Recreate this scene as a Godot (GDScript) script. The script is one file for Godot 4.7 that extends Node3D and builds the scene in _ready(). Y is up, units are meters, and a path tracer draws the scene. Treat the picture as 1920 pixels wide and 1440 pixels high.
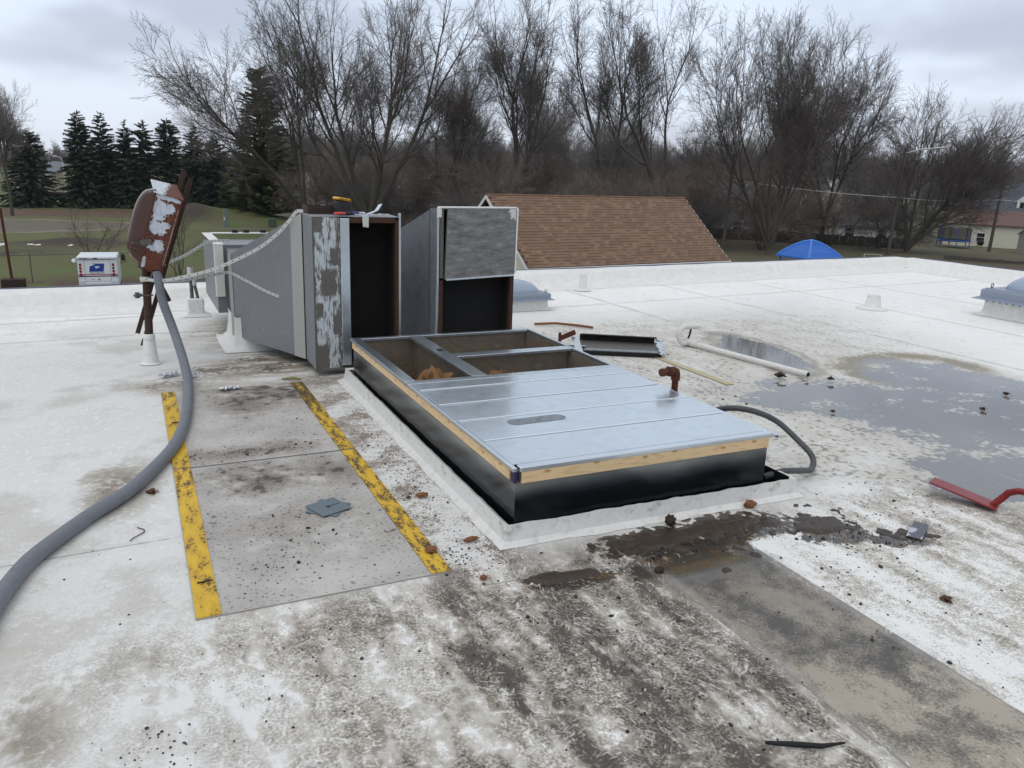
extends Node3D
# A flat membrane roof on an overcast winter day. World: x runs along the roof seams' cross direction, -z away over the curb, y up, roof at y = 0.

const GROUND := -5.4
var rng := RandomNumberGenerator.new()
var used := {}
var M := {}

# ------------------------------------------------------------------ mesh builder
class MB:
	var v := PackedVector3Array()
	var n := PackedVector3Array()
	var uv := PackedVector2Array()
	func tri(a: Vector3, b: Vector3, c: Vector3, ua := Vector2(0, 1), ub := Vector2(1, 1), uc := Vector2(1, 0)):
		var nn := (b - a).cross(c - a).normalized()
		v.append_array([a, c, b]); n.append_array([nn, nn, nn]); uv.append_array([ua, uc, ub])
	# corners counter-clockwise seen from outside: bottom left, bottom right, top right, top left
	func quad(a: Vector3, b: Vector3, c: Vector3, d: Vector3, u := Rect2(0, 0, 1, 1)):
		var nn := (c - a).cross(d - b).normalized()
		var p := u.position
		var e := u.end
		v.append_array([a, c, b, a, d, c]); n.append_array([nn, nn, nn, nn, nn, nn])
		uv.append_array([Vector2(p.x, e.y), Vector2(e.x, p.y), e, Vector2(p.x, e.y), p, Vector2(e.x, p.y)])
	func tri_n(a: Vector3, b: Vector3, c: Vector3, na: Vector3, nb: Vector3, nc: Vector3):
		v.append_array([a, c, b]); n.append_array([na, nc, nb]); uv.append_array([Vector2(a.x, a.z), Vector2(c.x, c.z), Vector2(b.x, b.z)])
	# chamfered box
	func box(ctr: Vector3, size: Vector3, bs := Basis.IDENTITY, bev := 0.0):
		var h := size * 0.5
		var b := minf(bev, minf(h.x, minf(h.y, h.z)) * 0.9)
		var ax := [Vector3.RIGHT, Vector3.UP, Vector3.BACK]
		for k in 3:
			var u: Vector3 = ax[(k + 1) % 3]
			var w: Vector3 = ax[(k + 2) % 3]
			var m: Vector3 = ax[k]
			var hu: float = h[(k + 1) % 3]
			var hw: float = h[(k + 2) % 3]
			var hm: float = h[k]
			for s in [-1.0, 1.0]:
				var mm: Vector3 = m * s * hm
				var uu: Vector3 = u * (hu - b) * s
				var ww: Vector3 = w * (hw - b)
				quad(ctr + bs * (mm - uu - ww), ctr + bs * (mm + uu - ww), ctr + bs * (mm + uu + ww), ctr + bs * (mm - uu + ww), Rect2(0, 0, hu * 2.0, hw * 2.0))
			if b > 0.0:
				for su in [-1.0, 1.0]:
					for sw in [-1.0, 1.0]:
						var p1: Vector3 = u * hu * su + w * (hw - b) * sw
						var p2: Vector3 = u * (hu - b) * su + w * hw * sw
						var e: Vector3 = m * (hm - b)
						if su * sw > 0.0:
							quad(ctr + bs * (p1 - e), ctr + bs * (p2 - e), ctr + bs * (p2 + e), ctr + bs * (p1 + e))
						else:
							quad(ctr + bs * (p2 - e), ctr + bs * (p1 - e), ctr + bs * (p1 + e), ctr + bs * (p2 + e))
		if b > 0.0:
			for sx in [-1.0, 1.0]:
				for sy in [-1.0, 1.0]:
					for sz in [-1.0, 1.0]:
						var px := Vector3(sx * h.x, sy * (h.y - b), sz * (h.z - b))
						var py := Vector3(sx * (h.x - b), sy * h.y, sz * (h.z - b))
						var pz := Vector3(sx * (h.x - b), sy * (h.y - b), sz * h.z)
						if sx * sy * sz > 0.0:
							tri(ctr + bs * px, ctr + bs * py, ctr + bs * pz)
						else:
							tri(ctr + bs * px, ctr + bs * pz, ctr + bs * py)
	# box between two corners
	func bx(lo: Vector3, hi: Vector3, bev := 0.0):
		box((lo + hi) * 0.5, hi - lo, Basis.IDENTITY, bev)
	# flat bar from a to b, width along side, thickness along the third direction
	func bar(a: Vector3, b: Vector3, side: Vector3, w: float, t: float, bev := 0.0):
		var y := (b - a).normalized()
		var x := (side - y * side.dot(y)).normalized()
		box((a + b) * 0.5, Vector3(w, a.distance_to(b), t), Basis(x, y, x.cross(y)), bev)
	func tube(pts: Array, rad: Array, sides := 8, caps := true, shut := 1.0):
		var rings := []
		var nrm := []
		var side := Vector3.ZERO
		var along := 0.0
		var las := []
		for i in pts.size():
			var t: Vector3 = (pts[mini(i + 1, pts.size() - 1)] - pts[maxi(i - 1, 0)]).normalized()
			if side == Vector3.ZERO:
				side = t.cross(Vector3.UP if absf(t.y) < 0.9 else Vector3.RIGHT).normalized()
			side = (side - t * side.dot(t)).normalized()
			var up := t.cross(side)
			var r: float = rad[mini(i, rad.size() - 1)]
			var ring := []
			var rn := []
			for k in sides:
				var a := TAU * k / sides
				var d := side * cos(a) + up * sin(a)
				ring.append(pts[i] + d * r)
				rn.append(d)
			rings.append(ring); nrm.append(rn)
			if i > 0: along += pts[i].distance_to(pts[i - 1])
			las.append(along)
		for i in pts.size() - 1:
			for k in sides:
				var j := (k + 1) % sides
				v.append_array([rings[i][k], rings[i + 1][j], rings[i][j], rings[i][k], rings[i + 1][k], rings[i + 1][j]])
				n.append_array([nrm[i][k], nrm[i + 1][j], nrm[i][j], nrm[i][k], nrm[i + 1][k], nrm[i + 1][j]])
				var u0 := float(k) / sides
				var u1 := float(k + 1) / sides
				uv.append_array([Vector2(u0, las[i]), Vector2(u1, las[i + 1]), Vector2(u1, las[i]), Vector2(u0, las[i]), Vector2(u0, las[i + 1]), Vector2(u1, las[i + 1])])
		if caps:
			for k in sides:
				var j := (k + 1) % sides
				tri(pts[0], rings[0][j], rings[0][k])
				tri(pts[-1], rings[-1][k], rings[-1][j])
	# quick limb segment with radial normals
	func seg(a: Vector3, b: Vector3, ra: float, rb: float, sides: int):
		var t := (b - a).normalized()
		var s := t.cross(Vector3.UP if absf(t.y) < 0.95 else Vector3.RIGHT).normalized()
		var w := t.cross(s)
		var d0 := s
		for k in sides:
			var an := TAU * (k + 1) / sides
			var d1 := s * cos(an) + w * sin(an)
			var p := a + d0 * ra
			var q := a + d1 * ra
			var x := b + d1 * rb
			var y := b + d0 * rb
			v.append_array([p, x, q, p, y, x])
			n.append_array([d0, d1, d1, d0, d0, d1])
			uv.append_array([Vector2.ZERO, Vector2.ZERO, Vector2.ZERO, Vector2.ZERO, Vector2.ZERO, Vector2.ZERO])
			d0 = d1
	# profile of (radius, height) turned round the local y axis
	func lathe(prof: Array, sides: int, xf := Transform3D.IDENTITY, sq := 0.0):
		var rows := []
		for p in prof:
			var row := []
			for k in sides:
				var a := TAU * k / sides
				var c := Vector2(cos(a), sin(a))
				if sq > 0.0:
					c = c.lerp(c / maxf(absf(c.x), absf(c.y)), sq)
				row.append(xf * Vector3(c.x * p.x, p.y, c.y * p.x))
			rows.append(row)
		var nr := []
		for i in prof.size():
			var row := []
			for k in sides:
				var du: Vector3 = rows[i][(k + 1) % sides] - rows[i][(k + sides - 1) % sides]
				var dv: Vector3 = rows[mini(i + 1, prof.size() - 1)][k] - rows[maxi(i - 1, 0)][k]
				var nn := dv.cross(du).normalized()
				if nn.length() < 0.5: nn = xf.basis.y.normalized() * (1.0 if i > 0 else -1.0)
				row.append(nn)
			nr.append(row)
		for i in prof.size() - 1:
			for k in sides:
				var j := (k + 1) % sides
				v.append_array([rows[i][k], rows[i][j], rows[i + 1][j], rows[i][k], rows[i + 1][j], rows[i + 1][k]])
				n.append_array([nr[i][k], nr[i][j], nr[i + 1][j], nr[i][k], nr[i + 1][j], nr[i + 1][k]])
				var u0 := float(k) / sides
				var u1 := float(k + 1) / sides
				var y0 := float(i) / (prof.size() - 1)
				var y1 := float(i + 1) / (prof.size() - 1)
				uv.append_array([Vector2(u0, y0), Vector2(u1, y0), Vector2(u1, y1), Vector2(u0, y0), Vector2(u1, y1), Vector2(u0, y1)])
	# polygon in the xy plane given depth along z (0 .. depth), placed by xf
	func prism(poly: PackedVector2Array, depth: float, xf := Transform3D.IDENTITY):
		var ids := Geometry2D.triangulate_polygon(poly)
		var z := Vector3(0, 0, depth)
		var p3 := func(p: Vector2) -> Vector3: return Vector3(p.x, p.y, 0)
		var area := 0.0
		for i in poly.size():
			area += poly[i].cross(poly[(i + 1) % poly.size()])
		var cw := area < 0.0
		for i in range(0, ids.size(), 3):
			var a: Vector3 = p3.call(poly[ids[i]])
			var b: Vector3 = p3.call(poly[ids[i + 1]])
			var c: Vector3 = p3.call(poly[ids[i + 2]])
			if (b - a).cross(c - a).z < 0.0:
				var t := b
				b = c
				c = t
			tri(xf * (a + z), xf * (b + z), xf * (c + z), poly[ids[i]], poly[ids[i + 1]], poly[ids[i + 2]])
			tri(xf * a, xf * c, xf * b)
		for i in poly.size():
			var a: Vector3 = p3.call(poly[i])
			var b: Vector3 = p3.call(poly[(i + 1) % poly.size()])
			if cw:
				var t := a
				a = b
				b = t
			quad(xf * a, xf * b, xf * (b + z), xf * (a + z))
	func done() -> ArrayMesh:
		var a := []
		a.resize(Mesh.ARRAY_MAX)
		a[Mesh.ARRAY_VERTEX] = v
		a[Mesh.ARRAY_NORMAL] = n
		a[Mesh.ARRAY_TEX_UV] = uv
		var m := ArrayMesh.new()
		m.add_surface_from_arrays(Mesh.PRIMITIVE_TRIANGLES, a)
		return m

# ------------------------------------------------------------------ naming
func numbered(called: String) -> String:
	var k: int = used.get(called, 0)
	used[called] = k + 1
	return called if k == 0 else "%s_%03d" % [called, k]

func thing(called: String, label: String, category: String, at := Vector3.ZERO, turn := 0.0, group := "") -> Node3D:
	var o := Node3D.new()
	o.name = numbered(called)
	add_child(o)
	o.position = at
	o.rotation.y = turn
	tag(o, label, category, group)
	return o

func tag(o: Node, label: String, category: String, group := ""):
	o.set_meta("label", label)
	o.set_meta("category", category)
	if group != "": o.set_meta("group", group)

func part(called: String, mb, m: Material, parent: Node = null, at := Vector3.ZERO) -> MeshInstance3D:
	var o := MeshInstance3D.new()
	o.name = called if parent else numbered(called)
	o.mesh = mb.done() if mb is MB else mb
	o.material_override = m
	(parent if parent else self).add_child(o, true)
	o.position = at
	return o

func one(called: String, mb, m: Material, label: String, category: String, at := Vector3.ZERO, group := "") -> MeshInstance3D:
	var o := part(called, mb, m, null, at)
	tag(o, label, category, group)
	return o

func struct(called: String, mb, m: Material, parent: Node = null) -> MeshInstance3D:
	var o := part(called, mb, m, parent)
	if parent == null: o.set_meta("kind", "structure")
	return o

func many(called: String, mesh: Mesh, m: Material, xfs: Array, parent: Node = null, cols: Array = []) -> MultiMeshInstance3D:
	var mm := MultiMesh.new()
	mm.transform_format = MultiMesh.TRANSFORM_3D
	mm.use_colors = cols.size() > 0
	mm.mesh = mesh
	mm.instance_count = xfs.size()
	for i in xfs.size():
		mm.set_instance_transform(i, xfs[i])
		if cols.size() > 0: mm.set_instance_color(i, cols[i % cols.size()])
	var o := MultiMeshInstance3D.new()
	o.name = called if parent else numbered(called)
	o.multimesh = mm
	o.material_override = m
	o.set_meta("kind", "stuff")
	(parent if parent else self).add_child(o, true)
	return o

# ------------------------------------------------------------------ materials and textures
func lin(r: float, g: float, b: float) -> Color:
	return Color(r, g, b).linear_to_srgb()

func mk(c: Color, rough := 0.8, metal := 0.0) -> StandardMaterial3D:
	var m := StandardMaterial3D.new()
	m.albedo_color = c
	m.roughness = rough
	m.metallic = metal
	return m

func noise(sd: int, freq: float, oct := 4, kind := FastNoiseLite.TYPE_SIMPLEX_SMOOTH) -> FastNoiseLite:
	var f := FastNoiseLite.new()
	f.seed = sd
	f.noise_type = kind
	f.frequency = freq
	f.fractal_type = FastNoiseLite.FRACTAL_FBM if oct > 1 else FastNoiseLite.FRACTAL_NONE
	f.fractal_octaves = oct
	return f

# a seamless noise picture coloured by a ramp of sRGB stops
func ramp_tex(sd: int, freq: float, oct: int, stops: Array, w := 256, h := 256) -> ImageTexture:
	var im := noise(sd, freq, oct).get_seamless_image(w, h)
	im.convert(Image.FORMAT_L8)
	var src := im.get_data()
	var lut := []
	for i in 256:
		var t := i / 255.0 * (stops.size() - 1)
		var k := mini(int(t), stops.size() - 2)
		lut.append((stops[k] as Color).lerp(stops[k + 1], t - k))
	var out := PackedByteArray()
	out.resize(src.size() * 3)
	for i in src.size():
		var c: Color = lut[src[i]]
		out[i * 3] = int(c.r * 255.0)
		out[i * 3 + 1] = int(c.g * 255.0)
		out[i * 3 + 2] = int(c.b * 255.0)
	var res := Image.create_from_data(w, h, false, Image.FORMAT_RGB8, out)
	res.generate_mipmaps()
	return ImageTexture.create_from_image(res)

func g8(r: int, g: int, b: int) -> Color:
	return Color(r / 255.0, g / 255.0, b / 255.0)

# triplanar noise material; per metre scale may differ by axis for brushed or streaked looks
func noisy(sd: int, freq: float, oct: int, stops: Array, rough: float, metal := 0.0, scale := Vector3.ONE) -> StandardMaterial3D:
	var m := mk(Color.WHITE, rough, metal)
	m.albedo_texture = ramp_tex(sd, freq, oct, stops)
	m.uv1_triplanar = true
	m.uv1_scale = scale
	return m

# a picture computed pixel by pixel, u and v from 0 to 1
func paint(w: int, h: int, f: Callable) -> ImageTexture:
	var out := PackedByteArray()
	out.resize(w * h * 3)
	var i := 0
	for y in h:
		for x in w:
			var c: Color = f.call((x + 0.5) / w, (y + 0.5) / h)
			out[i] = clampi(int(c.r * 255.0), 0, 255)
			out[i + 1] = clampi(int(c.g * 255.0), 0, 255)
			out[i + 2] = clampi(int(c.b * 255.0), 0, 255)
			i += 3
	return ImageTexture.create_from_image(Image.create_from_data(w, h, false, Image.FORMAT_RGB8, out))

func textured(t: Texture2D, rough := 0.8, metal := 0.0) -> StandardMaterial3D:
	var m := mk(Color.WHITE, rough, metal)
	m.albedo_texture = t
	return m

func ss(a: float, b: float, x: float) -> float:
	return smoothstep(a, b, x)

func cov(nv: float, amount: float, soft := 0.1) -> float:
	return smoothstep(1.0 - amount - soft, 1.0 - amount + soft, nv)

# ------------------------------------------------------------------ the sky
func make_sky() -> Sky:
	var w := 1024
	var h := 512
	var na := noise(5, 0.55, 5)
	var nb := noise(6, 1.5, 4)
	var buf := PackedFloat32Array()
	buf.resize(w * h * 3)
	var i := 0
	for y in h:
		var el := PI * (0.5 - (y + 0.5) / h)
		for x in w:
			var az := TAU * (x + 0.5) / w
			var d := Vector3(cos(el) * cos(az), sin(el), cos(el) * sin(az))
			var c := Vector3(0.16, 0.16, 0.16)
			if d.y > -0.02:
				var k := 1.0 / (maxf(d.y, 0.0) + 0.16)
				var p := Vector2(d.x, d.z) * k
				var a := 0.5 + 1.15 * na.get_noise_2d(p.x, p.y)
				var b := nb.get_noise_2d(p.x * 1.3, p.y * 1.3)
				var t := clampf(a + 0.25 * b, 0.0, 1.0)
				# thick violet grey cloud, thin pale blue cloud
				c = Vector3(0.52, 0.59, 0.71).lerp(Vector3(0.76, 0.86, 1.0), smoothstep(0.12, 0.72, t))
				c = c.lerp(Vector3(0.80, 0.81, 0.86), 0.5 * smoothstep(0.16, 0.0, d.y))
				# an overcast sky is about three times as bright overhead as at the horizon
				var grey := (c.x + c.y + c.z) / 3.0
				c = c.lerp(Vector3(grey * 1.02, grey, grey * 0.97), 0.45 * smoothstep(0.25, 0.6, d.y))
				c *= 1.0 + SKY_LIFT * smoothstep(0.18, 0.9, d.y)
			buf[i] = c.x; buf[i + 1] = c.y; buf[i + 2] = c.z
			i += 3
	var im := Image.create_from_data(w, h, false, Image.FORMAT_RGBF, buf.to_byte_array())
	var pm := PanoramaSkyMaterial.new()
	pm.panorama = ImageTexture.create_from_image(im)
	var s := Sky.new()
	s.sky_material = pm
	return s

const SKY_LIFT := 0.12
const CAM_PITCH := -15.0
const CAM_YAW := -25.8
const CAM_ROLL := 2.1

func set_view():
	var cam := Camera3D.new()
	cam.name = "camera"
	cam.fov = 51.9
	cam.near = 0.05
	cam.far = 1500.0
	add_child(cam)
	cam.position = Vector3(0, 1.65, 0)
	cam.basis = Basis(Vector3.UP, deg_to_rad(CAM_YAW)) * Basis(Vector3.RIGHT, deg_to_rad(CAM_PITCH)) * Basis(Vector3.BACK, deg_to_rad(CAM_ROLL))
	cam.current = true
	var e := Environment.new()
	e.background_mode = Environment.BG_SKY
	e.sky = make_sky()
	e.tonemap_mode = Environment.TONE_MAPPER_LINEAR
	e.tonemap_exposure = 1.06
	e.sdfgi_enabled = true
	e.ssao_enabled = true
	e.ssil_enabled = true
	e.fog_enabled = true
	e.fog_density = 0.00012
	e.fog_light_color = Color(0.72, 0.75, 0.82)
	var we := WorldEnvironment.new()
	we.name = "sky"
	we.environment = e
	add_child(we)
	var sun := DirectionalLight3D.new()
	sun.name = "sun"
	sun.light_color = Color(1.0, 0.98, 0.95)
	sun.light_energy = 0.15
	sun.light_angular_distance = 30.0
	sun.shadow_enabled = true
	add_child(sun)
	sun.rotation_degrees = Vector3(-62, -60, 0)

# ------------------------------------------------------------------ the membrane, computed in roof metres
var fA: FastNoiseLite
var fB: FastNoiseLite
var fC: FastNoiseLite
var fS: FastNoiseLite
var fK: FastNoiseLite
var fW: FastNoiseLite
var fR: FastNoiseLite

func blob(x: float, z: float, cx: float, cz: float, rx: float, rz: float, turn := 0.0) -> float:
	var dx := x - cx
	var dz := z - cz
	var c := cos(turn)
	var s := sin(turn)
	var u := (dx * c + dz * s) / rx
	var w := (dz * c - dx * s) / rz
	return clampf(1.25 - sqrt(u * u + w * w), 0.0, 1.0)

# one row of texels at z, from x0, step dx: sRGB colour in rgb, roughness in alpha
func roof_row(x0: float, dx: float, w: int, z: float, fine: bool, hole: Rect2, out: PackedInt32Array, at: int):
	var a := 0.0
	var b := 0.0
	var dirty_row := z > -3.0
	var left_white := Color(0.90, 0.90, 0.895)
	var in_hole := z > hole.position.y and z < hole.end.y
	var lw := 0.004 if fine else 0.016
	var low := 0.4 * (z + 5.0)
	var fz := ss(-7.2, -9.5, z)
	var fore_z := ss(-3.0, -2.6, z)
	var mid_z := ss(-1.2, -2.4, z) * ss(-8.4, -7.0, z)
	var film_z := ss(-3.6, -2.6, z)
	for i in w:
		var x := x0 + dx * i
		if in_hole and x > hole.position.x and x < hole.end.x: continue
		# under the box and the pads nothing shows
		if z < -3.03 and z > -5.95 and ((x > 1.5 and x < 2.9) or (x > 0.14 and x < 1.08)): continue
		if i % 3 == 0:
			a = fA.get_noise_2d(x, z)
			b = fB.get_noise_2d(x, z)
		var c := fC.get_noise_2d(x, z)
		var k := 0.0
		if fine: k = fK.get_noise_2d(x, z)
		var nb := 0.5 + 0.55 * b + 0.35 * c + 0.12 * k
		var nc := 0.5 + 0.9 * c + 0.25 * b + 0.26 * k
		var xw := x + 0.10 * b + 0.04 * c
		var zw := z + 0.10 * a + 0.06 * c
		var far := maxf(fz, smoothstep(5.5, 8.5, x + low))
		var white := 0.845 + 0.07 * far + 0.03 * b + 0.02 * a
		var col := Color(white, white * 0.992, white * 0.972)
		var rough := 0.62
		var thr := 0.66 + 0.255 * far - 0.25 * smoothstep(-0.6, 0.6, x) * film_z
		col = col.lerp(Color(0.755, 0.74, 0.715), 0.85 * smoothstep(thr - 0.3, thr + 0.3, nb))
		thr = 0.76 + 0.24 * far
		col = col.lerp(left_white, 0.7 * smoothstep(thr - 0.12, thr + 0.12, nc))
		if far > 0.05:
			var ring := 1.0 - smoothstep(0.0, 0.035, absf(a + 0.35 * b - 0.12))
			if ring > 0.0: col = col.lerp(Color(0.77, 0.765, 0.75), ring * far * 0.55 * smoothstep(0.25, 0.65, nb))
		var kd := 0.0
		var fore := 0.0
		var mid := 0.0
		var wet := 0.0
		var ns := 0.5
		if xw > 2.9 or dirty_row:
			ns = 0.5 + 0.75 * fS.get_noise_2d(x * 4.5, z) + 0.3 * c
		# warm grey dirt in the right middle ground
		if xw > 2.9 and mid_z > 0.0 and far < 1.0:
			mid = smoothstep(2.9, 3.6, xw) * mid_z * (1.0 - far)
			col = col.lerp(Color(0.75, 0.73, 0.69), mid * smoothstep(-0.02, 0.58, nb) * 0.85)
			thr = 0.78 - 0.12 * smoothstep(-4.0, -2.6, z)
			col = col.lerp(Color(0.45, 0.42, 0.385), mid * smoothstep(thr - 0.14, thr + 0.14, ns * 0.4 + nc * 0.6) * 0.75)
			if x < 4.6 and z > -3.6:
				var clean := blob(xw, zw, 3.62, -2.86, 0.42, 0.2, 0.5)
				if clean > 0.0: col = col.lerp(Color(0.92, 0.92, 0.915), clean * smoothstep(-0.05, 0.35, nb))
		# brown stain that has run out under the ducts
		if x < 2.6 and x > -0.6 and z < -5.2:
			var st := maxf(blob(xw, zw, 0.95, -6.75, 0.75, 0.42, -0.15), blob(xw, zw, 1.2, -5.95, 0.5, 0.34))
			st = maxf(st, 0.7 * blob(xw, zw, 0.3, -6.25, 0.5, 0.25))
			st = maxf(st, 0.8 * blob(xw, zw, 1.0, -8.1, 0.55, 1.0))
			if st > 0.0:
				col = col.lerp(Color(0.50, 0.45, 0.385), minf(1.0, st * 1.5) * cov(0.5 + 0.6 * fS.get_noise_2d(z * 4.5, x) + 0.25 * c, 0.62, 0.25) * 0.8)
				col = col.lerp(Color(0.26, 0.22, 0.18), minf(1.0, st * 1.6) * cov(nb, 0.3 * st + 0.1, 0.14) * 0.85)
		# traffic film: broad soft smears, heavier towards the ducts
		if x < 1.6 and z < -2.0:
			col = col.lerp(Color(0.70, 0.675, 0.635), 0.55 * smoothstep(0.02, 0.5, a + 0.4 * b + 0.25 * c + 0.35 * k) * (1.0 - 0.6 * far))
		# soft grey brown stains on the left
		if x < 0.2 and z > -5.2:
			var ls := maxf(blob(xw, zw, -0.17, -4.3, 0.2, 0.42, 0.2), 0.9 * blob(xw, zw, -0.36, -2.35, 0.12, 0.24, 0.3))
			if ls > 0.0: col = col.lerp(Color(0.52, 0.48, 0.42), ls * cov(nb, 0.75, 0.3))
		# earth along the left foot of the kerb
		if x > 1.02 and x < 1.55 and z < -2.5 and z > -6.3:
			kd = smoothstep(1.02, 1.2, x) * smoothstep(1.55, 1.35, x) * smoothstep(-6.3, -5.9, z) * smoothstep(-2.5, -2.8, z)
			col = col.lerp(Color(0.86, 0.855, 0.84), kd * 0.7)
			col = col.lerp(Color(0.36, 0.30, 0.25), kd * smoothstep(0.50, 0.86, 0.5 + 0.5 * b + 0.3 * c + 0.5 * k + 0.08) * 0.9)
			col = col.lerp(Color(0.60, 0.56, 0.51), kd * smoothstep(0.42, 0.75, 0.5 + 0.6 * b + 0.3 * k + 0.3 * a) * 0.5)
		if dirty_row:
			fore = fore_z * smoothstep(-0.8, 0.7, x + 0.3 * a + 0.1 * b)
			if fore > 0.0:
				var wv := fW.get_noise_2d(x, z)
				var rd := fR.get_noise_2d(x + 0.05 * b, z + 0.05 * a)
				var hf := 0.65 * c + 0.42 * k
				# grime lies in runs along the seams, thins to white where feet have rubbed it off
				var d := -0.4
				if x < 1.95:
					d = 0.25 + 0.52 * smoothstep(-0.1, 1.5, x) + 0.42 * fS.get_noise_2d(x * 2.6, z * 0.8) + 0.30 * smoothstep(0.2, 1.2, x) * fS.get_noise_2d(x * 7.0 + 3.0, z * 0.9 + 5.0) + 0.24 * b + 0.26 * c + 0.55 * k
					d -= 0.42 * smoothstep(0.05, 0.5, fS.get_noise_2d(x * 4.4 + 40.0, z * 1.2 + 9.0) + 0.4 * wv + 0.5 * k)
					d -= 0.30 * smoothstep(0.45, 0.85, rd) * smoothstep(-0.25, 0.15, wv)
					d += 0.35 * (1.0 - smoothstep(0.0, 0.05, absf(x - 1.02 - 0.16 * (z + 2.1) + 0.10 * b))) * smoothstep(-2.4, -2.2, z)
				elif x > 2.51:
					d = -0.02 + 0.26 * smoothstep(2.7, 3.2, x + 0.35 * (z + 2.0)) + 0.65 * fS.get_noise_2d(x * 3.0 + 7.0, z * 0.9) + 0.22 * b + 0.26 * c + 0.5 * k
					d -= 0.3 * smoothstep(0.45, 0.85, rd)
				if x < 1.95 or x > 2.51:
					var gc := Color(0.89, 0.885, 0.87).lerp(Color(0.725, 0.70, 0.66), smoothstep(-0.15, 0.26, d))
					gc = gc.lerp(Color(0.54, 0.505, 0.46), smoothstep(0.26, 0.62, d))
					gc = gc.lerp(Color(0.29, 0.262, 0.235), smoothstep(0.58, 1.02, d))
					col = col.lerp(gc, fore)
				if x > 1.93 and x < 2.53:
					# the beige strip between two seams, specked and smoked with soot, wet at its top end
					var beige := Color(0.635, 0.592, 0.525).lerp(Color(0.50, 0.468, 0.42), smoothstep(-1.4, -2.4, z))
					d = 0.23 + 0.22 * smoothstep(-1.3, -2.3, z) + 0.55 * b + 0.35 * fS.get_noise_2d(x * 3.0, z * 1.3) + 0.26 * c + 0.45 * k + 0.3 * wv
					beige = beige.lerp(Color(0.46, 0.43, 0.385), smoothstep(0.02, 0.42, d))
					beige = beige.lerp(Color(0.28, 0.26, 0.235), smoothstep(0.36, 0.85, d))
					var on := smoothstep(1.935, 1.945, x) * smoothstep(2.52, 2.51, x) * smoothstep(-2.75, -2.6, z)
					col = col.lerp(beige, on)
					rough = lerpf(rough, 0.36, on)
				# black wet muck against the kerb
				if z < -2.0 and x > 1.1 and x < 3.7:
					var mk0 := maxf(blob(xw, zw, 2.35, -2.74, 0.62, 0.17, 0.06), blob(xw, zw, 1.55, -2.62, 0.26, 0.07, 0.1))
					mk0 = maxf(mk0, maxf(blob(xw, zw, 2.1, -2.57, 0.32, 0.12, 0.1), blob(xw, zw, 3.0, -2.55, 0.2, 0.16, 0.6)))
					mk0 = maxf(mk0, 0.8 * blob(xw, zw, 3.25, -2.35, 0.22, 0.1, 0.5))
					if mk0 > 0.0:
						var mm := cov(nb * 0.65 + nc * 0.35, minf(1.0, mk0 * 1.5), 0.14) * smoothstep(0.02, 0.25, mk0)
						col = col.lerp(Color(0.195, 0.17, 0.145).lerp(Color(0.36, 0.26, 0.15), cov(0.5 + 0.8 * wv, 0.3, 0.2) * 0.7), mm * 0.95)
						rough = lerpf(rough, 0.3, mm)
					var sheen := blob(xw, zw, 2.2, -2.44, 0.3, 0.1)
					if sheen > 0.0:
						rough = lerpf(rough, 0.06, clampf(sheen * 2.0, 0.0, 1.0) * cov(nb, 0.7, 0.2))
						col = col.lerp(Color(0.30, 0.28, 0.25), clampf(sheen * 1.5, 0.0, 0.7))
		# standing water on the right
		if x > 3.3 and z < -1.8 and z > -7.4 and x < 8.4:
			var p1 := blob(xw, zw, 5.62, -5.95, 0.34, 0.85, 0.22)
			var p2 := maxf(blob(xw, zw, 5.0, -4.35, 1.0, 0.62, 0.35), blob(xw, zw, 5.6, -3.7, 1.1, 1.0))
			p2 = maxf(p2, maxf(blob(xw, zw, 6.5, -4.5, 0.75, 0.85), blob(xw, zw, 4.55, -2.75, 0.6, 0.5)))
			if p1 > 0.0 or p2 > 0.0:
				var n2 := 0.5 + 0.5 * b + 0.35 * c + 0.25 * fS.get_noise_2d(z * 2.0, x * 1.2)
				wet = maxf(cov(n2, minf(1.0, p1 * 1.6), 0.13) * smoothstep(0.0, 0.2, p1), cov(n2, minf(0.80, p2 * 1.2), 0.10) * smoothstep(0.0, 0.2, p2))
				var damp := clampf(maxf(p1, p2) * 2.2, 0.0, 1.0)
				col = col.lerp(Color(0.66, 0.635, 0.595), damp * 0.55)
				rough = lerpf(rough, 0.38, damp * 0.7)
				col = col.lerp(Color(0.53, 0.50, 0.44), smoothstep(0.0, 0.12, p1) * smoothstep(0.4, 0.2, p1) * 0.6)
			# tide mark of brown silt
			var arc := blob(xw, zw, 6.55, -4.85, 0.8, 0.62, -0.25)
			if arc > 0.05 and z < -4.3:
				col = col.lerp(Color(0.50, 0.46, 0.385), smoothstep(0.05, 0.3, arc) * smoothstep(0.75, 0.45, arc) * smoothstep(-4.3, -4.75, z) * 0.85 * smoothstep(-0.15, 0.45, nb))
			if wet > 0.0:
				col = col.lerp(Color(0.37, 0.36, 0.355), wet * 0.92)
				rough = lerpf(rough, 0.05, wet)
		# laps between the sheets
		var lap := 1e9
		if dirty_row:
			if z > -2.58: lap = absf(x - 1.945 - 0.004 * b)
			if z > -2.5: lap = minf(lap, absf(x - 2.51 - 0.004 * b))
			if x > 1.2 and x < 1.95: lap = minf(lap, absf(z + 2.66 - 0.08 * (x - 1.4)))
		elif x < 0.1: lap = absf(z + 3.58 + 0.05 * x)
		if x > 5.5 and z < -3.0:
			lap = minf(lap, minf(absf(x - 7.6), minf(absf(x - 9.4), absf(x - 11.3))))
			if z < -7.0: lap = minf(lap, absf(x - 5.75))
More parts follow.
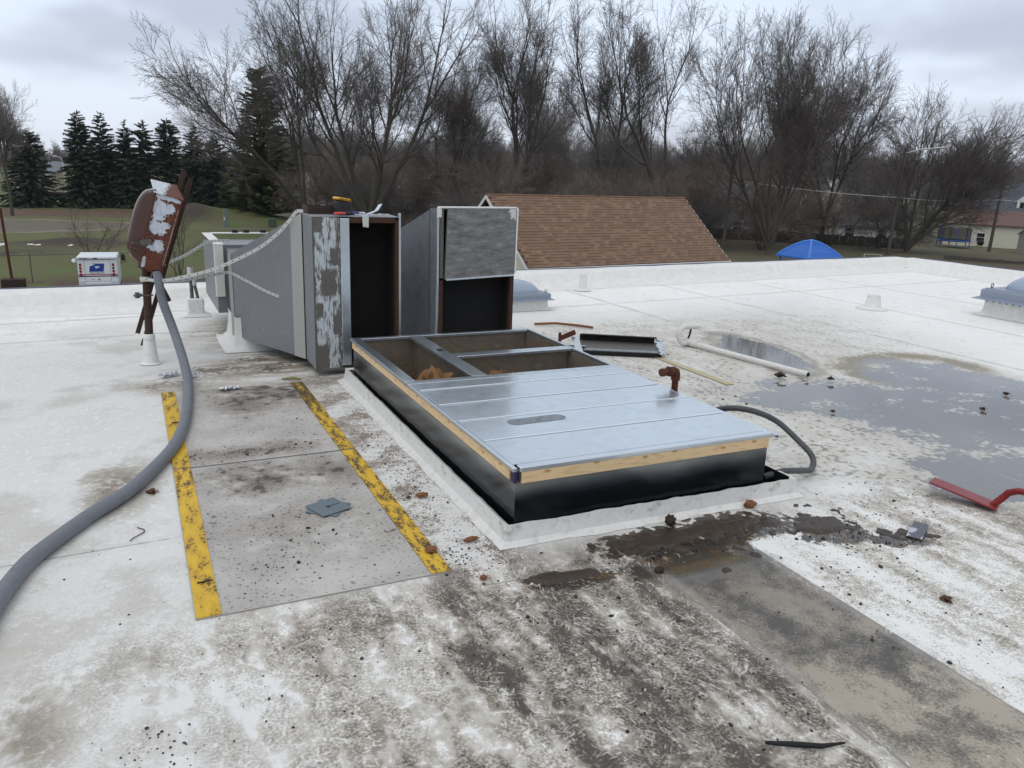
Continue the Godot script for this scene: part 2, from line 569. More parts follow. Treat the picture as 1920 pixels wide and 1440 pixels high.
		if z < -7.0:
			lap = minf(lap, absf(z + 8.85 + 0.1 * (x - 5.0)))
			if x < 0.5: lap = minf(lap, absf(z + 9.35 + 0.1 * x))
		if lap < 0.06:
			col = col.lerp(Color(0.36, 0.34, 0.31), (1.0 - smoothstep(lw * 0.5, lw * 1.6, lap)) * (0.75 if fine else 0.24) * smoothstep(-0.05, 0.55, nb))
			col = col.lerp(Color(0.73, 0.72, 0.70), (1.0 - smoothstep(0.02, 0.06, lap)) * 0.35 * smoothstep(0.1, 0.7, nb))
		# grit
		if fine:
			if k > 0.4:
				thr = 0.76 - 0.16 * (0.6 * kd + 0.5 * fore + 0.35 * mid)
				col = col.lerp(Color(0.17, 0.15, 0.13), smoothstep(thr, thr + 0.1, k) * 0.85 * (1.0 - wet))
		col.a = rough + 0.05 * c
		out[at + i] = col.to_abgr32()

func membrane(rect: Rect2, hole: Rect2, w: int, h: int, fine: bool) -> StandardMaterial3D:
	var px := PackedInt32Array()
	px.resize(w * h)
	for y in h:
		roof_row(rect.position.x + 0.5 / w * rect.size.x, rect.size.x / w, w, rect.position.y + (y + 0.5) / h * rect.size.y, fine, hole, px, y * w)
	var ca := px.to_byte_array()
	if fine: scuff(ca, w, h, rect)
	var t := ImageTexture.create_from_image(Image.create_from_data(w, h, false, Image.FORMAT_RGBA8, ca))
	var m := mk(Color.WHITE, 1.0)
	m.albedo_texture = t
	m.roughness_texture = t
	m.roughness_texture_channel = BaseMaterial3D.TEXTURE_CHANNEL_ALPHA
	return m

# scratches where tools and boots have rubbed the film off: bundles of thin, nearly parallel strokes
func scuff(ca: PackedByteArray, w: int, h: int, r: Rect2):
	var q := RandomNumberGenerator.new()
	q.seed = 77
	var per := w / r.size.x
	for k in 2800:
		var cx := q.randf_range(r.position.x, minf(r.end.x, 3.7))
		var cz := q.randf_range(-4.6, r.end.y)
		var keep := 0.22 + 0.78 * ss(-3.3, -2.3, cz) * ss(-1.1, 0.3, cx)
		if cx > 1.93 and cx < 2.53: keep *= 0.08
		if q.randf() > keep or (cx > 0.05 and cx < 3.3 and cz < -2.8): continue
		var dir := q.randf() * TAU if cx < 1.3 else PI * 0.5 + q.randfn(0.0, 0.55)
		var bend := q.randfn(0.0, 6.0)
		var spread := q.randf_range(0.01, 0.07)
		var al0 := q.randf_range(0.3, 0.95)
		for i in q.randi_range(2, 16):
			var px := (cx + q.randfn() * spread - r.position.x) * per
			var py := (cz + q.randfn() * spread - r.position.y) * per
			var an := dir + q.randfn() * 0.18
			var st := int(q.randf_range(0.008, 0.05) * per)
			var al := al0 * q.randf_range(0.5, 1.1)
			var wide := q.randf() < 0.2
			for j in st:
				px += cos(an)
				py += sin(an)
				an += bend / per
				var ix := int(px)
				var iy := int(py)
				if ix < 0 or iy < 0 or ix >= w - 1 or iy >= h - 1: break
				var f := al * sin(PI * (j + 1.0) / (st + 1.0))
				var at := (iy * w + ix) * 4
				ca[at] = int(lerpf(ca[at], 230.0, f))
				ca[at + 1] = int(lerpf(ca[at + 1], 229.0, f))
				ca[at + 2] = int(lerpf(ca[at + 2], 226.0, f))
				if wide:
					ca[at + 4] = int(lerpf(ca[at + 4], 230.0, f * 0.7))
					ca[at + 5] = int(lerpf(ca[at + 5], 229.0, f * 0.7))
					ca[at + 6] = int(lerpf(ca[at + 6], 226.0, f * 0.7))
	# broader chips where the film has flaked, a few millimetres across
	for k in 3400:
		var cx := q.randf_range(r.position.x + 0.3, minf(r.end.x, 3.6))
		var cz := q.randf_range(-2.75, r.end.y)
		if cx > 1.93 and cx < 2.53 and q.randf() < 0.9: continue
		if q.randf() > ss(-0.6, 0.7, cx) * (0.35 + 0.65 * ss(-0.1, 0.3, fA.get_noise_2d(cx * 3.0, cz * 3.0))): continue
		var an := q.randf() * TAU if q.randf() < 0.5 else PI * 0.5 + q.randfn() * 0.4
		var ln := q.randf_range(1.2, 4.5) * (2.2 if q.randf() < 0.12 else 1.0)
		var wd := q.randf_range(0.6, 1.9)
		var al := q.randf_range(0.45, 0.95)
		var px := (cx - r.position.x) * per
		var py := (cz - r.position.y) * per
		var box := int(ln + wd) + 1
		for j in range(-box, box + 1):
			for i in range(-box, box + 1):
				var u := (i * cos(an) + j * sin(an)) / ln
				var v := (j * cos(an) - i * sin(an)) / wd
				var e := 1.0 - u * u - v * v
				if e <= 0.0: continue
				var ix := int(px) + i
				var iy := int(py) + j
				if ix < 0 or iy < 0 or ix >= w or iy >= h: continue
				var f := al * minf(1.0, e * 1.5) * (0.45 + 0.55 * smoothstep(-0.2, 0.25, fK.get_noise_2d(ix * 0.006, iy * 0.006)))
				var at := (iy * w + ix) * 4
				ca[at] = int(lerpf(ca[at], 231.0, f))
				ca[at + 1] = int(lerpf(ca[at + 1], 229.0, f))
				ca[at + 2] = int(lerpf(ca[at + 2], 225.0, f))

func roof_sheet(called: String, poly: PackedVector2Array, rect: Rect2, y: float, m: Material, parent: Node):
	var mb := MB.new()
	var ids := Geometry2D.triangulate_polygon(poly)
	for i in range(0, ids.size(), 3):
		var p := []
		var u := []
		for j in 3:
			var q := poly[ids[i + j]]
			p.append(Vector3(q.x, y, q.y))
			u.append((q - rect.position) / rect.size)
		if (p[1] - p[0]).cross(p[2] - p[0]).y < 0.0:
			mb.tri(p[0], p[2], p[1], u[0], u[2], u[1])
		else:
			mb.tri(p[0], p[1], p[2], u[0], u[1], u[2])
	part(called, mb, m, parent)

func corners(r: Rect2) -> PackedVector2Array:
	return PackedVector2Array([r.position, Vector2(r.end.x, r.position.y), r.end, Vector2(r.position.x, r.end.y)])

func build_roof():
	fA = noise(11, 0.55, 3)
	fB = noise(12, 2.6, 4)
	fC = noise(13, 16.0, 4)
	fS = noise(14, 1.5, 4)
	fK = noise(15, 70.0, 3)
	fW = noise(16, 6.0, 3)
	fR = noise(17, 7.0, 3)
	fR.fractal_type = FastNoiseLite.FRACTAL_RIDGED
	var root := Node3D.new()
	root.name = numbered("roof")
	root.set_meta("kind", "structure")
	add_child(root)
	var far := Rect2(-14, -12.2, 29.6, 18.2)
	var mid := Rect2(-2.6, -9.5, 14.0, 9.1)
	var near := Rect2(-1.0, -6.4, 5.6, 5.6)
	var none := Rect2(0, 0, 0, 0)
	var outline := PackedVector2Array([Vector2(-14, -8.9), Vector2(14.95, -11.8), Vector2(15.05, -9.3), Vector2(15.5, 6), Vector2(-14, 6)])
	roof_sheet("membrane_sheet", outline, far, -0.008, membrane(far, mid, 900, 554, false), root)
	roof_sheet("membrane_sheet", corners(mid), mid, -0.004, membrane(mid, near, 1792, 1165, false), root)
	roof_sheet("membrane_sheet", corners(near), near, 0.0, membrane(near, none, 1792, 1792, true), root)
	# the building under the membrane
	var brick := noisy(3, 0.03, 3, [g8(120, 92, 78), g8(150, 118, 100)], 0.9)
	var mb := MB.new()
	var flat := PackedVector2Array()
	for p in [Vector2(-14, -9.15), Vector2(15.2, -12.05), Vector2(15.3, -9.3), Vector2(15.75, 6), Vector2(-14, 6)]: flat.append(Vector2(p.x, p.y))
	mb.prism(flat, 5.35, Transform3D(Basis(Vector3.RIGHT, Vector3.BACK, Vector3.DOWN), Vector3(0, -0.02, 0)))
	part("building_wall", mb, brick, root)
	# parapets: the membrane runs up a cant and over the top, a metal drip edge closes it outside
	M.tpo = noisy(21, 0.02, 4, [g8(206, 203, 197), g8(228, 226, 221), g8(217, 214, 208), g8(234, 233, 229)], 0.5, 0.0, Vector3(0.6, 0.6, 0.6))
	M.drip = mk(g8(74, 82, 98), 0.4, 0.6)
	parapet(Vector3(-14, 0, -8.67), Vector3(14.75, 0, -11.57), "low white membrane parapet along the far edge of the roof")
	parapet(Vector3(14.7, 0, -11.6), Vector3(15.24, 0, 6), "low white membrane parapet running down the right edge of the roof")

func parapet(a: Vector3, b: Vector3, label: String):
	var root := thing("parapet", label, "parapet")
	var along := (b - a).normalized()
	var inn := along.cross(Vector3.UP) * -1.0
	if inn.dot(Vector3(5, 0, -4) - a) < 0.0: inn = -inn
	var prof := [Vector2(0.5, -0.006), Vector2(0.34, 0.006), Vector2(0.22, 0.03), Vector2(0.13, 0.075), Vector2(0.07, 0.135), Vector2(0.03, 0.18), Vector2(-0.01, 0.2), Vector2(-0.1, 0.203), Vector2(-0.26, 0.205)]
	var mb := MB.new()
	var steps := 60
	var wob := noise(31, 0.5, 3)
	var ring := []
	for i in steps + 1:
		var o := a.lerp(b, float(i) / steps)
		var row := []
		for k in prof.size():
			var w := wob.get_noise_2d(o.x * 2.0 + o.z, k * 0.7)
			row.append(o + inn * (prof[k].x + 0.012 * w * (1.0 if k < 6 else 0.2)) + Vector3.UP * (prof[k].y + (0.008 * w if k > 0 else 0.0)))
		ring.append(row)
	for i in steps:
		for k in prof.size() - 1:
			var p: Array = [ring[i][k], ring[i + 1][k], ring[i + 1][k + 1], ring[i][k + 1]]
			if ((p[1] - p[0]) as Vector3).cross(p[3] - p[0]).dot(inn + Vector3.UP) < 0.0: p = [p[1], p[0], p[3], p[2]]
			var na := (inn * (0.4 if k < 6 else 0.1) + Vector3.UP).normalized()
			mb.quad(p[0], p[1], p[2], p[3])
	part("membrane_flashing", mb, M.tpo, root)
	var d := MB.new()
	d.bar(a - inn * 0.29 + Vector3(0, 0.165, 0), b - inn * 0.29 + Vector3(0, 0.165, 0), inn, 0.05, 0.1, 0.006)
	part("drip_edge", d, M.drip, root)

# ------------------------------------------------------------------ materials for the metalwork
func build_materials():
	M.rust_dark = noisy(40, 0.05, 4, [g8(40, 28, 23), g8(74, 52, 42), g8(54, 38, 31)], 0.85, 0.1, Vector3(3, 3, 3))
	M.galv = noisy(41, 0.012, 2, [g8(198, 206, 213), g8(207, 215, 221), g8(202, 210, 217)], 0.34, 0.85, Vector3(2, 2, 2))
	M.galv.roughness_texture = ramp_tex(42, 0.012, 2, [g8(58, 58, 58), g8(72, 72, 72)])
	M.galv.roughness = 1.0
	M.bright = mk(g8(226, 231, 235), 0.35, 0.6)
	M.galv_rail = noisy(43, 0.03, 3, [g8(184, 192, 198), g8(208, 215, 220)], 0.28, 0.9, Vector3(2, 2, 2))
	M.inner = noisy(44, 0.02, 4, [g8(128, 116, 102), g8(168, 152, 132), g8(146, 138, 128), g8(176, 168, 156)], 0.35, 0.6, Vector3(0.9, 1.6, 0.9))
	M.skirt = noisy(39, 0.03, 5, [g8(150, 142, 132), g8(204, 201, 195), g8(222, 220, 215), g8(214, 211, 206), g8(228, 227, 223)], 0.5, 0.0, Vector3(1.3, 1.3, 1.3))
	M.black = mk(g8(10, 11, 13), 0.7)
	M.duct = noisy(45, 0.02, 4, [g8(126, 128, 132), g8(136, 138, 142), g8(130, 132, 136), g8(142, 144, 148)], 0.55, 0.25, Vector3(0.8, 0.7, 0.8))
	M.duct_dark = noisy(46, 0.03, 4, [g8(96, 98, 102), g8(120, 122, 126), g8(106, 108, 112)], 0.55, 0.2, Vector3(0.7, 0.7, 0.7))
	M.rust_in = noisy(47, 0.05, 4, [g8(38, 24, 17), g8(80, 48, 32), g8(52, 34, 26), g8(104, 66, 44)], 0.9, 0.0, Vector3(3, 3, 3))
	M.rust = noisy(48, 0.05, 5, [g8(58, 30, 20), g8(96, 50, 30), g8(70, 38, 26), g8(118, 66, 40)], 0.85, 0.1, Vector3(3, 3, 3))
	M.near_black = noisy(49, 0.03, 3, [g8(14, 13, 12), g8(26, 24, 22)], 0.9, 0.0)  # near-black colour for duct linings, the kerb gap and scrap edges
	M.tape = noisy(50, 0.05, 4, [g8(200, 199, 194), g8(222, 221, 216), g8(210, 209, 203), g8(230, 229, 225)], 0.6, 0.0, Vector3(3, 3, 3))
	M.sealant = noisy(51, 0.05, 4, [g8(78, 76, 74), g8(96, 94, 90), g8(84, 82, 79)], 0.7, 0.0, Vector3(3, 3, 3))
	M.white = noisy(52, 0.02, 4, [g8(205, 203, 197), g8(226, 225, 221), g8(214, 212, 207)], 0.55, 0.0, Vector3(2, 2, 2))
	M.pine = mk(Color.WHITE, 0.75)
	var wn := noise(53, 1.0, 3)
	M.pine_tex = paint(512, 32, func(u: float, v: float) -> Color:
		var g := 0.5 + 0.5 * sin((v * 9.0 + 1.4 * wn.get_noise_2d(u * 4.0, v * 1.5) + u * 1.2) * 6.0)
		var c := g8(230, 202, 158).lerp(g8(208, 174, 126), g * 0.45)
		for kx in [0.09, 0.27, 0.46, 0.58, 0.79, 0.93]:
			var d := Vector2((u - kx) * 26.0, (v - 0.35 - 0.3 * sin(kx * 40.0)) * 2.2).length()
			c = c.lerp(g8(128, 84, 46), (1.0 - smoothstep(0.10, 0.22, d)) * 0.85)
			c = c.lerp(g8(178, 132, 82), (1.0 - smoothstep(0.2, 0.5, d)) * 0.5)
		return c.lerp(g8(190, 154, 112), 0.4 * cov(0.5 + wn.get_noise_2d(u * 9.0 + 30.0, v * 2.0), 0.25, 0.2)))
	M.pine.albedo_texture = M.pine_tex
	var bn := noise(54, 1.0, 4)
	# dark sheet; reflection gradient painted into its colour, grey under the timber to black
	M.painted_reflection = textured(paint(512, 128, func(u: float, v: float) -> Color:
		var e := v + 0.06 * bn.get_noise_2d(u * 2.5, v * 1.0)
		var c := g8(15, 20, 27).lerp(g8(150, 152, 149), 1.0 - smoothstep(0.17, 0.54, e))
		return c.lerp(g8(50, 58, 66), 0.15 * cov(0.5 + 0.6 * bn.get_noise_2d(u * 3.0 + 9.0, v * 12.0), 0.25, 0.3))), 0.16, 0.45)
	M.foam = noisy(55, 0.05, 5, [g8(88, 62, 38), g8(140, 102, 64), g8(112, 80, 50), g8(160, 122, 82)], 0.95, 0.0, Vector3(3, 3, 3))
	M.purple = mk(g8(38, 36, 66), 0.5)
	M.smear = noisy(56, 0.02, 4, [g8(88, 94, 100), g8(140, 146, 150), g8(104, 110, 114)], 0.5, 0.5, Vector3(2, 6, 3))
	M.conduit = noisy(57, 0.03, 4, [g8(92, 95, 102), g8(112, 115, 122), g8(100, 103, 110)], 0.55, 0.0, Vector3(2, 2, 2))
	M.hose = noisy(58, 0.03, 4, [g8(60, 62, 64), g8(84, 86, 88)], 0.55, 0.0, Vector3(2, 2, 2))
	M.strap = noisy(59, 0.06, 4, [g8(176, 175, 170), g8(208, 207, 203), g8(190, 189, 184)], 0.55, 0.3, Vector3(4, 4, 4))
	M.pvc = noisy(60, 0.03, 4, [g8(206, 203, 196), g8(226, 224, 219)], 0.4, 0.0, Vector3(2, 2, 2))
	M.steel_dark = noisy(61, 0.04, 4, [g8(66, 62, 58), g8(104, 100, 95), g8(80, 76, 71)], 0.55, 0.4, Vector3(2, 2, 2))
	M.earth = noisy(62, 0.06, 5, [g8(28, 24, 20), g8(62, 48, 36), g8(44, 34, 27)], 0.9, 0.0, Vector3(6, 6, 6))
	M.leaf = noisy(63, 0.06, 4, [g8(50, 34, 24), g8(88, 58, 38), g8(68, 46, 32)], 0.9, 0.0, Vector3(6, 6, 6))
	M.tan = noisy(64, 0.06, 4, [g8(104, 66, 42), g8(150, 102, 66)], 0.9, 0.0, Vector3(8, 8, 8))

# ------------------------------------------------------------------ kerb and the new adapter box
func build_curb():
	var r := thing("roof_curb", "white membrane-wrapped roof kerb around the foot of the new metal box", "roof curb")
	# sloped membrane skirt: outer foot, top edge; four sides
	var fo := [Vector3(1.405, 0.003, -2.944), Vector3(3.19, 0.003, -2.918), Vector3(3.2, 0.003, -6.06), Vector3(1.4, 0.003, -6.06)]
	var to := [Vector3(1.432, 0.105, -2.965), Vector3(3.16, 0.1, -2.94), Vector3(3.16, 0.1, -6.02), Vector3(1.442, 0.11, -6.02)]
	var ti := [Vector3(1.452, 0.095, -2.98), Vector3(3.135, 0.09, -2.966), Vector3(3.135, 0.09, -5.99), Vector3(1.462, 0.1, -5.99)]
	var wob := noise(71, 1.2, 3)
	for s in 4:
		var e := (s + 1) % 4
		var mb := MB.new()
		var steps := 48
		var prev := []
		for i in steps + 1:
			var t := float(i) / steps
			var a: Vector3 = fo[s].lerp(fo[e], t)
			var b: Vector3 = to[s].lerp(to[e], t)
			var c: Vector3 = ti[s].lerp(ti[e], t)
			var out: Vector3 = (a - b) * Vector3(1, 0, 1)
			out = out.normalized()
			var w := wob.get_noise_2d(t * 9.0 + s * 20.0, 3.0)
			var w2 := wob.get_noise_2d(t * 30.0 + s * 20.0, 9.0)
			var ends := 1.0 if i > 0 and i < steps else 0.0
			var low := a + out * (0.02 * w * ends)
			var row := [low + out * 0.02 - Vector3(0, 0.001, 0), low + Vector3(0, 0.005, 0), Vector3(lerpf(a.x, b.x, 0.7), lerpf(a.y, b.y, 0.2), lerpf(a.z, b.z, 0.7)) + out * 0.003 * w2 * ends, Vector3(lerpf(a.x, b.x, 0.92), lerpf(a.y, b.y, 0.65), lerpf(a.z, b.z, 0.92)) + out * 0.005 * w * ends, b + Vector3(0, (0.006 * w + 0.004 * w2) * ends, 0), c + Vector3(0, (0.006 * w + 0.006 * w2) * ends, 0)]
			if i > 0:
				for k in 5:
					mb.quad(prev[k], row[k], row[k + 1], prev[k + 1])
			prev = row
		part("membrane_skirt", mb, M.skirt, r)
	# dark open gutter between the kerb and the box on the right
	var g := MB.new()
	g.bx(Vector3(2.975, -0.01, -5.97), Vector3(3.13, 0.012, -3.0))
	g.bx(Vector3(1.47, -0.01, -5.985), Vector3(3.13, 0.012, -5.975))
	part("curb_cavity", g, M.near_black, r)
	var e2 := MB.new()
	e2.bx(Vector3(3.126, 0.012, -5.98), Vector3(3.134, 0.104, -2.97))
	part("torn_metal_edge", e2, M.black, r)

func build_adapter():
	var r := thing("curb_adapter", "long galvanised sheet metal curb adapter with open compartments at its far end", "metal box")
	var x0 := 1.478
	var x1 := 2.962
	var z0 := -2.985
	var z1 := -5.89
	# outer walls, thin sheets round an open plenum
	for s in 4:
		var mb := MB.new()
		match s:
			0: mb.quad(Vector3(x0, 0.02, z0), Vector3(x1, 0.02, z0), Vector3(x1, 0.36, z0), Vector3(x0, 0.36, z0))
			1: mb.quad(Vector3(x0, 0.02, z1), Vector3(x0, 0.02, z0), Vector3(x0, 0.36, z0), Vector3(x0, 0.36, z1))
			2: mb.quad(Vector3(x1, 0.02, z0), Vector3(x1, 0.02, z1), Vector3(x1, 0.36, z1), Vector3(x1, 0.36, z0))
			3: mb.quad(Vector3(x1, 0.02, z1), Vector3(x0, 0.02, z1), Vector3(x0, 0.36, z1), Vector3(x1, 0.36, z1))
		part("side_panel", mb, M.painted_reflection, r)
	# inside: liner, partitions and floor
	var li := MB.new()
	var d := 0.008
	li.bx(Vector3(x0 + 0.004, 0.03, z1 + d), Vector3(x0 + 0.012, 0.35, z0 - d))
	li.bx(Vector3(x1 - 0.012, 0.03, z1 + d), Vector3(x1 - 0.004, 0.35, z0 - d))
	li.bx(Vector3(x0 + 0.014, 0.03, z1 + 0.004), Vector3(x1 - 0.014, 0.35, z1 + 0.012))
	part("liner", li, M.inner, r)
	var pt := MB.new()
	pt.bx(Vector3(1.958, 0.03, -5.87), Vector3(1.968, 0.35, -4.5))
	part("partition", pt, M.inner, r)
	var pt2 := MB.new()
	pt2.bx(Vector3(1.972, 0.03, -5.145), Vector3(2.945, 0.35, -5.135))
	part("partition", pt2, M.inner, r)
	var pt3 := MB.new()
	pt3.bx(Vector3(1.496, 0.03, -4.495), Vector3(2.945, 0.35, -4.485))
	part("partition", pt3, M.inner, r)
	var fl := MB.new()
	fl.bx(Vector3(1.492, 0.012, -5.878), Vector3(2.948, 0.026, -2.995))
	part("floor_pan", fl, M.rust_in, r)
	# timber nailer let in under the lip, front and left, with knots and grain
	var nf := MB.new()
	nf.box(Vector3(2.213, 0.324, -2.975), Vector3(1.446, 0.055, 0.018), Basis.IDENTITY, 0.002)
	nf = MB.new()
	nf.quad(Vector3(1.50, 0.297, -2.966), Vector3(2.95, 0.297, -2.966), Vector3(2.95, 0.352, -2.966), Vector3(1.50, 0.352, -2.966))
	nf.quad(Vector3(1.50, 0.297, -2.984), Vector3(2.95, 0.297, -2.984), Vector3(2.95, 0.297, -2.966), Vector3(1.50, 0.297, -2.966))
	nf.quad(Vector3(1.50, 0.297, -2.984), Vector3(1.50, 0.297, -2.966), Vector3(1.50, 0.352, -2.966), Vector3(1.50, 0.352, -2.984), Rect2(0, 0, 0.03, 1))
	nf.quad(Vector3(2.95, 0.297, -2.966), Vector3(2.95, 0.297, -2.984), Vector3(2.95, 0.352, -2.984), Vector3(2.95, 0.352, -2.966), Rect2(0, 0, 0.03, 1))
	part("timber_nailer", nf, M.pine, r)
	var nl := MB.new()
	nl.quad(Vector3(1.462, 0.302, -5.87), Vector3(1.462, 0.302, -3.02), Vector3(1.462, 0.352, -3.02), Vector3(1.462, 0.352, -5.87), Rect2(0, 0, 2, 1))
	nl.quad(Vector3(1.477, 0.302, -5.87), Vector3(1.477, 0.302, -3.02), Vector3(1.462, 0.302, -3.02), Vector3(1.462, 0.302, -5.87), Rect2(0, 0, 2, 1))
	nl.quad(Vector3(1.462, 0.302, -3.02), Vector3(1.477, 0.302, -3.02), Vector3(1.477, 0.352, -3.02), Vector3(1.462, 0.352, -3.02), Rect2(0, 0, 0.03, 1))
	part("timber_nailer", nl, M.pine, r)
	var cp := MB.new()
	cp.bx(Vector3(1.466, 0.296, -3.014), Vector3(1.482, 0.35, -2.972), 0.002)
	cp.bx(Vector3(1.486, 0.30, -2.98), Vector3(1.494, 0.35, -2.968), 0.002)
	part("corner_gasket", cp, M.purple, r)
	# flat frame rails round the openings
	var y0 := 0.352
	var y1 := 0.375
	var rails := [[1.455, -5.90, 1.528, -4.545], [2.958, -5.90, 2.985, -4.545], [1.530, -5.90, 2.956, -5.848], [1.912, -5.846, 2.018, -4.545], [2.02, -5.19, 2.956, -5.09], [1.455, -4.543, 2.985, -4.475]]
	for q in rails:
		var mb := MB.new()
		mb.bx(Vector3(q[0], y0, q[1]), Vector3(q[2], y1, q[3]), 0.003)
		part("frame_rail", mb, M.galv_rail, r)
	var hole := MB.new()
	hole.bx(Vector3(1.952, 0.3755, -5.35), Vector3(1.996, 0.3768, -5.28))
	part("rail_slot", hole, M.black, r)
	# four lid sheets with turned seams between them
	var zs := [-4.473, -4.313, -3.994, -3.683, -3.35, -3.015]
	for i in 5:
		var mb := MB.new()
		var tilt := 0.0006 * (i - 2)
		var c := Vector3(2.22, 0.3705 + 0.0006 * (i % 2), (zs[i] + zs[i + 1]) * 0.5)
		mb.box(c, Vector3(1.482, 0.006, absf(zs[i + 1] - zs[i]) - 0.004), Basis(Vector3.RIGHT, tilt), 0.0015)
		part("lid_sheet", mb, M.galv, r)
		if i < 4:
			var sm := MB.new()
			sm.bx(Vector3(1.481, 0.373, zs[i + 1] - 0.006), Vector3(2.959, 0.3785, zs[i + 1] + 0.004), 0.002)
			part("lid_seam", sm, M.bright, r)
	var lip := MB.new()
	lip.bx(Vector3(1.493, 0.346, -3.013), Vector3(2.985, 0.374, -2.968), 0.005)
	part("front_lip", lip, M.galv, r)
	var side := MB.new()
	side.bx(Vector3(1.455, 0.352, -4.473), Vector3(1.478, 0.374, -2.968), 0.004)
	part("side_lip", side, M.galv, r)
	var side2 := MB.new()
	side2.bx(Vector3(2.962, 0.352, -4.473), Vector3(2.985, 0.374, -3.015), 0.004)
	part("side_lip", side2, M.galv, r)
	var tab := MB.new()
	tab.bx(Vector3(2.986, 0.347, -3.06), Vector3(3.035, 0.352, -2.985), 0.001)
	tab.bx(Vector3(3.031, 0.33, -3.06), Vector3(3.035, 0.347, -2.985), 0.001)
	part("bent_tab", tab, M.galv_rail, r)
	# sealant smear with round ends over a slot in the lid
	var pl := PackedVector2Array()
	for i in 24:
		var a := TAU * i / 24.0
		pl.append(Vector2((0.125 if cos(a) > 0.0 else -0.125) + 0.048 * cos(a), 0.048 * sin(a)))
	var sl := MB.new()
	sl.prism(pl, 0.0016, Transform3D(Basis(Vector3.RIGHT, Vector3.FORWARD, Vector3.UP), Vector3(1.885, 0.3742, -3.578)).rotated_local(Vector3.BACK, 0.02))
	part("sealed_slot", sl, M.smear, r)
	# dimples and rivets along the lid edge
	var rv := MB.new()
	for i in 18:
		rv.lathe([Vector2(0.004, 0), Vector2(0.003, 0.0015), Vector2(0, 0.002)], 6, Transform3D(Basis.IDENTITY, Vector3(1.4665, 0.374, -3.1 - i * 0.15)))
		rv.lathe([Vector2(0.004, 0), Vector2(0.003, 0.0015), Vector2(0, 0.002)], 6, Transform3D(Basis.IDENTITY, Vector3(2.973, 0.374, -3.1 - i * 0.15)))
	var rvp := part("rivets", rv, M.galv_rail, r)
	rvp.set_meta("kind", "stuff")
	# crumpled brown insulation lying in the compartments
	insulation(Vector3(1.74, 0.17, -4.76), Vector3(0.16, 0.17, 0.17), 81, "crumpled brown insulation heap in the long left compartment of the metal box")
	insulation(Vector3(2.2, 0.16, -4.68), Vector3(0.16, 0.165, 0.12), 82, "low brown insulation heap in the near right compartment of the metal box")

func lump(sd: int, size: Vector3, rough: float, rings := 12, sides := 18) -> MB:
	var f := noise(sd, 1.3, 4)
	var mb := MB.new()
	var g := []
	for i in rings + 1:
		var row := []
		var th := PI * i / rings
		for k in sides:
			var ph := TAU * k / sides
			var d := Vector3(sin(th) * cos(ph), cos(th), sin(th) * sin(ph))
			var s := 1.0 + rough * f.get_noise_3d(d.x * 1.6, d.y * 1.6, d.z * 1.6)
			row.append(d * s * size)
		g.append(row)
	for i in rings:
		for k in sides:
			var j := (k + 1) % sides
			mb.quad(g[i + 1][k], g[i][k], g[i][j], g[i + 1][j])
	return mb

func insulation(at: Vector3, size: Vector3, sd: int, label: String):
	one("insulation_heap", lump(sd, size, 0.9, 22, 30), M.foam, label, "insulation", at)

# ------------------------------------------------------------------ ducts
func frustum(mb: MB, a: Array, b: Array):
	# a, b: rings of four corners (bottom left, bottom right, top right, top left) seen from the front, a in front
	for k in 4:
		var j := (k + 1) % 4
		mb.quad(b[k], b[j], a[j], a[k])

func rect4(x0: float, x1: float, y0: float, y1: float, z: float) -> Array:
	return [Vector3(x0, y0, z), Vector3(x1, y0, z), Vector3(x1, y1, z), Vector3(x0, y1, z)]

# thin-walled: an outer and an inner skin
func duct_shell(r: Node3D, called: String, a: Array, b: Array, m: Material):
	var faces := ["underside_sheet", "side_sheet", "top_sheet", "side_sheet"]
	for k in 4:
		var j := (k + 1) % 4
		var mb := MB.new()
		var nn: Vector3 = ((a[j] - b[k]) as Vector3).cross(a[k] - b[j]).normalized()
		# the sheet and its inner face 6 mm behind
		if nn.dot((a[0] + a[1] + a[2] + a[3] + b[0] + b[1] + b[2] + b[3]) / 8.0 - (a[k] + a[j] + b[k] + b[j]) / 4.0) > 0.0:
			mb.quad(b[j], b[k], a[k], a[j])
			nn = -nn
		else:
			mb.quad(b[k], b[j], a[j], a[k])
		part(called + "_" + faces[k], mb, m, r)

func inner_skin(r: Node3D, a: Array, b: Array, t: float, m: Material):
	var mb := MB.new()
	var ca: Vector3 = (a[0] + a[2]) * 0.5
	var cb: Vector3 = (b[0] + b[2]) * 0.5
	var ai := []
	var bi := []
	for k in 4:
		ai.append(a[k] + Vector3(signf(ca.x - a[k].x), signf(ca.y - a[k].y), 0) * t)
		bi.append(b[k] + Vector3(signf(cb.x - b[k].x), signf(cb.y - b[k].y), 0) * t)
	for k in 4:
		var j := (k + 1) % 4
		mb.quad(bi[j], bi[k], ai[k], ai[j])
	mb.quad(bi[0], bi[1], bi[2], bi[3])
	part("inner_lining", mb, m, r)

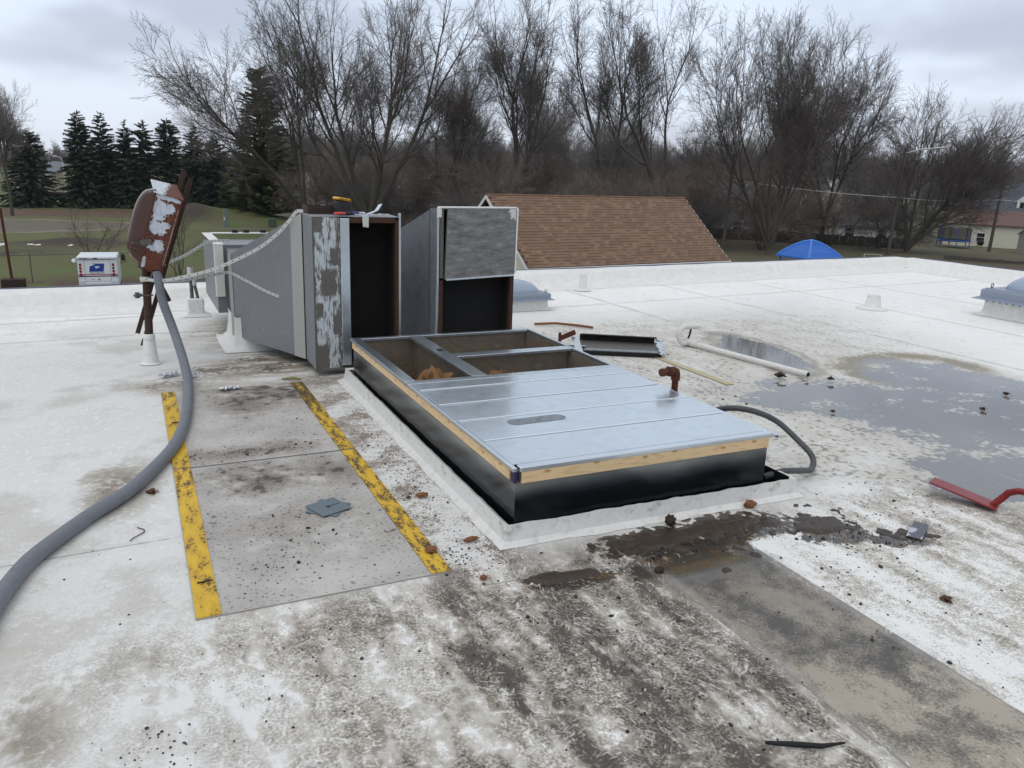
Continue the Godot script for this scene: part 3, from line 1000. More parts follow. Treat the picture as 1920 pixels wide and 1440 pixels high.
func build_ducts():
	var f := noise(91, 1.0, 4)
	var f2 := noise(92, 1.0, 3)
	# grey sealant brushed over galvanised sheet, brush runs upright
	var strip_tex := paint(112, 400, func(u: float, v: float) -> Color:
		var s := 0.5 + 0.55 * f.get_noise_2d(u * 26.0, v * 7.0) + 0.45 * f2.get_noise_2d(u * 5.0, v * 11.0)
		var base := g8(178, 185, 190).lerp(g8(202, 207, 210), 0.5 + 0.5 * f.get_noise_2d(u * 40.0, v * 5.0))
		var cover := cov(s, 0.36 + 0.5 * ss(0.82, 0.95, u) * 0.7 + 0.5 * ss(0.12, 0.02, u), 0.06)
		for q in [[0.18, 0.045, 0.2, 0.055], [0.78, 0.25, 0.16, 0.06], [0.28, 0.92, 0.25, 0.09], [0.84, 0.70, 0.16, 0.07], [0.2, 0.6, 0.14, 0.05], [0.55, 0.42, 0.3, 0.09]]:
			var dx: float = absf(u - q[0]) / q[2]
			var dy: float = absf(v - q[1]) / q[3]
			cover = maxf(cover, 1.0 - smoothstep(0.85, 1.05, maxf(dx, dy) + 0.25 * f.get_noise_2d(u * 14.0, v * 30.0)))
		return base.lerp(g8(92, 89, 84).lerp(g8(108, 104, 98), 0.5 + 0.5 * f.get_noise_2d(u * 9.0, v * 20.0)), cover))
	var strip := textured(strip_tex, 0.55, 0.25)
	var panel_tex := paint(260, 240, func(u: float, v: float) -> Color:
		var s := f.get_noise_2d(u * 3.5 + 60.0, v * 30.0) * 0.55 + f2.get_noise_2d(u * 3.0 + 9.0, v * 9.0) * 0.7
		var base := g8(110, 109, 107).lerp(g8(128, 127, 124), 0.5 + 0.7 * f.get_noise_2d(u * 10.0, v * 14.0))
		base = base.lerp(g8(150, 151, 150), cov(0.5 + s, 0.2, 0.2) * 0.7)
		base = base.lerp(g8(80, 80, 79), cov(0.5 - s, 0.22, 0.14) * 0.5)
		if u + v * 0.9 < 0.0: base = g8(200, 200, 200)
		return base.lerp(g8(206, 204, 200), cov(ss(0.80, 1.0, u) * ss(0.3, 0.0, v) + 0.25 * f.get_noise_2d(u * 20.0, v * 20.0), 0.55, 0.06)))
	var panel := textured(panel_tex, 0.5, 0.15)

	# ---------------- left duct
	var r := thing("sheet_metal_duct", "grey painted duct with tall narrow open mouth and flaking sealant, tools on top", "duct")
	var zf := -6.25
	var x0 := 1.258
	var x1 := 1.962
	var a := rect4(x0, x1, 0.055, 1.268, zf)
	var b := rect4(x0 - 0.01, x1, 0.075, 1.275, -6.56)
	duct_shell(r, "collar", a, b, M.duct)
	var c := rect4(x0 - 0.015, x1, 0.075, 1.272, -6.565)
	var d := rect4(0.77, 1.55, 0.12, 0.85, -7.5)
	duct_shell(r, "transition", c, d, M.duct)
	inner_skin(r, a, b, 0.02, M.near_black)
	inner_skin(r, c, d, 0.024, M.near_black)
	# front strip of smeared sealant, bright flange beside it, rusty reveal of the mouth
	var fs := MB.new()
	fs.quad(Vector3(x0, 0.055, zf + 0.004), Vector3(1.475, 0.062, zf + 0.004), Vector3(1.475, 1.262, zf + 0.004), Vector3(x0, 1.268, zf + 0.004))
	part("sealed_front_strip", fs, strip, r)
	var fl := MB.new()
	fl.bx(Vector3(1.477, 0.075, zf - 0.012), Vector3(1.55, 1.258, zf + 0.010), 0.003)
	part("bright_flange", fl, M.galv, r)
	var fr := MB.new()
	fr.bx(Vector3(1.928, 0.06, zf - 0.06), Vector3(1.952, 1.245, zf + 0.004), 0.002)
	fr.bx(Vector3(1.553, 1.222, zf - 0.06), Vector3(1.926, 1.262, zf + 0.003), 0.002)
	fr.bx(Vector3(1.553, 0.06, zf - 0.06), Vector3(1.926, 0.09, zf + 0.003), 0.002)
	part("rusty_reveal", fr, M.rust_in, r)
	var rf := MB.new()
	rf.bx(Vector3(1.954, 0.05, zf - 0.02), Vector3(1.972, 1.30, zf + 0.006), 0.002)
	part("edge_flange", rf, M.galv_rail, r)
	# inner back wall in shade, far from the mouth
	var tp := MB.new()
	for k in [2, 3]:
		var j: int = (k + 1) % 4
		var nn: Vector3 = ((c[j] - c[k]) as Vector3).cross(d[k] - c[k]).normalized()
		if nn.dot(Vector3(-1, 1, 0)) < 0.0: nn = -nn
		nn *= 0.005
		mb_skin(tp, [c[k] + nn, c[j] + nn, c[j].lerp(d[j], 0.14) + nn, c[k].lerp(d[k], 0.14) + nn])
	part("membrane_tape", tp, M.tape, r)
	var tp2 := MB.new()
	mb_skin(tp2, [c[3].lerp(d[3], 0.965) + Vector3(-0.004, 0.004, 0.004), c[0].lerp(d[0], 0.965) + Vector3(-0.004, 0, 0.004), d[0] + Vector3(-0.01, 0, 0.0), d[3] + Vector3(-0.01, 0.006, 0.0)])
	part("membrane_tape", tp2, M.tape, r)
	var bk := MB.new()
	bk.bx(Vector3(x0, 0.03, zf - 0.02), Vector3(x0 + 0.012, 1.26, zf + 0.008), 0.002)
	bk.bx(Vector3(x0, 0.035, zf - 0.02), Vector3(1.55, 0.06, zf + 0.006), 0.002)
	part("corner_bead", bk, M.sealant, r)
	var sc := MB.new()
	for p in [Vector2(0.55, 0.5), Vector2(0.62, 0.42), Vector2(0.5, 0.36), Vector2(0.8, 0.6), Vector2(0.3, 0.25), Vector2(0.45, 0.15), Vector2(0.7, 0.2)]:
		var q: Vector3 = (c[0].lerp(d[0], 1.0 - p.x) as Vector3).lerp(c[3].lerp(d[3], 1.0 - p.x), p.y)
		sc.lathe([Vector2(0.006, -0.002), Vector2(0.005, 0.003), Vector2(0, 0.005)], 6, Transform3D(Basis(Quaternion(Vector3.UP, Vector3(-0.9, 0, -0.43).normalized())), q))
	part("screw_heads", sc, M.galv_rail, r).set_meta("kind", "stuff")

	# neck, hood and riser behind it
	var h := thing("duct_elbow", "grey hooded duct elbow with white taped corners behind the left duct", "duct")
	duct_shell(h, "neck", rect4(0.79, 1.5, 0.16, 0.81, -7.503), rect4(0.80, 1.45, 0.24, 0.86, -8.0), M.duct_dark)
	var e0 := rect4(0.70, 1.55, 0.24, 0.89, -8.0)
	var e1 := rect4(0.70, 1.55, 0.24, 0.82, -9.35)
	duct_shell(h, "hood", e0, e1, M.duct)
	for k in 2:
		var hf := MB.new()
		if k == 0: hf.quad(e0[0], e0[1], e0[2], e0[3])
		else: hf.quad(e1[1], e1[0], e1[3], e1[2])
		part("hood_end", hf, M.duct_dark, h)
	var wt := MB.new()
	wt.bx(Vector3(0.690, 0.40, -8.06), Vector3(0.698, 0.895, -7.985), 0.001)
	wt.bx(Vector3(0.690, 0.892, -9.33), Vector3(0.78, 0.898, -7.98), 0.001)
	wt.bx(Vector3(0.78, 0.892, -9.36), Vector3(1.58, 0.90, -9.25), 0.001)
	wt.bx(Vector3(0.692, 0.40, -7.994), Vector3(0.77, 0.895, -7.984), 0.001)
	part("membrane_tape", wt, M.tape, h)
	for p in [1.0, 1.12, 1.3]:
		var sb := MB.new()
		sb.bx(Vector3(p, 0.90, -9.34), Vector3(p + 0.06, 0.93, -9.27), 0.004)
		part("sealant_lump", sb, M.black, h)
	var sk := MB.new()
	sk.lathe([Vector2(0.50, 0.002), Vector2(0.44, 0.012), Vector2(0.40, 0.05), Vector2(0.385, 0.14), Vector2(0.38, 0.30)], 32, Transform3D(Basis.IDENTITY.scaled(Vector3(0.98, 1, 0.9)), Vector3(1.15, 0, -7.72)), 0.92)
	part("membrane_boot", sk, M.tpo, h)

	# ---------------- right duct
	var q := thing("sheet_metal_duct", "dark grey duct with sealed square panel above its black open lower mouth", "duct")
	var X0 := 2.29
	var X1 := 3.0
	var A := rect4(X0, X1, 0.06, 1.345, zf)
	var B := rect4(X0 - 0.01, X1, 0.06, 1.335, -6.42)
	var C := rect4(X0 - 0.012, X1 - 0.01, 0.08, 1.325, -6.425)
	var D := rect4(2.12, 2.8, 0.15, 0.94, -7.5)
	duct_shell(q, "collar", A, B, M.duct_dark)
	duct_shell(q, "transition", C, D, M.duct_dark)
	inner_skin(q, A, B, 0.02, M.near_black)
	inner_skin(q, C, D, 0.02, M.near_black)
	var pn := MB.new()
	pn.prism(PackedVector2Array([Vector2(0, 0), Vector2(0.645, 0.03), Vector2(0.65, 0.595), Vector2(0.02, 0.59)]), 0.02, Transform3D(Basis.IDENTITY, Vector3(2.345, 0.76, zf + 0.004)))
	part("blanking_panel", pn, M.sealant, q)
	var pf := MB.new()
	pf.quad(Vector3(2.348, 0.765, zf + 0.0262), Vector3(2.984, 0.792, zf + 0.0262), Vector3(2.99, 1.35, zf + 0.0262), Vector3(2.366, 1.346, zf + 0.0262))
	part("panel_face", pf, panel, q)
	var pe := MB.new()
	pe.bar(Vector3(2.36, 0.757, zf + 0.02), Vector3(2.985, 0.785, zf + 0.02), Vector3.UP, 0.016, 0.02, 0.003)
	part("bright_edge", pe, M.galv, q)
	var pw := MB.new()
	pw.bar(Vector3(2.30, 1.352, zf + 0.0), Vector3(3.0, 1.358, zf + 0.0), Vector3.UP, 0.014, 0.05, 0.003)
	pw.bar(Vector3(3.0, 0.8, zf + 0.01), Vector3(3.006, 1.355, zf + 0.01), Vector3.RIGHT, 0.016, 0.03, 0.003)
	pw.bx(Vector3(2.286, 1.27, zf - 0.02), Vector3(2.32, 1.356, zf + 0.014), 0.004)
	part("white_sealant", pw, M.white, q)
	var le := MB.new()
	le.bx(Vector3(2.284, 0.06, zf - 0.02), Vector3(2.30, 1.27, zf + 0.008), 0.002)
	part("edge_flange", le, M.galv_rail, q)
	for k in 2:
		var rr := MB.new()
		if k == 0: rr.bx(Vector3(2.302, 0.06, zf - 0.05), Vector3(2.34, 0.75, zf + 0.004), 0.002)
		else: rr.bx(Vector3(2.965, 0.06, zf - 0.05), Vector3(3.0, 0.77, zf + 0.004), 0.002)
		part("rusty_reveal", rr, M.rust_in, q)
	var gs := MB.new()
	gs.bx(Vector3(2.306, 0.77, zf - 0.03), Vector3(2.338, 1.34, zf + 0.012), 0.003)
	part("sealant_bead", gs, M.sealant, q)
	var bt := MB.new()
	bt.lathe([Vector2(0.46, 0.002), Vector2(0.42, 0.012), Vector2(0.38, 0.05), Vector2(0.365, 0.16), Vector2(0.36, 0.3)], 32, Transform3D(Basis.IDENTITY, Vector3(2.46, 0, -7.7)), 0.92)
	part("membrane_boot", bt, M.tpo, q)
	var nk := MB.new()
	nk.bx(Vector3(2.13, 0.155, -8.05), Vector3(2.79, 0.93, -7.502), 0.01)
	part("hood", nk, M.duct_dark, q)

	# ---------------- tools lying on the left duct
	var ty := 1.278
	var tb2 := thing("tool_tray", "shallow dark brown steel tray lying on top of the left duct", "tray", Vector3(1.42, ty, -6.62))
	var mb := MB.new()
	mb.bx(Vector3(-0.13, 0, -0.12), Vector3(0.13, 0.01, 0.12), 0.002)
	for s in [-1.0, 1.0]:
		mb.bar(Vector3(-0.14, 0.025, s * 0.12), Vector3(0.14, 0.025, s * 0.12), Vector3.UP, 0.06, 0.008, 0.001)
		mb.bar(Vector3(s * 0.135, 0.025, -0.115), Vector3(s * 0.135, 0.025, 0.115), Vector3.UP, 0.06, 0.008, 0.001)
	part("tray_pan", mb, noisy(95, 0.03, 3, [g8(48, 32, 28), g8(66, 44, 38)], 0.6, 0.2), tb2)
	var cb := MB.new()
	cb.tube([Vector3(-0.03, 0.06, 0), Vector3(-0.02, 0.085, 0.02), Vector3(0.01, 0.09, 0.02), Vector3(0.03, 0.06, 0.01)], [0.006], 6)
	cb.bx(Vector3(-0.02, 0.05, -0.03), Vector3(0.02, 0.065, 0.04), 0.003)
	one("hinge_bracket", cb, M.steel_dark, "small grey wire bracket standing in the brown tray on the left duct", "bracket", Vector3(1.43, ty, -6.62))
	var dr := thing("tool_battery_case", "black tool case with yellow top beside the brown tray on the left duct", "tool", Vector3(1.545, ty, -6.44), 0.25)
	var bd := MB.new()
	bd.box(Vector3(0, 0.055, 0), Vector3(0.125, 0.105, 0.10), Basis(Vector3.BACK, -0.05), 0.016)
	part("case_body", bd, mk(g8(22, 22, 24), 0.5), dr)
	var yt := MB.new()
	yt.box(Vector3(-0.005, 0.118, 0.0), Vector3(0.118, 0.02, 0.096), Basis(Vector3.BACK, -0.16), 0.006)
	part("yellow_top", yt, mk(g8(228, 176, 34), 0.45), dr)
	var yb := MB.new()
	for i in 5:
		yb.box(Vector3(-0.04 + i * 0.02, 0.1235 - i * 0.003, 0.042), Vector3(0.012, 0.01, 0.014), Basis(Vector3.BACK, -0.16), 0.0)
	part("dark_marking", yb, mk(g8(30, 28, 22), 0.6), dr)
	var pl := thing("pliers", "red handled pliers at the front edge of the left duct top", "pliers", Vector3(1.5, ty + 0.012, -6.285), -0.1)
	var pm := MB.new()
	pm.tube([Vector3(-0.06, 0, 0.0), Vector3(-0.02, 0.004, 0.006), Vector3(0.03, 0.004, 0.01)], [0.010, 0.011, 0.008], 8)
	pm.tube([Vector3(-0.06, 0, 0.03), Vector3(-0.02, 0.004, 0.02), Vector3(0.03, 0.004, 0.014)], [0.010, 0.011, 0.008], 8)
	part("handle", pm, mk(g8(196, 70, 66), 0.45), pl)
	var pj := MB.new()
	pj.tube([Vector3(0.03, 0.004, 0.012), Vector3(0.06, 0.004, 0.012), Vector3(0.10, 0.002, 0.012)], [0.014, 0.016, 0.006], 8)
	part("jaw", pj, mk(g8(50, 50, 52), 0.4, 0.7), pl)
	var sp := thing("scraper", "bent pale steel strip sticking up from the left duct top", "metal strip")
	var sm := MB.new()
	sm.bar(Vector3(1.70, ty + 0.006, -6.30), Vector3(1.80, ty + 0.035, -6.36), Vector3(0.3, 0, 1), 0.035, 0.004)
	sm.bar(Vector3(1.80, ty + 0.035, -6.36), Vector3(1.845, ty + 0.085, -6.39), Vector3(0.3, 0, 1), 0.04, 0.004)
	part("steel_strip", sm, M.galv, sp)
	var kn := thing("marker_pen", "blue and white capped tool lying behind the bent strip on the left duct", "pen", Vector3(1.66, ty + 0.012, -6.42))
	var km := MB.new()
	km.tube([Vector3(-0.04, 0, 0), Vector3(0.01, 0, 0.01)], [0.011], 8)
	part("cap", km, mk(g8(46, 60, 130), 0.4), kn)
	var kw := MB.new()
	kw.tube([Vector3(0.012, 0, 0.0105), Vector3(0.06, 0, 0.02)], [0.009], 8)
	part("barrel", kw, mk(g8(190, 194, 205), 0.4), kn)
	var rg := MB.new()
	rg.quad(Vector3(1.655, ty - 0.085, zf + 0.02), Vector3(1.70, ty - 0.09, zf + 0.02), Vector3(1.705, ty - 0.01, zf + 0.014), Vector3(1.65, ty - 0.008, zf + 0.014))
	rg.bar(Vector3(1.678, ty - 0.004, zf - 0.06), Vector3(1.678, ty - 0.004, zf + 0.016), Vector3.RIGHT, 0.052, 0.006)
	rg.bar(Vector3(1.668, ty - 0.08, zf + 0.022), Vector3(1.672, ty - 0.004, zf + 0.018), Vector3.RIGHT, 0.03, 0.006)
	one("loose_flashing", rg, M.strap, "scrap of pale flashing hanging over the mouth of the left duct", "flashing scrap")
	var gr := MB.new()
	for i in 26:
		var s := rng.randf_range(0.006, 0.02)
		gr.box(Vector3(rng.randf_range(1.6, 1.93), ty + 0.004, rng.randf_range(-6.5, -6.28)), Vector3(s, 0.006, s * 0.7), Basis(Vector3.UP, rng.randf() * 3.0))
	var gp := one("sealant_crumbs", gr, M.white, "crumbs of old white sealant scattered on top of the left duct", "crumbs")
	gp.set_meta("kind", "stuff")

func mb_skin(mb: MB, p: Array):
	mb.quad(p[0], p[1], p[2], p[3])
	mb.quad(p[1], p[0], p[3], p[2])

# ------------------------------------------------------------------ floodlight, conduit, straps
func build_light():
	var f := noise(101, 1.0, 4)
	var r := thing("floodlight", "rusty peeling floodlight with brown domed lens on a leaning bracket", "floodlight")
	var BL := Vector3(0.03, 0.809, -7.0)
	var BR := Vector3(0.187, 0.737, -7.0)
	var TR := Vector3(0.389, 1.34, -7.0)
	var TL := Vector3(0.196, 1.398, -7.0)
	var back := Vector3(0, 0, -0.3)
	var paint_flake := func(u: float, v: float, cover: float) -> Color:
		var rust := g8(84, 42, 25).lerp(g8(120, 62, 34), clampf(0.5 + 0.9 * f.get_noise_2d(u * 8.0, v * 14.0), 0.0, 1.0))
		rust = rust.lerp(g8(52, 28, 20), cov(0.5 + f.get_noise_2d(u * 20.0 + 5.0, v * 30.0), 0.25, 0.15))
		var edge := smoothstep(0.42, 0.5, cover)
		var rim := smoothstep(0.36, 0.42, cover) - edge
		return rust.lerp(g8(44, 26, 20), rim * 0.7).lerp(g8(200, 208, 220).lerp(g8(182, 186, 190), 0.5 + f.get_noise_2d(u * 5.0, v * 9.0)), edge)
	var side_tex := paint(100, 300, func(u: float, v: float) -> Color:
		var w := 0.28 * f.get_noise_2d(u * 7.0 + 3.0, v * 20.0) + 0.16 * f.get_noise_2d(u * 22.0, v * 60.0)
		var c := 0.0
		for q in [[0.3, 0.18, 0.36, 0.10], [0.62, 0.16, 0.2, 0.07], [0.30, 0.30, 0.22, 0.05], [0.34, 0.43, 0.36, 0.095], [0.6, 0.38, 0.18, 0.05], [0.55, 0.66, 0.24, 0.08], [0.3, 0.70, 0.2, 0.04], [0.18, 0.24, 0.1, 0.28], [0.10, 0.92, 0.10, 0.08], [0.5, 0.03, 0.6, 0.03]]:
			c = maxf(c, 1.0 - 0.55 * Vector2((u - q[0]) / q[2], (v - q[1]) / q[3]).length())
		c = maxf(c, 0.8 * ss(0.08, 0.02, u))
		c = maxf(c, 0.75 * ss(0.90, 0.97, u) * ss(0.1, 0.16, v))
		return paint_flake.call(u, v, c + w))
	var hood_tex := paint(120, 72, func(u: float, v: float) -> Color:
		var w := 0.3 * f.get_noise_2d(u * 9.0 + 13.0, v * 9.0) + 0.12 * f.get_noise_2d(u * 30.0, v * 30.0)
		return paint_flake.call(u, v, 1.05 - 1.1 * ss(0.2, 1.0, u * 0.8 + v * 0.35) + w))
	var side_m := textured(side_tex, 0.7)
	var hood_m := textured(hood_tex, 0.55)
	var body := MB.new()
	body.quad(BR + back, BL + back, TL + back, TR + back)
	body.quad(BR, BR + back, TR + back, TR)
	body.quad(BL + back, BL, TL, TL + back)
	body.quad(BL + back, BR + back, BR, BL)
	part("housing", body, M.rust, r)
	var sf := MB.new()
	sf.quad(BL, BR, TR, TL)
	part("peeling_side_plate", sf, side_m, r)
	var hl := Vector3(0.182, 1.495, -7.2)
	var hr := Vector3(0.352, 1.452, -7.2)
	var o := Vector3(-0.012, 0.0, 0.012)
	var o2 := Vector3(0.012, 0.0, 0.012)
	var hd := MB.new()
	hd.quad(TL + o, TR + o2, hr + o2, hl + o)
	part("hood_plate", hd, hood_m, r)
	var hs := MB.new()
	var hlb := hl + Vector3(0, 0, -0.11)
	var hrb := hr + Vector3(0, 0, -0.11)
	hs.quad(hl + o, hr + o2, hrb, hlb)
	hs.tri(TL + o, hl + o, TL + back)
	hs.tri(hl + o, hlb, TL + back)
	hs.tri(TR + o2, TR + back, hr + o2)
	hs.tri(hr + o2, TR + back, hrb)
	hs.quad(TR + back, TL + back, hlb, hrb)
	part("hood_frame", hs, M.rust, r)
	# rim flange round the side plate
	var rim := MB.new()
	rim.bar(TL + Vector3(0, 0, 0.004), BL + Vector3(0, 0, 0.004), Vector3(1, 0, 0), 0.014, 0.018, 0.003)
	rim.bar(TR + Vector3(0, 0, 0.004), BR + Vector3(0, 0, 0.004), Vector3(1, 0, 0), 0.014, 0.018, 0.003)
	rim.bar(BL + Vector3(0, 0.006, 0.003), BR + Vector3(0, 0.006, 0.003), Vector3(0, 1, 0), 0.012, 0.014, 0.003)
	part("rim_flange", rim, M.rust, r)
	# domed lens on the left face
	var ax := (TL - BL)
	var nl := Vector3(-ax.y, ax.x, 0).normalized()
	var g := []
	for i in 21:
		var row := []
		var s := i / 20.0
		for j in 17:
			var t := j / 16.0
			var hgt := pow(maxf(0.0, 1.0 - pow(absf(2.0 * s - 1.0), 3.4)), 0.5) * pow(maxf(0.0, 1.0 - pow(absf(2.0 * t - 1.0), 4.0)), 0.5)
			row.append(BL + ax * (0.06 + 0.985 * s) + Vector3(0, 0, -0.004 - 0.292 * t) + nl * (0.002 + (0.135 - 0.02 * s) * hgt))
		g.append(row)
	var lens := MB.new()
	for i in 20:
		for j in 16:
			var nn := []
			for q in [[i, j], [i + 1, j], [i + 1, j + 1], [i, j + 1]]:
				var du: Vector3 = g[mini(q[0] + 1, 20)][q[1]] - g[maxi(q[0] - 1, 0)][q[1]]
				var dv: Vector3 = g[q[0]][mini(q[1] + 1, 16)] - g[q[0]][maxi(q[1] - 1, 0)]
				var nx := dv.cross(du).normalized()
				if nx.dot(nl) < 0.0: nx = -nx
				nn.append(nx)
			lens.tri_n(g[i][j], g[i + 1][j], g[i + 1][j + 1], nn[0], nn[1], nn[2])
			lens.tri_n(g[i][j], g[i + 1][j + 1], g[i][j + 1], nn[0], nn[2], nn[3])
	var lm := noisy(102, 0.03, 3, [g8(48, 27, 20), g8(74, 42, 30), g8(58, 33, 25)], 0.2)
	part("domed_lens", lens, lm, r)
	var lr := MB.new()
	for j in [16]:
		var pts := []
		for i in range(2, 19): pts.append((g[i][14] as Vector3) + nl * 0.006 + Vector3(0, 0, -0.006))
		lr.tube(pts, [0.007], 6)
	part("lens_white_line", lr, M.white, r)  # thin white bar following the far edge of the lens
	var lt := MB.new()
	lt.bar(BL.lerp(TL, 0.33) + Vector3(-0.03, 0, 0.012), BL.lerp(TL, 0.33) + Vector3(0.055, 0.012, 0.012), Vector3.UP, 0.04, 0.02, 0.003)
	lt.bar(BL.lerp(TL, 0.30) + Vector3(-0.01, 0, 0.02), BL.lerp(TL, 0.38) + Vector3(0.0, 0, 0.02), Vector3.RIGHT, 0.03, 0.016, 0.003)
	lt.tube([BL.lerp(TL, 0.33) + Vector3(-0.02, 0.0, 0.02), BL.lerp(TL, 0.32) + Vector3(-0.09, 0.012, 0.02), BL.lerp(TL, 0.29) + Vector3(-0.10, -0.01, 0.02), BL.lerp(TL, 0.29) + Vector3(-0.05, -0.016, 0.02)], [0.004], 5)
	part("latch", lt, M.steel_dark, r)
	var bs := MB.new()
	bs.tube([Vector3(0.165, 0.80, -7.02), Vector3(0.158, 0.765, -6.985)], [0.05, 0.046], 14)
	part("conduit_boss", bs, M.rust, r)

	var p := thing("light_pole", "short rusty steel pipe in a white boot carrying the floodlight", "pole")
	var pp := MB.new()
	pp.tube([Vector3(0.062, 0.16, -7.09), Vector3(0.072, 0.5, -7.09), Vector3(0.085, 0.86, -7.09)], [0.032], 18)
	part("pipe", pp, M.rust_dark, p)
	var pb := MB.new()
	pb.lathe([Vector2(0.09, 0.001), Vector2(0.07, 0.006), Vector2(0.062, 0.02), Vector2(0.056, 0.09), Vector2(0.048, 0.175), Vector2(0.043, 0.205), Vector2(0.038, 0.207)], 24, Transform3D(Basis.IDENTITY, Vector3(0.06, 0, -7.09)))
	part("membrane_boot", pb, M.white, p)
	var pc := MB.new()
	pc.lathe([Vector2(0.038, 0.20), Vector2(0.047, 0.202), Vector2(0.048, 0.232), Vector2(0.045, 0.25), Vector2(0.037, 0.252)], 24, Transform3D(Basis.IDENTITY, Vector3(0.061, 0, -7.09)))
	part("clamp_ring", pc, M.white, p)
	for q in [[Vector3(0.418, 1.567, -7.25), Vector3(-0.037, 0.228, -7.25)], [Vector3(0.469, 1.505, -7.33), Vector3(-0.005, 0.105, -7.33)], [Vector3(0.15, 0.69, -7.17), Vector3(0.225, 0.505, -7.17)]]:
		var sb := MB.new()
		sb.bar(q[0], q[1], Vector3(0, 0, 1), 0.04, 0.006, 0.001)
		sb.bar(q[0] + Vector3(0.018, 0, 0.018), q[1] + Vector3(0.018, 0, 0.018), Vector3(1, 0, 0), 0.03, 0.005, 0.001)
		sb.bar(q[0] + Vector3(0.018, 0, -0.018), q[1] + Vector3(0.018, 0, -0.018), Vector3(1, 0, 0), 0.03, 0.005, 0.001)
		part("strut_channel", sb, M.rust_dark, p)
	var pn := MB.new()
	pn.tube([Vector3(0.0, 0.575, -7.06), Vector3(0.04, 0.58, -7.06)], [0.018, 0.014], 6)
	pn.tube([Vector3(0.0, 0.60, -7.06), Vector3(0.0, 0.555, -7.06)], [0.02], 6)
	pn.bar(Vector3(-0.03, 0.575, -7.06), Vector3(0.12, 0.575, -7.06), Vector3.UP, 0.012, 0.012)
	part("clamp_bolt", pn, M.steel_dark, p)

	# grey conduit sagging from the lamp to the roof and away to the lower left
	var c := Curve3D.new()
	var pts := [Vector3(0.158, 0.775, -6.99), Vector3(0.168, 0.68, -6.965), Vector3(0.182, 0.545, -6.95), Vector3(0.248, 0.30, -6.86), Vector3(0.288, 0.13, -6.52), Vector3(0.292, 0.05, -6.2), Vector3(0.254, 0.036, -5.63), Vector3(0.20, 0.036, -5.15), Vector3(0.12, 0.036, -4.75), Vector3(0.01, 0.036, -4.43), Vector3(-0.12, 0.036, -4.13), Vector3(-0.26, 0.036, -3.92), Vector3(-0.38, 0.036, -3.71), Vector3(-0.48, 0.036, -3.51), Vector3(-0.535, 0.036, -3.32), Vector3(-0.57, 0.036, -3.12), Vector3(-0.62, 0.036, -2.7), Vector3(-0.72, 0.036, -2.1), Vector3(-0.9, 0.036, -1.2)]
	for i in pts.size():
		var t: Vector3 = (pts[mini(i + 1, pts.size() - 1)] - pts[maxi(i - 1, 0)]) / 6.0
		c.add_point(pts[i], -t, t)
	c.bake_interval = 0.04
	var bk := c.get_baked_points()
	var path := []
	for q in bk: path.append(q)
	var cm := MB.new()
	cm.tube(path, [0.0345], 20)
	one("flexible_conduit", cm, M.conduit, "thick grey flexible conduit snaking from the floodlight across the white roof", "conduit")

	# perforated hanger straps
	strap([Vector3(0.03, 0.722, -7.0), Vector3(0.054, 0.72, -6.985), Vector3(0.177, 0.706, -6.955), Vector3(0.335, 0.735, -6.911), Vector3(0.596, 0.814, -6.827), Vector3(0.902, 0.971, -6.729), Vector3(1.067, 1.104, -6.676), Vector3(1.171, 1.225, -6.642), Vector3(1.217, 1.285, -6.627), Vector3(1.26, 1.29, -6.58)], "white perforated strap rising from the floodlight pole to the top of the left duct")
	strap([Vector3(0.03, 0.70, -7.05), Vector3(0.12, 0.70, -7.06), Vector3(0.348, 0.674, -7.206), Vector3(0.621, 0.688, -7.401), Vector3(0.735, 0.693, -7.487), Vector3(0.785, 0.687, -7.456), Vector3(0.905, 0.634, -7.225), Vector3(1.008, 0.586, -7.02), Vector3(1.09, 0.562, -6.86)], "white perforated strap running from the pole along the left duct's side, loose end down")
	strap([Vector3(0.10, 0.74, -7.13), Vector3(0.237, 0.798, -7.309), Vector3(0.377, 0.831, -7.523), Vector3(0.503, 0.876, -7.714), Vector3(0.603, 0.918, -7.868), Vector3(0.70, 0.925, -8.02), Vector3(0.85, 0.912, -8.2)], "white perforated strap from the pole to the hooded elbow behind the left duct")
	var lp := []
	for i in 14:
		var a := TAU * i / 13.0
		lp.append(Vector3(0.078 + 0.042 * cos(a), 0.715, -7.09 + 0.042 * sin(a)))
	strap(lp, "white perforated strap looped round the rusty floodlight pole")

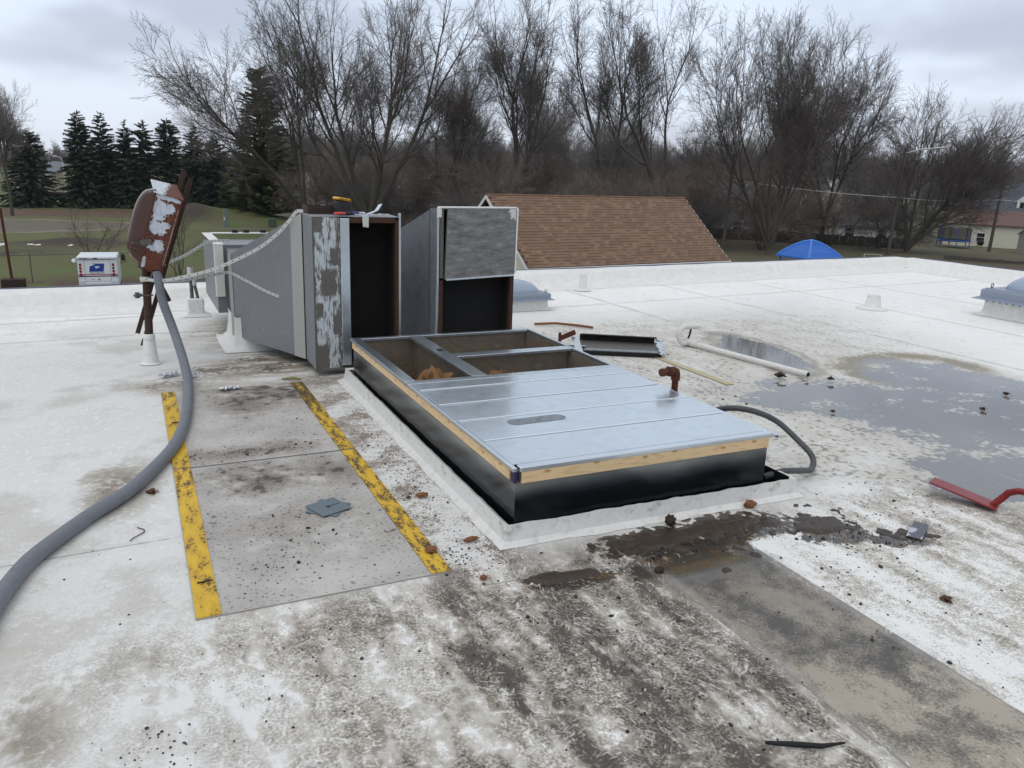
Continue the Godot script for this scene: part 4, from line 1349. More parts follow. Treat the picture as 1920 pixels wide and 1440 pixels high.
func strap(pts: Array, label: String):
	var r := thing("hanger_strap", label, "strap")
	var c := Curve3D.new()
	for i in pts.size():
		var t: Vector3 = (pts[mini(i + 1, pts.size() - 1)] - pts[maxi(i - 1, 0)]) / 6.0
		c.add_point(pts[i], -t, t)
	c.bake_interval = 0.02
	var b := c.get_baked_points()
	var mb := MB.new()
	var holes := MB.new()
	var since := 0.0
	for i in b.size() - 1:
		var d := (b[i + 1] - b[i]).normalized()
		var s := d.cross(Vector3.UP).normalized()
		if s.length() < 0.1: s = Vector3.RIGHT
		var up := s.cross(d).normalized()
		var w := 0.013
		var t := s * 0.0015
		mb.quad(b[i] - up * w + t, b[i + 1] - up * w + t, b[i + 1] + up * w + t, b[i] + up * w + t)
		mb.quad(b[i + 1] - up * w - t, b[i] - up * w - t, b[i] + up * w - t, b[i + 1] + up * w - t)
		mb.quad(b[i] + up * w + t, b[i + 1] + up * w + t, b[i + 1] + up * w - t, b[i] + up * w - t)
		mb.quad(b[i] - up * w - t, b[i + 1] - up * w - t, b[i + 1] - up * w + t, b[i] - up * w + t)
		since += b[i].distance_to(b[i + 1])
		if since > 0.055:
			since = 0.0
			for q in [1.0, -1.0]:
				var bb := Basis(d, s * q, d.cross(s * q))
				holes.lathe([Vector2(0.0055, 0.0), Vector2(0.0, 0.0008)], 8, Transform3D(bb, b[i] + s * q * 0.0016))
	part("band", mb, M.strap, r)
	part("punched_holes", holes, M.black, r).set_meta("kind", "stuff")

# ------------------------------------------------------------------ walkway pads and their yellow edges
func build_pads():
	var f := noise(111, 1.0, 4)
	var f3 := noise(112, 1.0, 3)
	for k in 2:
		var z0 := -2.83 if k == 0 else -4.458
		var z1 := -4.44 if k == 0 else -6.08
		var tex := paint(250, 400, func(u: float, v: float) -> Color:
			var x := 0.1 + u
			var z := z1 + (z0 - z1) * v
			var a := f.get_noise_2d(x * 2.2, z * 2.2)
			var b := f.get_noise_2d(x * 9.0, z * 9.0 + 40.0)
			var c := g8(186, 182, 176).lerp(g8(168, 163, 157), clampf(0.5 + a + 0.4 * b, 0.0, 1.0))
			c = c.lerp(g8(196, 194, 190), cov(0.5 + 0.7 * b, 0.2, 0.15) * 0.5)
			var dirt := 0.0
			if k == 1:
				dirt = maxf(dirt, 0.75 * ss(-5.35, -5.75, z) * ss(0.3, 0.7, x))
				dirt = maxf(dirt, 0.6 * blob(x, z, 0.6, -5.6, 0.2, 0.35))
				dirt = maxf(dirt, 0.55 * blob(x, z, 0.5, -4.62, 0.5, 0.14))
			else:
				dirt = maxf(dirt, 0.75 * blob(x, z, 0.5, -4.18, 0.3, 0.26))
				dirt = maxf(dirt, 0.6 * blob(x, z, 0.85, -4.15, 0.3, 0.25))
				dirt = maxf(dirt, 0.25 * blob(x, z, 0.6, -3.5, 0.5, 0.4))
			c = c.lerp(g8(112, 103, 95), clampf(dirt * 1.5, 0.0, 1.0) * cov(0.5 + 0.5 * a + 0.4 * b, 0.7, 0.3) * 0.8)
			c = c.lerp(g8(70, 63, 58), cov(0.5 + 0.75 * b + 0.2 * a, 0.42 * dirt, 0.12) * 0.8)
			var sp := f3.get_noise_2d(x * 40.0, z * 44.0)
			return c.lerp(g8(56, 50, 46), ss(0.50 - 0.2 * dirt - 0.14 * clampf(a + 0.2, 0.0, 1.0), 0.60 - 0.14 * clampf(a + 0.2, 0.0, 1.0), sp) * 0.75))
		var r := thing("walkway_pad", "grey grip walkway pad nearest the camera with two steel plates on it" if k == 0 else "grey grip walkway pad farther back, beside the ducts and stained brown", "walkway pad", Vector3.ZERO, 0.0, "walkway pads left of the metal box")
		var mb := MB.new()
		mb.quad(Vector3(0.1, 0.006, z0), Vector3(1.118, 0.006, z0), Vector3(1.118, 0.006, z1), Vector3(0.1, 0.006, z1))
		for q in [[Vector3(0.1, 0, z0), Vector3(1.118, 0, z0)], [Vector3(1.118, 0, z0), Vector3(1.118, 0, z1)], [Vector3(1.118, 0, z1), Vector3(0.1, 0, z1)], [Vector3(0.1, 0, z1), Vector3(0.1, 0, z0)]]:
			mb.quad(q[0], q[1], q[1] + Vector3(0, 0.006, 0), q[0] + Vector3(0, 0.006, 0), Rect2(0.5, 0.5, 0.01, 0.01))
		part("pad_sheet", mb, textured(tex, 0.75), r)
		for s in 2:
			var xa := 0.103 if s == 0 else 1.026
			var za: float = z0 - 0.003
			var zb: float = z1 + 0.003
			var yt := paint(40, 360, func(u: float, v: float) -> Color:
				var z := zb + (za - zb) * v
				var a := f.get_noise_2d(u * 1.6 + s * 9.0, z * 5.0 + 3.0)
				var b := f.get_noise_2d(u * 5.0 + s * 9.0, z * 34.0 + 3.0)
				var c := g8(212, 172, 44).lerp(g8(190, 150, 40), clampf(0.5 + a + 0.5 * b, 0.0, 1.0))
				c = c.lerp(g8(222, 190, 74), cov(0.5 + 0.7 * b, 0.2, 0.15) * 0.6)
				var dirt := 0.16 if s == 0 else 0.34
				if s == 1 and k == 1: dirt = 0.34 + 0.4 * ss(-5.2, -5.6, z)
				if s == 0 and k == 1: dirt = 0.12 + 0.2 * ss(-5.4, -6.0, z)
				if s == 0 and k == 0: dirt = 0.14 + 0.25 * ss(-3.8, -4.3, z)
				c = c.lerp(g8(116, 92, 44), cov(0.5 + 0.6 * a + 0.4 * b, dirt + 0.1, 0.15) * 0.75)
				return c.lerp(g8(52, 42, 30), cov(0.5 + 0.5 * a + 0.6 * b, dirt * 0.75, 0.17) * 0.72))
			var sm := MB.new()
			sm.quad(Vector3(xa, 0.010, za), Vector3(xa + 0.09, 0.010, za), Vector3(xa + 0.09, 0.010, zb), Vector3(xa, 0.010, zb))
			sm.quad(Vector3(xa, 0.006, za), Vector3(xa + 0.09, 0.006, za), Vector3(xa + 0.09, 0.010, za), Vector3(xa, 0.010, za), Rect2(0, 0.98, 1, 0.02))
			sm.quad(Vector3(xa, 0.006, zb), Vector3(xa, 0.006, za), Vector3(xa, 0.010, za), Vector3(xa, 0.010, zb), Rect2(0, 0.1, 0.02, 0.02))
			sm.quad(Vector3(xa + 0.09, 0.006, za), Vector3(xa + 0.09, 0.006, zb), Vector3(xa + 0.09, 0.010, zb), Vector3(xa + 0.09, 0.010, za), Rect2(0.98, 0.1, 0.02, 0.02))
			part("yellow_edge_strip", sm, textured(yt, 0.65), r)
	# a second walkway beyond the box, half buried in dirt
	var wt := paint(64, 300, func(u: float, v: float) -> Color:
		var n := 0.5 + 0.6 * f.get_noise_2d(u * 3.0, v * 12.0) + 0.4 * f.get_noise_2d(u * 8.0, v * 50.0)
		return g8(192, 160, 66).lerp(g8(176, 168, 152), cov(n, 0.62, 0.12)))
	var far := thing("walkway_edge_strip", "faded yellow walkway strip right of the metal box near the rusty pipe", "walkway strip")
	var fm := MB.new()
	fm.quad(Vector3(4.38, 0.006, -4.95), Vector3(4.46, 0.006, -4.95), Vector3(4.46, 0.006, -6.05), Vector3(4.38, 0.006, -6.05))
	part("strip_face", fm, textured(wt, 0.7), far)

# ------------------------------------------------------------------ skylights, vents, pipes
func skylight(label: String, at: Vector3, turn: float, s: float):
	var r := thing("dome_skylight", label, "skylight", at, turn, "domed skylights on the roof")
	r.scale = Vector3(s, s, s)
	var cb := MB.new()
	var prof := [Vector2(0.60, 0.001), Vector2(0.55, 0.010), Vector2(0.525, 0.04), Vector2(0.51, 0.10), Vector2(0.505, 0.205)]
	for i in 4:
		var a0 := Basis(Vector3.UP, i * PI / 2.0)
		for k in prof.size() - 1:
			var lo: Vector2 = prof[k]
			var hi: Vector2 = prof[k + 1]
			var p := [Vector3(-lo.x, lo.y, lo.x), Vector3(lo.x, lo.y, lo.x), Vector3(hi.x, hi.y, hi.x), Vector3(-hi.x, hi.y, hi.x)]
			cb.quad(a0 * p[0], a0 * p[1], a0 * p[2], a0 * p[3])
	part("membrane_curb", cb, M.tpo, r)
	var grey := mk(g8(136, 146, 160), 0.4, 0.2)
	var fr := MB.new()
	fr.box(Vector3(0, 0.285, 0), Vector3(1.12, 0.11, 1.12), Basis.IDENTITY, 0.015)
	fr.box(Vector3(0, 0.34, 0), Vector3(1.06, 0.03, 1.06), Basis.IDENTITY, 0.01)
	for i in 4:
		var b := Basis(Vector3.UP, i * PI / 2.0)
		fr.quad(b * Vector3(-0.63, 0.21, 0.63), b * Vector3(0.63, 0.21, 0.63), b * Vector3(0.559, 0.245, 0.559), b * Vector3(-0.559, 0.245, 0.559))
	part("frame", fr, grey, r)
	var dm := MB.new()
	var prof2 := []
	for i in 13:
		var a := PI * 0.5 * i / 12.0
		prof2.append(Vector2(0.46 * cos(a), 0.352 + 0.22 * sin(a)))
	dm.lathe(prof2, 40, Transform3D.IDENTITY, 0.25)
	part("dome", dm, mk(g8(146, 158, 176), 0.22), r)
	for q in [Vector3(0.47, 0.345, 0.47), Vector3(-0.47, 0.345, 0.47), Vector3(0.47, 0.345, -0.47), Vector3(-0.47, 0.345, -0.47)]:
		var ey := MB.new()
		var pts := []
		for i in 13:
			var a := TAU * i / 12.0
			pts.append(Vector3(q.x, q.y + 0.045, q.z) + Vector3(0.024 * cos(a), 0.024 * sin(a), 0))
		ey.tube(pts, [0.006], 6, false)
		ey.tube([q, q + Vector3(0, 0.022, 0)], [0.009], 6)
		part("eye_bolt", ey, M.steel_dark, r)
	var bt := MB.new()
	for i in 12:
		for sd in 4:
			bt.tube([Basis(Vector3.UP, sd * PI / 2.0) * Vector3((i / 11.0 - 0.5) * 0.95, 0.19, 0.50), Basis(Vector3.UP, sd * PI / 2.0) * Vector3((i / 11.0 - 0.5) * 0.95, 0.19, 0.518)], [0.009], 6)
	part("screw_heads", bt, M.black, r).set_meta("kind", "stuff")

func vent(label: String, at: Vector3, h: float, r0: float, r1: float):
	var r := thing("vent_pipe", label, "vent pipe", at)
	var mb := MB.new()
	mb.lathe([Vector2(r0 * 2.0, 0.001), Vector2(r0 * 1.25, 0.008), Vector2(r0, 0.03), Vector2(lerpf(r0, r1, 0.6), h * 0.6), Vector2(r1, h * 0.97), Vector2(r1 * 0.9, h), Vector2(r1 * 0.82, h), Vector2(r1 * 0.8, h * 0.8), Vector2(0, h * 0.8)], 22)
	part("membrane_wrap", mb, M.white, r)
	var c := MB.new()
	c.lathe([Vector2(r1 * 1.03, h * 0.9), Vector2(r1 * 1.06, h * 0.91), Vector2(r1 * 1.06, h * 0.985), Vector2(r1 * 1.0, h * 0.99)], 22)
	part("top_band", c, M.tape, r)

func build_roof_fittings():
	skylight("grey domed skylight beside the right duct, partly hidden by it", Vector3(4.34, 0, -8.98), 0.03, 0.6)
	skylight("grey domed skylight cut by the right edge of the photograph", Vector3(10.95, 0, -6.35), 0.0, 1.04)
	vent("white wrapped vent pipe standing near the far parapet, right of the brown roof", Vector3(5.99, 0, -10.1), 0.225, 0.066, 0.055)
	vent("stubby white conical vent pipe alone on the clean white roof", Vector3(9.24, 0, -7.68), 0.185, 0.11, 0.082)
	# electrical riser behind the lamp
	var r := thing("pipe_riser", "white square pitch pan with two grey conduits standing behind the floodlight", "pipe riser", Vector3(0.575, 0, -9.3))
	var pb := MB.new()
	pb.box(Vector3(0, 0.1, 0), Vector3(0.17, 0.18, 0.17), Basis.IDENTITY, 0.012)
	pb.quad(Vector3(-0.15, 0.001, 0.15), Vector3(0.15, 0.001, 0.15), Vector3(0.086, 0.03, 0.086), Vector3(-0.086, 0.03, 0.086))
	pb.quad(Vector3(-0.15, 0.001, -0.15), Vector3(-0.15, 0.001, 0.15), Vector3(-0.086, 0.03, 0.086), Vector3(-0.086, 0.03, -0.086))
	pb.quad(Vector3(0.15, 0.001, 0.15), Vector3(0.15, 0.001, -0.15), Vector3(0.086, 0.03, -0.086), Vector3(0.086, 0.03, 0.086))
	part("pitch_pan", pb, M.white, r)
	for q in [[Vector3(-0.03, 0.18, 0), Vector3(-0.03, 0.54, 0), 0.02], [Vector3(0.03, 0.18, 0.01), Vector3(0.0, 0.36, 0), 0.016]]:
		var mb := MB.new()
		mb.tube([q[0], q[1]], [q[2]], 12)
		part("conduit_pipe", mb, M.steel_dark, r)
	var cp := MB.new()
	cp.tube([Vector3(-0.03, 0.44, 0), Vector3(-0.03, 0.53, 0)], [0.034, 0.03], 12)
	cp.tube([Vector3(0.0, 0.33, 0.0), Vector3(0.0, 0.45, 0)], [0.026, 0.022], 12)
	part("conduit_fitting", cp, M.strap, r)
	# PVC pipe with a trap, lying on the roof
	var v := thing("pvc_pipe", "white plastic pipe with curled trap end lying by the first puddle", "pipe")
	var lp := MB.new()
	lp.tube([Vector3(5.06, 0.032, -6.38), Vector3(5.256, 0.032, -4.924)], [0.026], 16, false)
	lp.tube([Vector3(5.2559, 0.032, -4.926), Vector3(5.2557, 0.032, -4.93)], [0.0255], 16)
	part("long_pipe", lp, M.pvc, v)
	var end := MB.new()
	end.lathe([Vector2(0.02, 0), Vector2(0, 0.0008)], 14, Transform3D(Basis(Vector3.RIGHT, PI / 2.0), Vector3(5.2562, 0.032, -4.9225)))
	part("open_end", end, M.black, v)
	var tr := MB.new()
	var tp := []
	for i in 15:
		var a := PI * (1.5 - 1.05 * i / 14.0)
		tp.append(Vector3(4.985 + 0.075 * cos(a), 0.125 + 0.085 * sin(a), -6.33))
	tp.push_front(Vector3(5.06, 0.034, -6.36))
	tp.append(Vector3(5.15, 0.205, -6.33))
	tr.tube(tp, [0.028], 14)
	tr.tube([Vector3(5.05, 0.034, -6.42), Vector3(5.08, 0.034, -6.24)], [0.036], 14)
	tr.tube([Vector3(5.0, 0.05, -6.34), Vector3(5.09, 0.05, -6.34)], [0.035], 14)
	part("trap_bend", tr, M.pvc, v)
	var tb := MB.new()
	tb.tube([Vector3(5.05, 0.18, -6.325), Vector3(5.035, 0.12, -6.32), Vector3(5.02, 0.09, -6.32)], [0.01], 6)
	part("black_tie", tb, M.black, v)
	# rusty gas pipe elbow coming up out of the open kerb
	var e := thing("pipe_elbow", "rusty threaded pipe elbow rising at the right edge of the metal box", "pipe elbow")
	var em := MB.new()
	em.tube([Vector3(3.06, 0.012, -3.94), Vector3(3.06, 0.43, -3.94)], [0.021], 14)
	part("riser_pipe", em, M.rust, e)
	var el := MB.new()
	el.tube([Vector3(3.06, 0.41, -3.94), Vector3(3.06, 0.445, -3.94), Vector3(3.052, 0.463, -3.938), Vector3(3.035, 0.472, -3.935), Vector3(3.008, 0.472, -3.93)], [0.029, 0.029, 0.030, 0.029, 0.029], 14)
	part("elbow_fitting", el, M.rust, e)
	var un := MB.new()
	un.tube([Vector3(3.006, 0.472, -3.93), Vector3(2.99, 0.472, -3.927)], [0.034], 6)
	un.tube([Vector3(2.992, 0.472, -3.927), Vector3(2.94, 0.472, -3.92)], [0.019], 12)
	un.tube([Vector3(2.955, 0.472, -3.922), Vector3(2.93, 0.472, -3.918)], [0.026], 12)
	part("union_nut", un, M.rust, e)
	# black rubber hose arching over the kerb
	var c := Curve3D.new()
	var hp := [Vector3(3.12, 0.11, -3.85), Vector3(3.17, 0.24, -3.72), Vector3(3.222, 0.30, -3.61), Vector3(3.32, 0.305, -3.5), Vector3(3.471, 0.24, -3.45), Vector3(3.54, 0.15, -3.33), Vector3(3.56, 0.08, -3.22), Vector3(3.48, 0.04, -3.14), Vector3(3.36, 0.06, -3.10), Vector3(3.2, 0.085, -3.08), Vector3(3.08, 0.06, -3.1)]
	for i in hp.size():
		var t: Vector3 = (hp[mini(i + 1, hp.size() - 1)] - hp[maxi(i - 1, 0)]) / 6.0
		c.add_point(hp[i], -t, t)
	c.bake_interval = 0.03
	var path := []
	for q in c.get_baked_points(): path.append(q)
	var hm := MB.new()
	hm.tube(path, [0.018], 14)
	one("rubber_hose", hm, M.hose, "dark grey rubber hose looping over the right corner of the roof kerb", "hose")

# ------------------------------------------------------------------ loose things on the roof
func build_loose():
	# red shovel, blade on the roof and socket bending up to the right
	var s := thing("shovel", "red painted shovel lying at the edge of the puddle, cut by the frame", "shovel")
	var red := noisy(121, 0.04, 4, [g8(100, 20, 22), g8(134, 27, 28), g8(116, 23, 24)], 0.45, 0.0, Vector3(3, 3, 3))
	var bl := MB.new()
	var a := Vector3(3.93, 0.075, -2.70)
	var b := Vector3(4.075, 0.012, -2.40)
	var w := Vector3(-0.06, 0.0, -0.02)
	bl.bar(a, b, Vector3(0.80, -0.10, -0.50), 0.17, 0.01, 0.003)
	part("blade", bl, red, s)
	var hd := MB.new()
	hd.tube([Vector3(4.055, 0.02, -2.42), Vector3(4.075, 0.06, -2.395), Vector3(4.09, 0.105, -2.37), Vector3(4.085, 0.135, -2.32), Vector3(4.07, 0.15, -2.26), Vector3(4.05, 0.155, -2.0), Vector3(4.0, 0.15, -1.1)], [0.017, 0.019, 0.019, 0.018, 0.017, 0.017, 0.016], 14)
	part("handle", hd, red, s)
	# bent black sheet metal tray beyond the box
	var t := thing("sheet_metal_scrap", "dark bent sheet metal panel with raised edges lying beyond the metal box", "metal panel")
	var tm := MB.new()
	var P := [Vector3(3.80, 0.03, -6.30), Vector3(4.44, 0.03, -5.96), Vector3(4.72, 0.04, -6.42), Vector3(4.02, 0.04, -6.78)]
	tm.quad(P[0], P[1], P[2], P[3])
	tm.quad(P[1] - Vector3(0, 0.01, 0), P[0] - Vector3(0, 0.01, 0), P[3] - Vector3(0, 0.01, 0), P[2] - Vector3(0, 0.01, 0))
	part("panel_sheet", tm, M.steel_dark, t)
	var t1 := MB.new()
	t1.bar(P[3] + Vector3(0, 0.03, 0), P[2] + Vector3(-0.06, 0.03, 0.03), Vector3.UP, 0.06, 0.01, 0.002)
	t1.bar(P[3] + Vector3(0.01, 0.06, 0.03), P[2] + Vector3(-0.05, 0.06, 0.05), Vector3(0, 0, 1), 0.05, 0.008, 0.002)
	part("raised_edge", t1, M.near_black, t)
	var t2 := MB.new()
	t2.bar(P[0] + Vector3(0, -0.008, 0), P[1] + Vector3(0, -0.008, 0), Vector3.UP, 0.04, 0.012, 0.002)
	part("raised_edge", t2, M.near_black, t)
	var t4 := MB.new()
	t4.bar(P[0].lerp(P[3], 0.16) + Vector3(0, 0.006, 0), P[1].lerp(P[2], 0.16) + Vector3(0, 0.006, 0), Vector3(0.4, 0, -0.8), 0.09, 0.006, 0.001)
	part("grey_fold", t4, M.smear, t)
	var t3 := MB.new()
	for i in 9:
		var q: Vector3 = P[1].lerp(P[2], i / 8.0)
		t3.box(q + Vector3(0.01, 0.015 + rng.randf() * 0.01, 0), Vector3(0.05, 0.004, 0.07), Basis.from_euler(Vector3(rng.randf_range(-0.5, 0.5), 0.9 + rng.randf(), rng.randf_range(-0.4, 0.4))))
	part("torn_end", t3, M.galv_rail, t)
	var u := thing("sheet_metal_scrap", "crumpled pale sheet metal offcuts with a rusty clip behind the metal box's far corner", "metal scrap")
	var um := MB.new()
	um.bar(Vector3(3.24, 0.03, -6.5), Vector3(3.66, 0.05, -6.62), Vector3(0.3, 0.3, 1), 0.12, 0.004)
	um.bar(Vector3(3.4, 0.06, -6.75), Vector3(3.9, 0.03, -6.45), Vector3(0, 0.5, 1), 0.10, 0.004)
	um.bar(Vector3(3.75, 0.02, -6.3), Vector3(3.86, 0.12, -6.62), Vector3(1, 0, 0.2), 0.07, 0.004)
	um.bar(Vector3(3.2, 0.02, -6.72), Vector3(3.5, 0.03, -6.84), Vector3(0, 0, 1), 0.05, 0.003)
	part("offcut", um, M.galv, u)
	var uc := MB.new()
	uc.bar(Vector3(3.70, 0.1, -6.62), Vector3(3.86, 0.16, -6.6), Vector3.UP, 0.05, 0.01, 0.002)
	uc.bar(Vector3(3.70, 0.05, -6.62), Vector3(3.70, 0.16, -6.62), Vector3(1, 0, 0), 0.03, 0.01, 0.002)
	part("rusty_clip", uc, M.rust, u)
	var lt := MB.new()
	lt.bar(Vector3(3.30, 0.02, -5.0), Vector3(3.38, 0.09, -5.16), Vector3(1, 0, 0.3), 0.11, 0.004)
	lt.bar(Vector3(3.27, 0.012, -4.95), Vector3(3.42, 0.02, -5.02), Vector3(0, 0, 1), 0.07, 0.003)
	one("flashing_offcut", lt, M.white, "small folded white offcut beside the metal box's right edge", "offcut")
	var tc := MB.new()
	tc.tube([Vector3(4.0, 0.02, -7.75), Vector3(4.25, 0.022, -7.72), Vector3(4.45, 0.018, -7.55), Vector3(4.55, 0.018, -7.4)], [0.014], 8)
	one("bent_stick", tc, M.tan, "bent tan rod lying on the white roof below the skylight by the duct", "rod")
	# two steel plates, one turned on the other
	for i in 2:
		var pr := thing("steel_plate", "lower blue grey steel square, corners showing from under another plate" if i == 0 else "upper blue grey steel square with a centre hole, on the walkway pad", "steel plate", Vector3(0.775, 0.008 + 0.005 * i, -3.645), 0.9 if i == 0 else 0.36)
		var pm := MB.new()
		pm.box(Vector3(0, 0.002, 0), Vector3(0.165, 0.004, 0.165), Basis.IDENTITY, 0.001)
		part("plate", pm, noisy(131 + i, 0.03, 4, [g8(88, 102, 110), g8(116, 128, 134), g8(98, 112, 120)], 0.45, 0.5, Vector3(4, 4, 4)), pr)
		if i == 1:
			var hm := MB.new()
			hm.lathe([Vector2(0.013, 0.0045), Vector2(0.014, 0.0058), Vector2(0.009, 0.006), Vector2(0.008, 0.0046)], 14)
			hm.bar(Vector3(0.014, 0.0052, 0), Vector3(0.07, 0.0052, -0.004), Vector3(0, 0, 1), 0.004, 0.0016)
			part("punched_ring", hm, M.steel_dark, pr)
			var hb := MB.new()
			hb.lathe([Vector2(0.008, 0.0045), Vector2(0, 0.0047)], 12)
			part("centre_hole", hb, M.black, pr)
	# nails on the yellow strip
	for q in [[Vector3(0.156, 0.0135, -3.10), 0.1, "black nail lying across the left yellow strip near its front end"], [Vector3(0.165, 0.0135, -5.3), -0.1, "black nail on the left yellow strip beside the grey conduit"]]:
		var nm := MB.new()
		nm.tube([Vector3(-0.028, 0, 0), Vector3(0.03, 0, 0.002)], [0.003, 0.002], 6)
		nm.tube([Vector3(-0.029, 0, 0), Vector3(-0.027, 0, 0)], [0.006], 8)
		var no := one("nail", nm, M.black, q[2], "nail", q[0], "nails on the yellow strip")
		no.rotation.y = q[1]
	# crumpled foil and white film
	foil(Vector3(0.18, 0.002, -6.58), 0.5, 1.0, "crumpled foil scrap near the base of the floodlight pole")
	foil(Vector3(0.33, 0.002, -6.5), 1.1, 0.8, "flat pale foil scrap beside the conduit at the pad's far corner")
	foil(Vector3(0.57, 0.008, -6.02), 0.2, 0.9, "crumpled white foil scrap on the far end of the walkway pad")
	var tw := MB.new()
	tw.tube([Vector3(0.98, 0.012, -6.2), Vector3(1.06, 0.02, -6.17), Vector3(1.12, 0.012, -6.15)], [0.008, 0.013, 0.007], 7)
	one("tape_scrap", tw, noisy(141, 0.06, 3, [g8(52, 74, 86), g8(190, 160, 50)], 0.7, 0.0, Vector3(5, 5, 5)), "yellow and teal scrap of tape at the far end of the right yellow strip", "tape scrap")
	# wire curl
	var wc := MB.new()
	var wp := []
	for i in 12: wp.append(Vector3(-0.085 + 0.03 * sin(i * 0.42), 0.006, -3.74 + 0.012 * i))
	wc.tube(wp, [0.0025], 5)
	one("wire_curl", wc, M.rust, "thin curled rusty wire lying on the white membrane left of the pads", "wire")
	# dry leaves and clods, each where it lies
	leaf(Vector3(-0.01, 0.006, -4.16), 0.04, 0.4, M.leaf, "curled brown leaf on white roof between conduit and near pad")
	leaf(Vector3(5.0, 0.03, -4.98), 0.075, 0.4, M.earth, "dark clump of leaves beside the lower end of the white pipe")
	leaf(Vector3(6.49, 0.012, -3.95), 0.042, 0.9, M.leaf, "reddish leaf standing in the puddle near the right edge")
	leaf(Vector3(5.85, 0.01, -3.71), 0.04, 1.4, M.leaf, "dark leaf with stalk in the middle of the large puddle")
	leaf(Vector3(4.63, 0.012, -4.05), 0.03, 2.0, M.leaf, "small brown leaf in the puddle nearest the metal box")
	leaf(Vector3(2.93, 0.006, -1.85), 0.034, 2.4, M.leaf, "brown curled leaf on the white band in the right foreground")
	leaf(Vector3(5.35, 0.03, -4.75), 0.045, 0.2, M.earth, "small dark clod just below the end of the white pipe")
	clod(Vector3(2.278, 0.028, -2.87), Vector3(0.036, 0.036, 0.034), 151, M.earth, "round black clod against the front of the white kerb")
	clod(Vector3(2.81, 0.022, -2.90), Vector3(0.045, 0.026, 0.03), 152, M.tan, "orange brown clod at the front of the white kerb, right of the round black one")
	clod(Vector3(1.255, 0.018, -3.62), Vector3(0.045, 0.016, 0.022), 153, M.tan, "tan chunk on the dirty strip beside the left skirt of the kerb")
	clod(Vector3(1.09, 0.022, -3.02), Vector3(0.035, 0.015, 0.03), 154, M.tan, "tan chunk lying on the right yellow strip near its front end")
	clod(Vector3(1.30, 0.016, -3.06), Vector3(0.05, 0.014, 0.018), 155, M.tan, "long tan chunk at the left front corner of the kerb")
	clod(Vector3(1.215, 0.012, -2.72), Vector3(0.022, 0.012, 0.018), 156, M.tan, "small tan chunk in front of the kerb's left corner")
	clod(Vector3(1.95, 0.012, -2.50), Vector3(0.03, 0.016, 0.025), 157, M.earth, "black clod at the top end of the beige strip seam")
	# black strip of rubber in the foreground
	var rs := MB.new()
	rs.tube([Vector3(1.61, 0.012, -1.48), Vector3(1.68, 0.014, -1.44), Vector3(1.76, 0.012, -1.40), Vector3(1.84, 0.010, -1.385)], [0.005, 0.009, 0.008, 0.003], 6)
	one("rubber_strip", rs, M.black, "thin black strip of rubber lying in the dirty right foreground", "rubber strip")
	var fw := thing("plastic_wrapper", "flat silvery printed wrapper on the roof left of the red shovel", "wrapper", Vector3(3.40, 0.008, -2.36), 0.5)
	var fm := MB.new()
	fm.bar(Vector3(-0.1, 0, 0), Vector3(0.1, 0.006, 0.0), Vector3(0, 0, 1), 0.07, 0.003)
	part("film", fm, textured(paint(128, 48, func(u: float, v: float) -> Color:
		var d := absf(fposmod(u * 6.0 + v * 1.5, 1.0) - 0.5)
		return g8(176, 178, 186).lerp(g8(70, 72, 84), 1.0 if d < 0.16 or v < 0.08 or v > 0.92 else 0.0)), 0.35), fw)
	# heaps of leaves blown against the parapet
	heap(Vector3(14.55, 0, -11.45), Vector3(0.5, 0.07, 0.22), 161, "brown heap of leaves in the far right corner of the parapet")
	heap(Vector3(12.0, 0, -11.2), Vector3(0.38, 0.05, 0.14), 162, "brown leaf heap along the parapet, left of the corner heap")
	heap(Vector3(9.25, 0, -10.9), Vector3(0.24, 0.035, 0.1), 163, "small flat leaf heap by the parapet below the blue canopy's left side")
	heap(Vector3(-0.13, 0, -10.0), Vector3(0.2, 0.03, 0.09), 164, "small flat leaf heap near the parapet left of the floodlight pole")
	# sediment left against the kerb, a skin a few millimetres deep
	var fm1 := noise(171, 9.0, 4)
	var fm2 := noise(172, 2.6, 4)
	var md := MB.new()
	var cell := 0.016
	var hs := {}
	for i in 150:
		for j in 46:
			var x := 1.28 + i * cell
			var z := -2.86 + j * cell
			var m0 := maxf(blob(x, z, 2.35, -2.76, 0.62, 0.14, 0.06), maxf(blob(x, z, 3.0, -2.6, 0.24, 0.15, 0.5), maxf(0.9 * blob(x, z, 3.28, -2.38, 0.24, 0.09, 0.4), blob(x, z, 1.56, -2.62, 0.25, 0.05, 0.1))))
			var nn := fm1.get_noise_2d(x, z)
			hs[Vector2i(i, j)] = (m0 * 0.9 + 0.55 * fm2.get_noise_2d(x, z) + 0.5 * nn - 0.42) * 0.03
	for i in 149:
		for j in 45:
			var q := [hs[Vector2i(i, j)], hs[Vector2i(i + 1, j)], hs[Vector2i(i + 1, j + 1)], hs[Vector2i(i, j + 1)]]
			if maxf(maxf(q[0], q[1]), maxf(q[2], q[3])) < 0.0005: continue
			var x := 1.28 + i * cell
			var z := -2.86 + j * cell
			md.quad(Vector3(x, clampf(q[3], -0.002, 0.011), z + cell), Vector3(x + cell, clampf(q[2], -0.002, 0.011), z + cell), Vector3(x + cell, clampf(q[1], -0.002, 0.011), z), Vector3(x, clampf(q[0], -0.002, 0.011), z))
	var mkm := noisy(173, 0.05, 5, [g8(30, 25, 20), g8(64, 50, 36), g8(42, 34, 26), g8(96, 72, 46)], 0.5, 0.0, Vector3(3, 3, 3))
	var mo := one("muck", md, mkm, "black brown wet sediment crusted along the front foot of the kerb", "muck")
	mo.set_meta("kind", "stuff")
	# scattered flakes of black grit
	var chip := MB.new()
